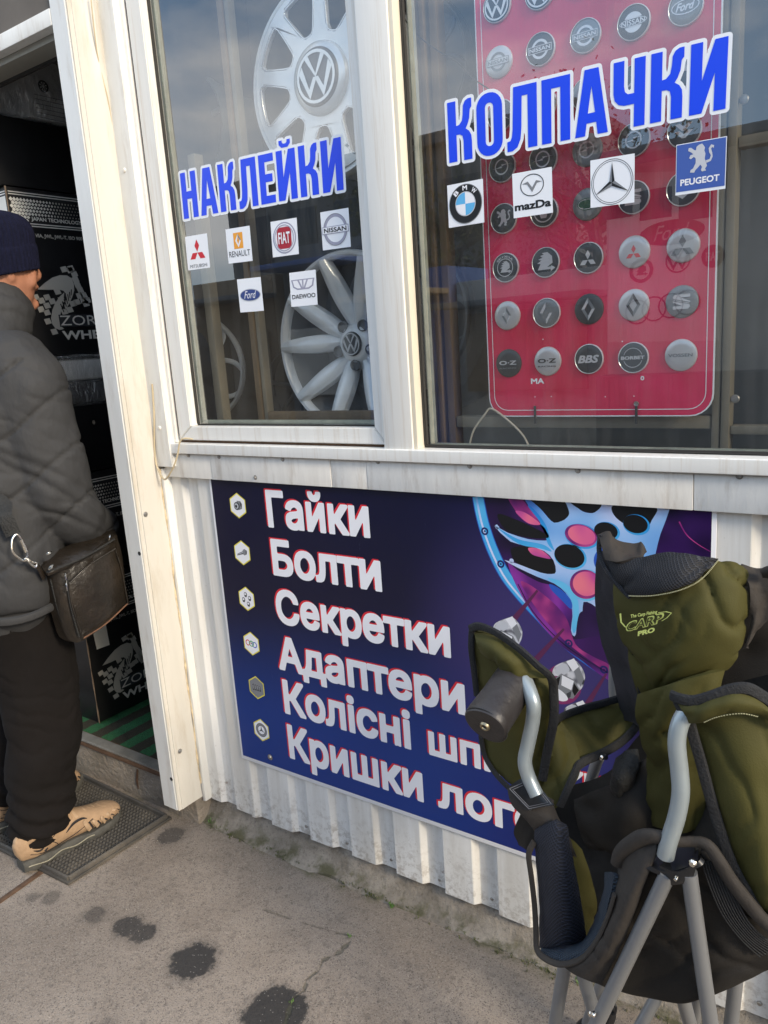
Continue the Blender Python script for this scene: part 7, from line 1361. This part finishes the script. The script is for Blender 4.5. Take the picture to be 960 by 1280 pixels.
# ---- big black underside fabric with ribbed webbing, and the rolled top edge
cl('seat_underside', [[(796, 1062, .945), (830, 1068, .955), (868, 1066, .955), (895, 1072, .955), (930, 1120, .97), (968, 1162, .98)], [(790, 1110, .940), (825, 1115, .960), (862, 1115, .965), (900, 1115, .965), (935, 1150, .975), (975, 1180, .985)], [(770, 1160, .940), (815, 1165, .965), (862, 1168, .975), (905, 1165, .970), (940, 1185, .98), (978, 1196, .985)], [(745, 1200, .945), (795, 1212, .968), (850, 1215, .975), (900, 1208, .972), (938, 1208, .98), (978, 1206, .985)], [(728, 1222, .95), (775, 1240, .968), (846, 1254, .970), (885, 1244, .97), (930, 1224, .98), (978, 1210, .985)]], m_bfab, 9, .006, .007, 9, .010, 81)
cl('ribbed_webbing', [[(878, 1080, .945), (893, 1076, .945), (906, 1088, .945)], [(888, 1110, .948), (902, 1110, .945), (918, 1118, .948)], [(904, 1145, .952), (918, 1148, .95), (934, 1150, .952)], [(928, 1175, .96), (940, 1176, .958), (954, 1172, .96)], [(950, 1196, .97), (962, 1192, .966), (976, 1182, .968)]], m_web, 7, .003, 0, 10, 0, 83)
for k in range(9):
    u = k / 8; ct('webbing_rib', [(878 + 28 * u, 1080 + 8 * u - 5 * math.sin(u * 3.1), .9425), (888 + 30 * u, 1110 + 8 * u, .9435), (904 + 30 * u, 1145 + 5 * u, .948), (928 + 26 * u, 1176 - 4 * u, .956), (950 + 26 * u, 1196 - 14 * u, .9645)], .0012, m_bind, 5, 4)
ct('seat_edge_roll', [(770, 1080, .945), (776, 1066, .942), (790, 1054, .938), (806, 1046, .933), (824, 1046, .93), (846, 1052, .935), (866, 1052, .94), (884, 1056, .94), (898, 1075, .94), (912, 1098, .943), (930, 1122, .947), (950, 1146, .952), (975, 1168, .957)], [.008, .010, .0115, .0115, .010, .008, .008, .009, .010, .0105, .011, .011, .011], m_brfb, 12, 6, .75)
# ---- right armrest with flap and hanging olive panel
cl('armrest_panel', [[(862, 900, .975), (885, 898, .965), (915, 892, .965), (945, 888, .975), (985, 900, .99)], [(874, 945, .975), (898, 942, .958), (928, 938, .955), (955, 936, .965), (990, 940, .98)], [(888, 1005, .975), (910, 1000, .955), (938, 996, .95), (962, 994, .96), (992, 995, .975)], [(908, 1060, .975), (926, 1055, .955), (948, 1052, .948), (968, 1050, .955), (995, 1050, .97)], [(928, 1105, .975), (944, 1104, .955), (960, 1102, .948), (975, 1100, .955), (998, 1100, .97)], [(955, 1152, .975), (964, 1152, .96), (974, 1150, .955), (985, 1148, .96), (1000, 1146, .97)]], m_oliv, 8, .007, .0045, 10, .002, 91)
bind([(860, 896, .965), (868, 925, .962), (876, 952, .96), (886, 990, .958), (900, 1038, .958), (914, 1078, .958), (932, 1112, .958), (955, 1150, .958), (980, 1175, .96)], .0075)
cl('armrest_flap', [[(842, 872, .95), (866, 876, .945), (895, 868, .945), (925, 862, .95), (955, 872, .965), (985, 890, .98)], [(853, 890, .935), (872, 890, .93), (898, 882, .930), (926, 878, .935), (952, 885, .95), (980, 900, .965)], [(858, 906, .94), (874, 904, .935), (898, 896, .935), (926, 892, .94), (948, 896, .955), (975, 910, .97)]], m_oliv, 7, .006, .003, 16, .003, 95)
bind([(839, 869, .945), (852, 874, .94), (870, 876, .938), (892, 870, .938), (915, 862, .942), (935, 861, .948), (955, 872, .96), (985, 892, .975)], .0078)
cl('armrest_dark_corner', [[(838, 869, .948), (850, 874, .944), (866, 880, .942)], [(841, 878, .946), (852, 884, .942), (864, 888, .94)], [(846, 888, .944), (854, 892, .941), (861, 895, .94)]], m_bind, 4, .005, 0)
for s_, a_, b_ in [(.0, (858, 905), (948, 893))]:
    P3 = spline([at(880, 903, y=.928), at(898, 896, y=.928), at(926, 892, y=.932), at(948, 896, y=.946)], 8); o = join('stitching', [tube('s', [P3[i], P3[i] + (P3[i + 1] - P3[i]) * .5], .0007, MATS['pale_thread'], None, 5) for i in range(len(P3) - 1)]); adopt(chair, o)
cl('brown_hem', [[(884, 868, .942), (905, 864, .942), (922, 858, .945)], [(886, 872, .936), (906, 868, .936), (924, 864, .94)]], m_bind, 3, .004, 0) if False else None
# clip hanging by the legs
cl('black_clip', [[(758, 1252, .99), (764, 1254, .985), (770, 1262, .99)], [(756, 1266, .985), (764, 1266, .98), (770, 1272, .985)], [(752, 1280, .985), (758, 1282, .98), (766, 1284, .985)]], m_plast, 3, .012, 0); ct('clip_ring', [(764, 1253, .98), (770, 1258, .98), (768, 1268, .98), (762, 1266, .98)], .002, m_plast, 8, 4)
# ================================================================== second level: pieces that sit on a part become its sub-parts
def base(o): return o.name.split('.')[0]
def centre(o): return sum((Vector(c) for c in o.bound_box), Vector()) / 8
def sub(root, child, part):
    ps = [c for c in root.children if base(c) == part]
    for o in [c for c in root.children if base(c) == child]:
        if ps: o.parent = min(ps, key=lambda p: (centre(p) - centre(o)).length)
for c_, p_ in [('shoe_seam', 'shoe_upper'), ('shoe_cutout', 'shoe_upper'), ('shoe_overlay', 'shoe_upper'), ('shoe_ridge', 'shoe_upper'), ('shoe_collar', 'shoe_upper'), ('heel_tab', 'shoe_upper'), ('sole_line', 'shoe_sole'), ('jacket_hem', 'puffer_jacket'), ('eye', 'body'), ('eyebrow', 'body')]: sub(man, c_, p_)
for c_, p_ in [('zip_pull', 'zip'), ('hook_gate', 'swivel_hook'), ('swivel_joint', 'swivel_hook'), ('piping', 'front_pocket')]: sub(bag, c_, p_)
for c_, p_ in [('cup_seam', 'cup_holder'), ('eyelet', 'cup_holder'), ('eyelet_hole', 'cup_holder'), ('bracket_body', 'bracket_top'), ('webbing_rib', 'ribbed_webbing'), ('logo_print', 'backrest_face'), ('logo_infill', 'backrest_face'), ('clip_ring', 'black_clip')]: sub(chair, c_, p_)
for c_, p_ in [('glazing_seal', 'window_frame'), ('mullion_edge', 'mullion'), ('threshold_rib', 'threshold_plate'), ('lintel_underside', 'lintel')]: sub(kiosk, c_, p_)
for t_ in [o for o in SC.objects if o.parent is None]:
    if base(t_) == 'round_badge':
        for c_ in ('emblem', 'lettering', 'rim_ring'): sub(t_, c_, 'disc')
    if base(t_) in ('alloy_wheel', 'hubcap'):
        for c_ in ('emblem',): sub(t_, c_, 'centre_cap' if any(base(x) == 'centre_cap' for x in t_.children) else 'hub')
        sub(t_, 'lug_hole', 'hub'); sub(t_, 'hub_recess', 'hub'); sub(t_, 'hole_lip', 'spoke_disc')
for o in SC.objects:                       # flat print made of many small marks counts as one part
    if o.type == 'MESH' and base(o) in ('halftone', 'form_lines', 'pin_mark', 'stitching', 'nut_picture', 'hexagon_picture', 'rim_bolt_picture'): o['kind'] = 'stuff'
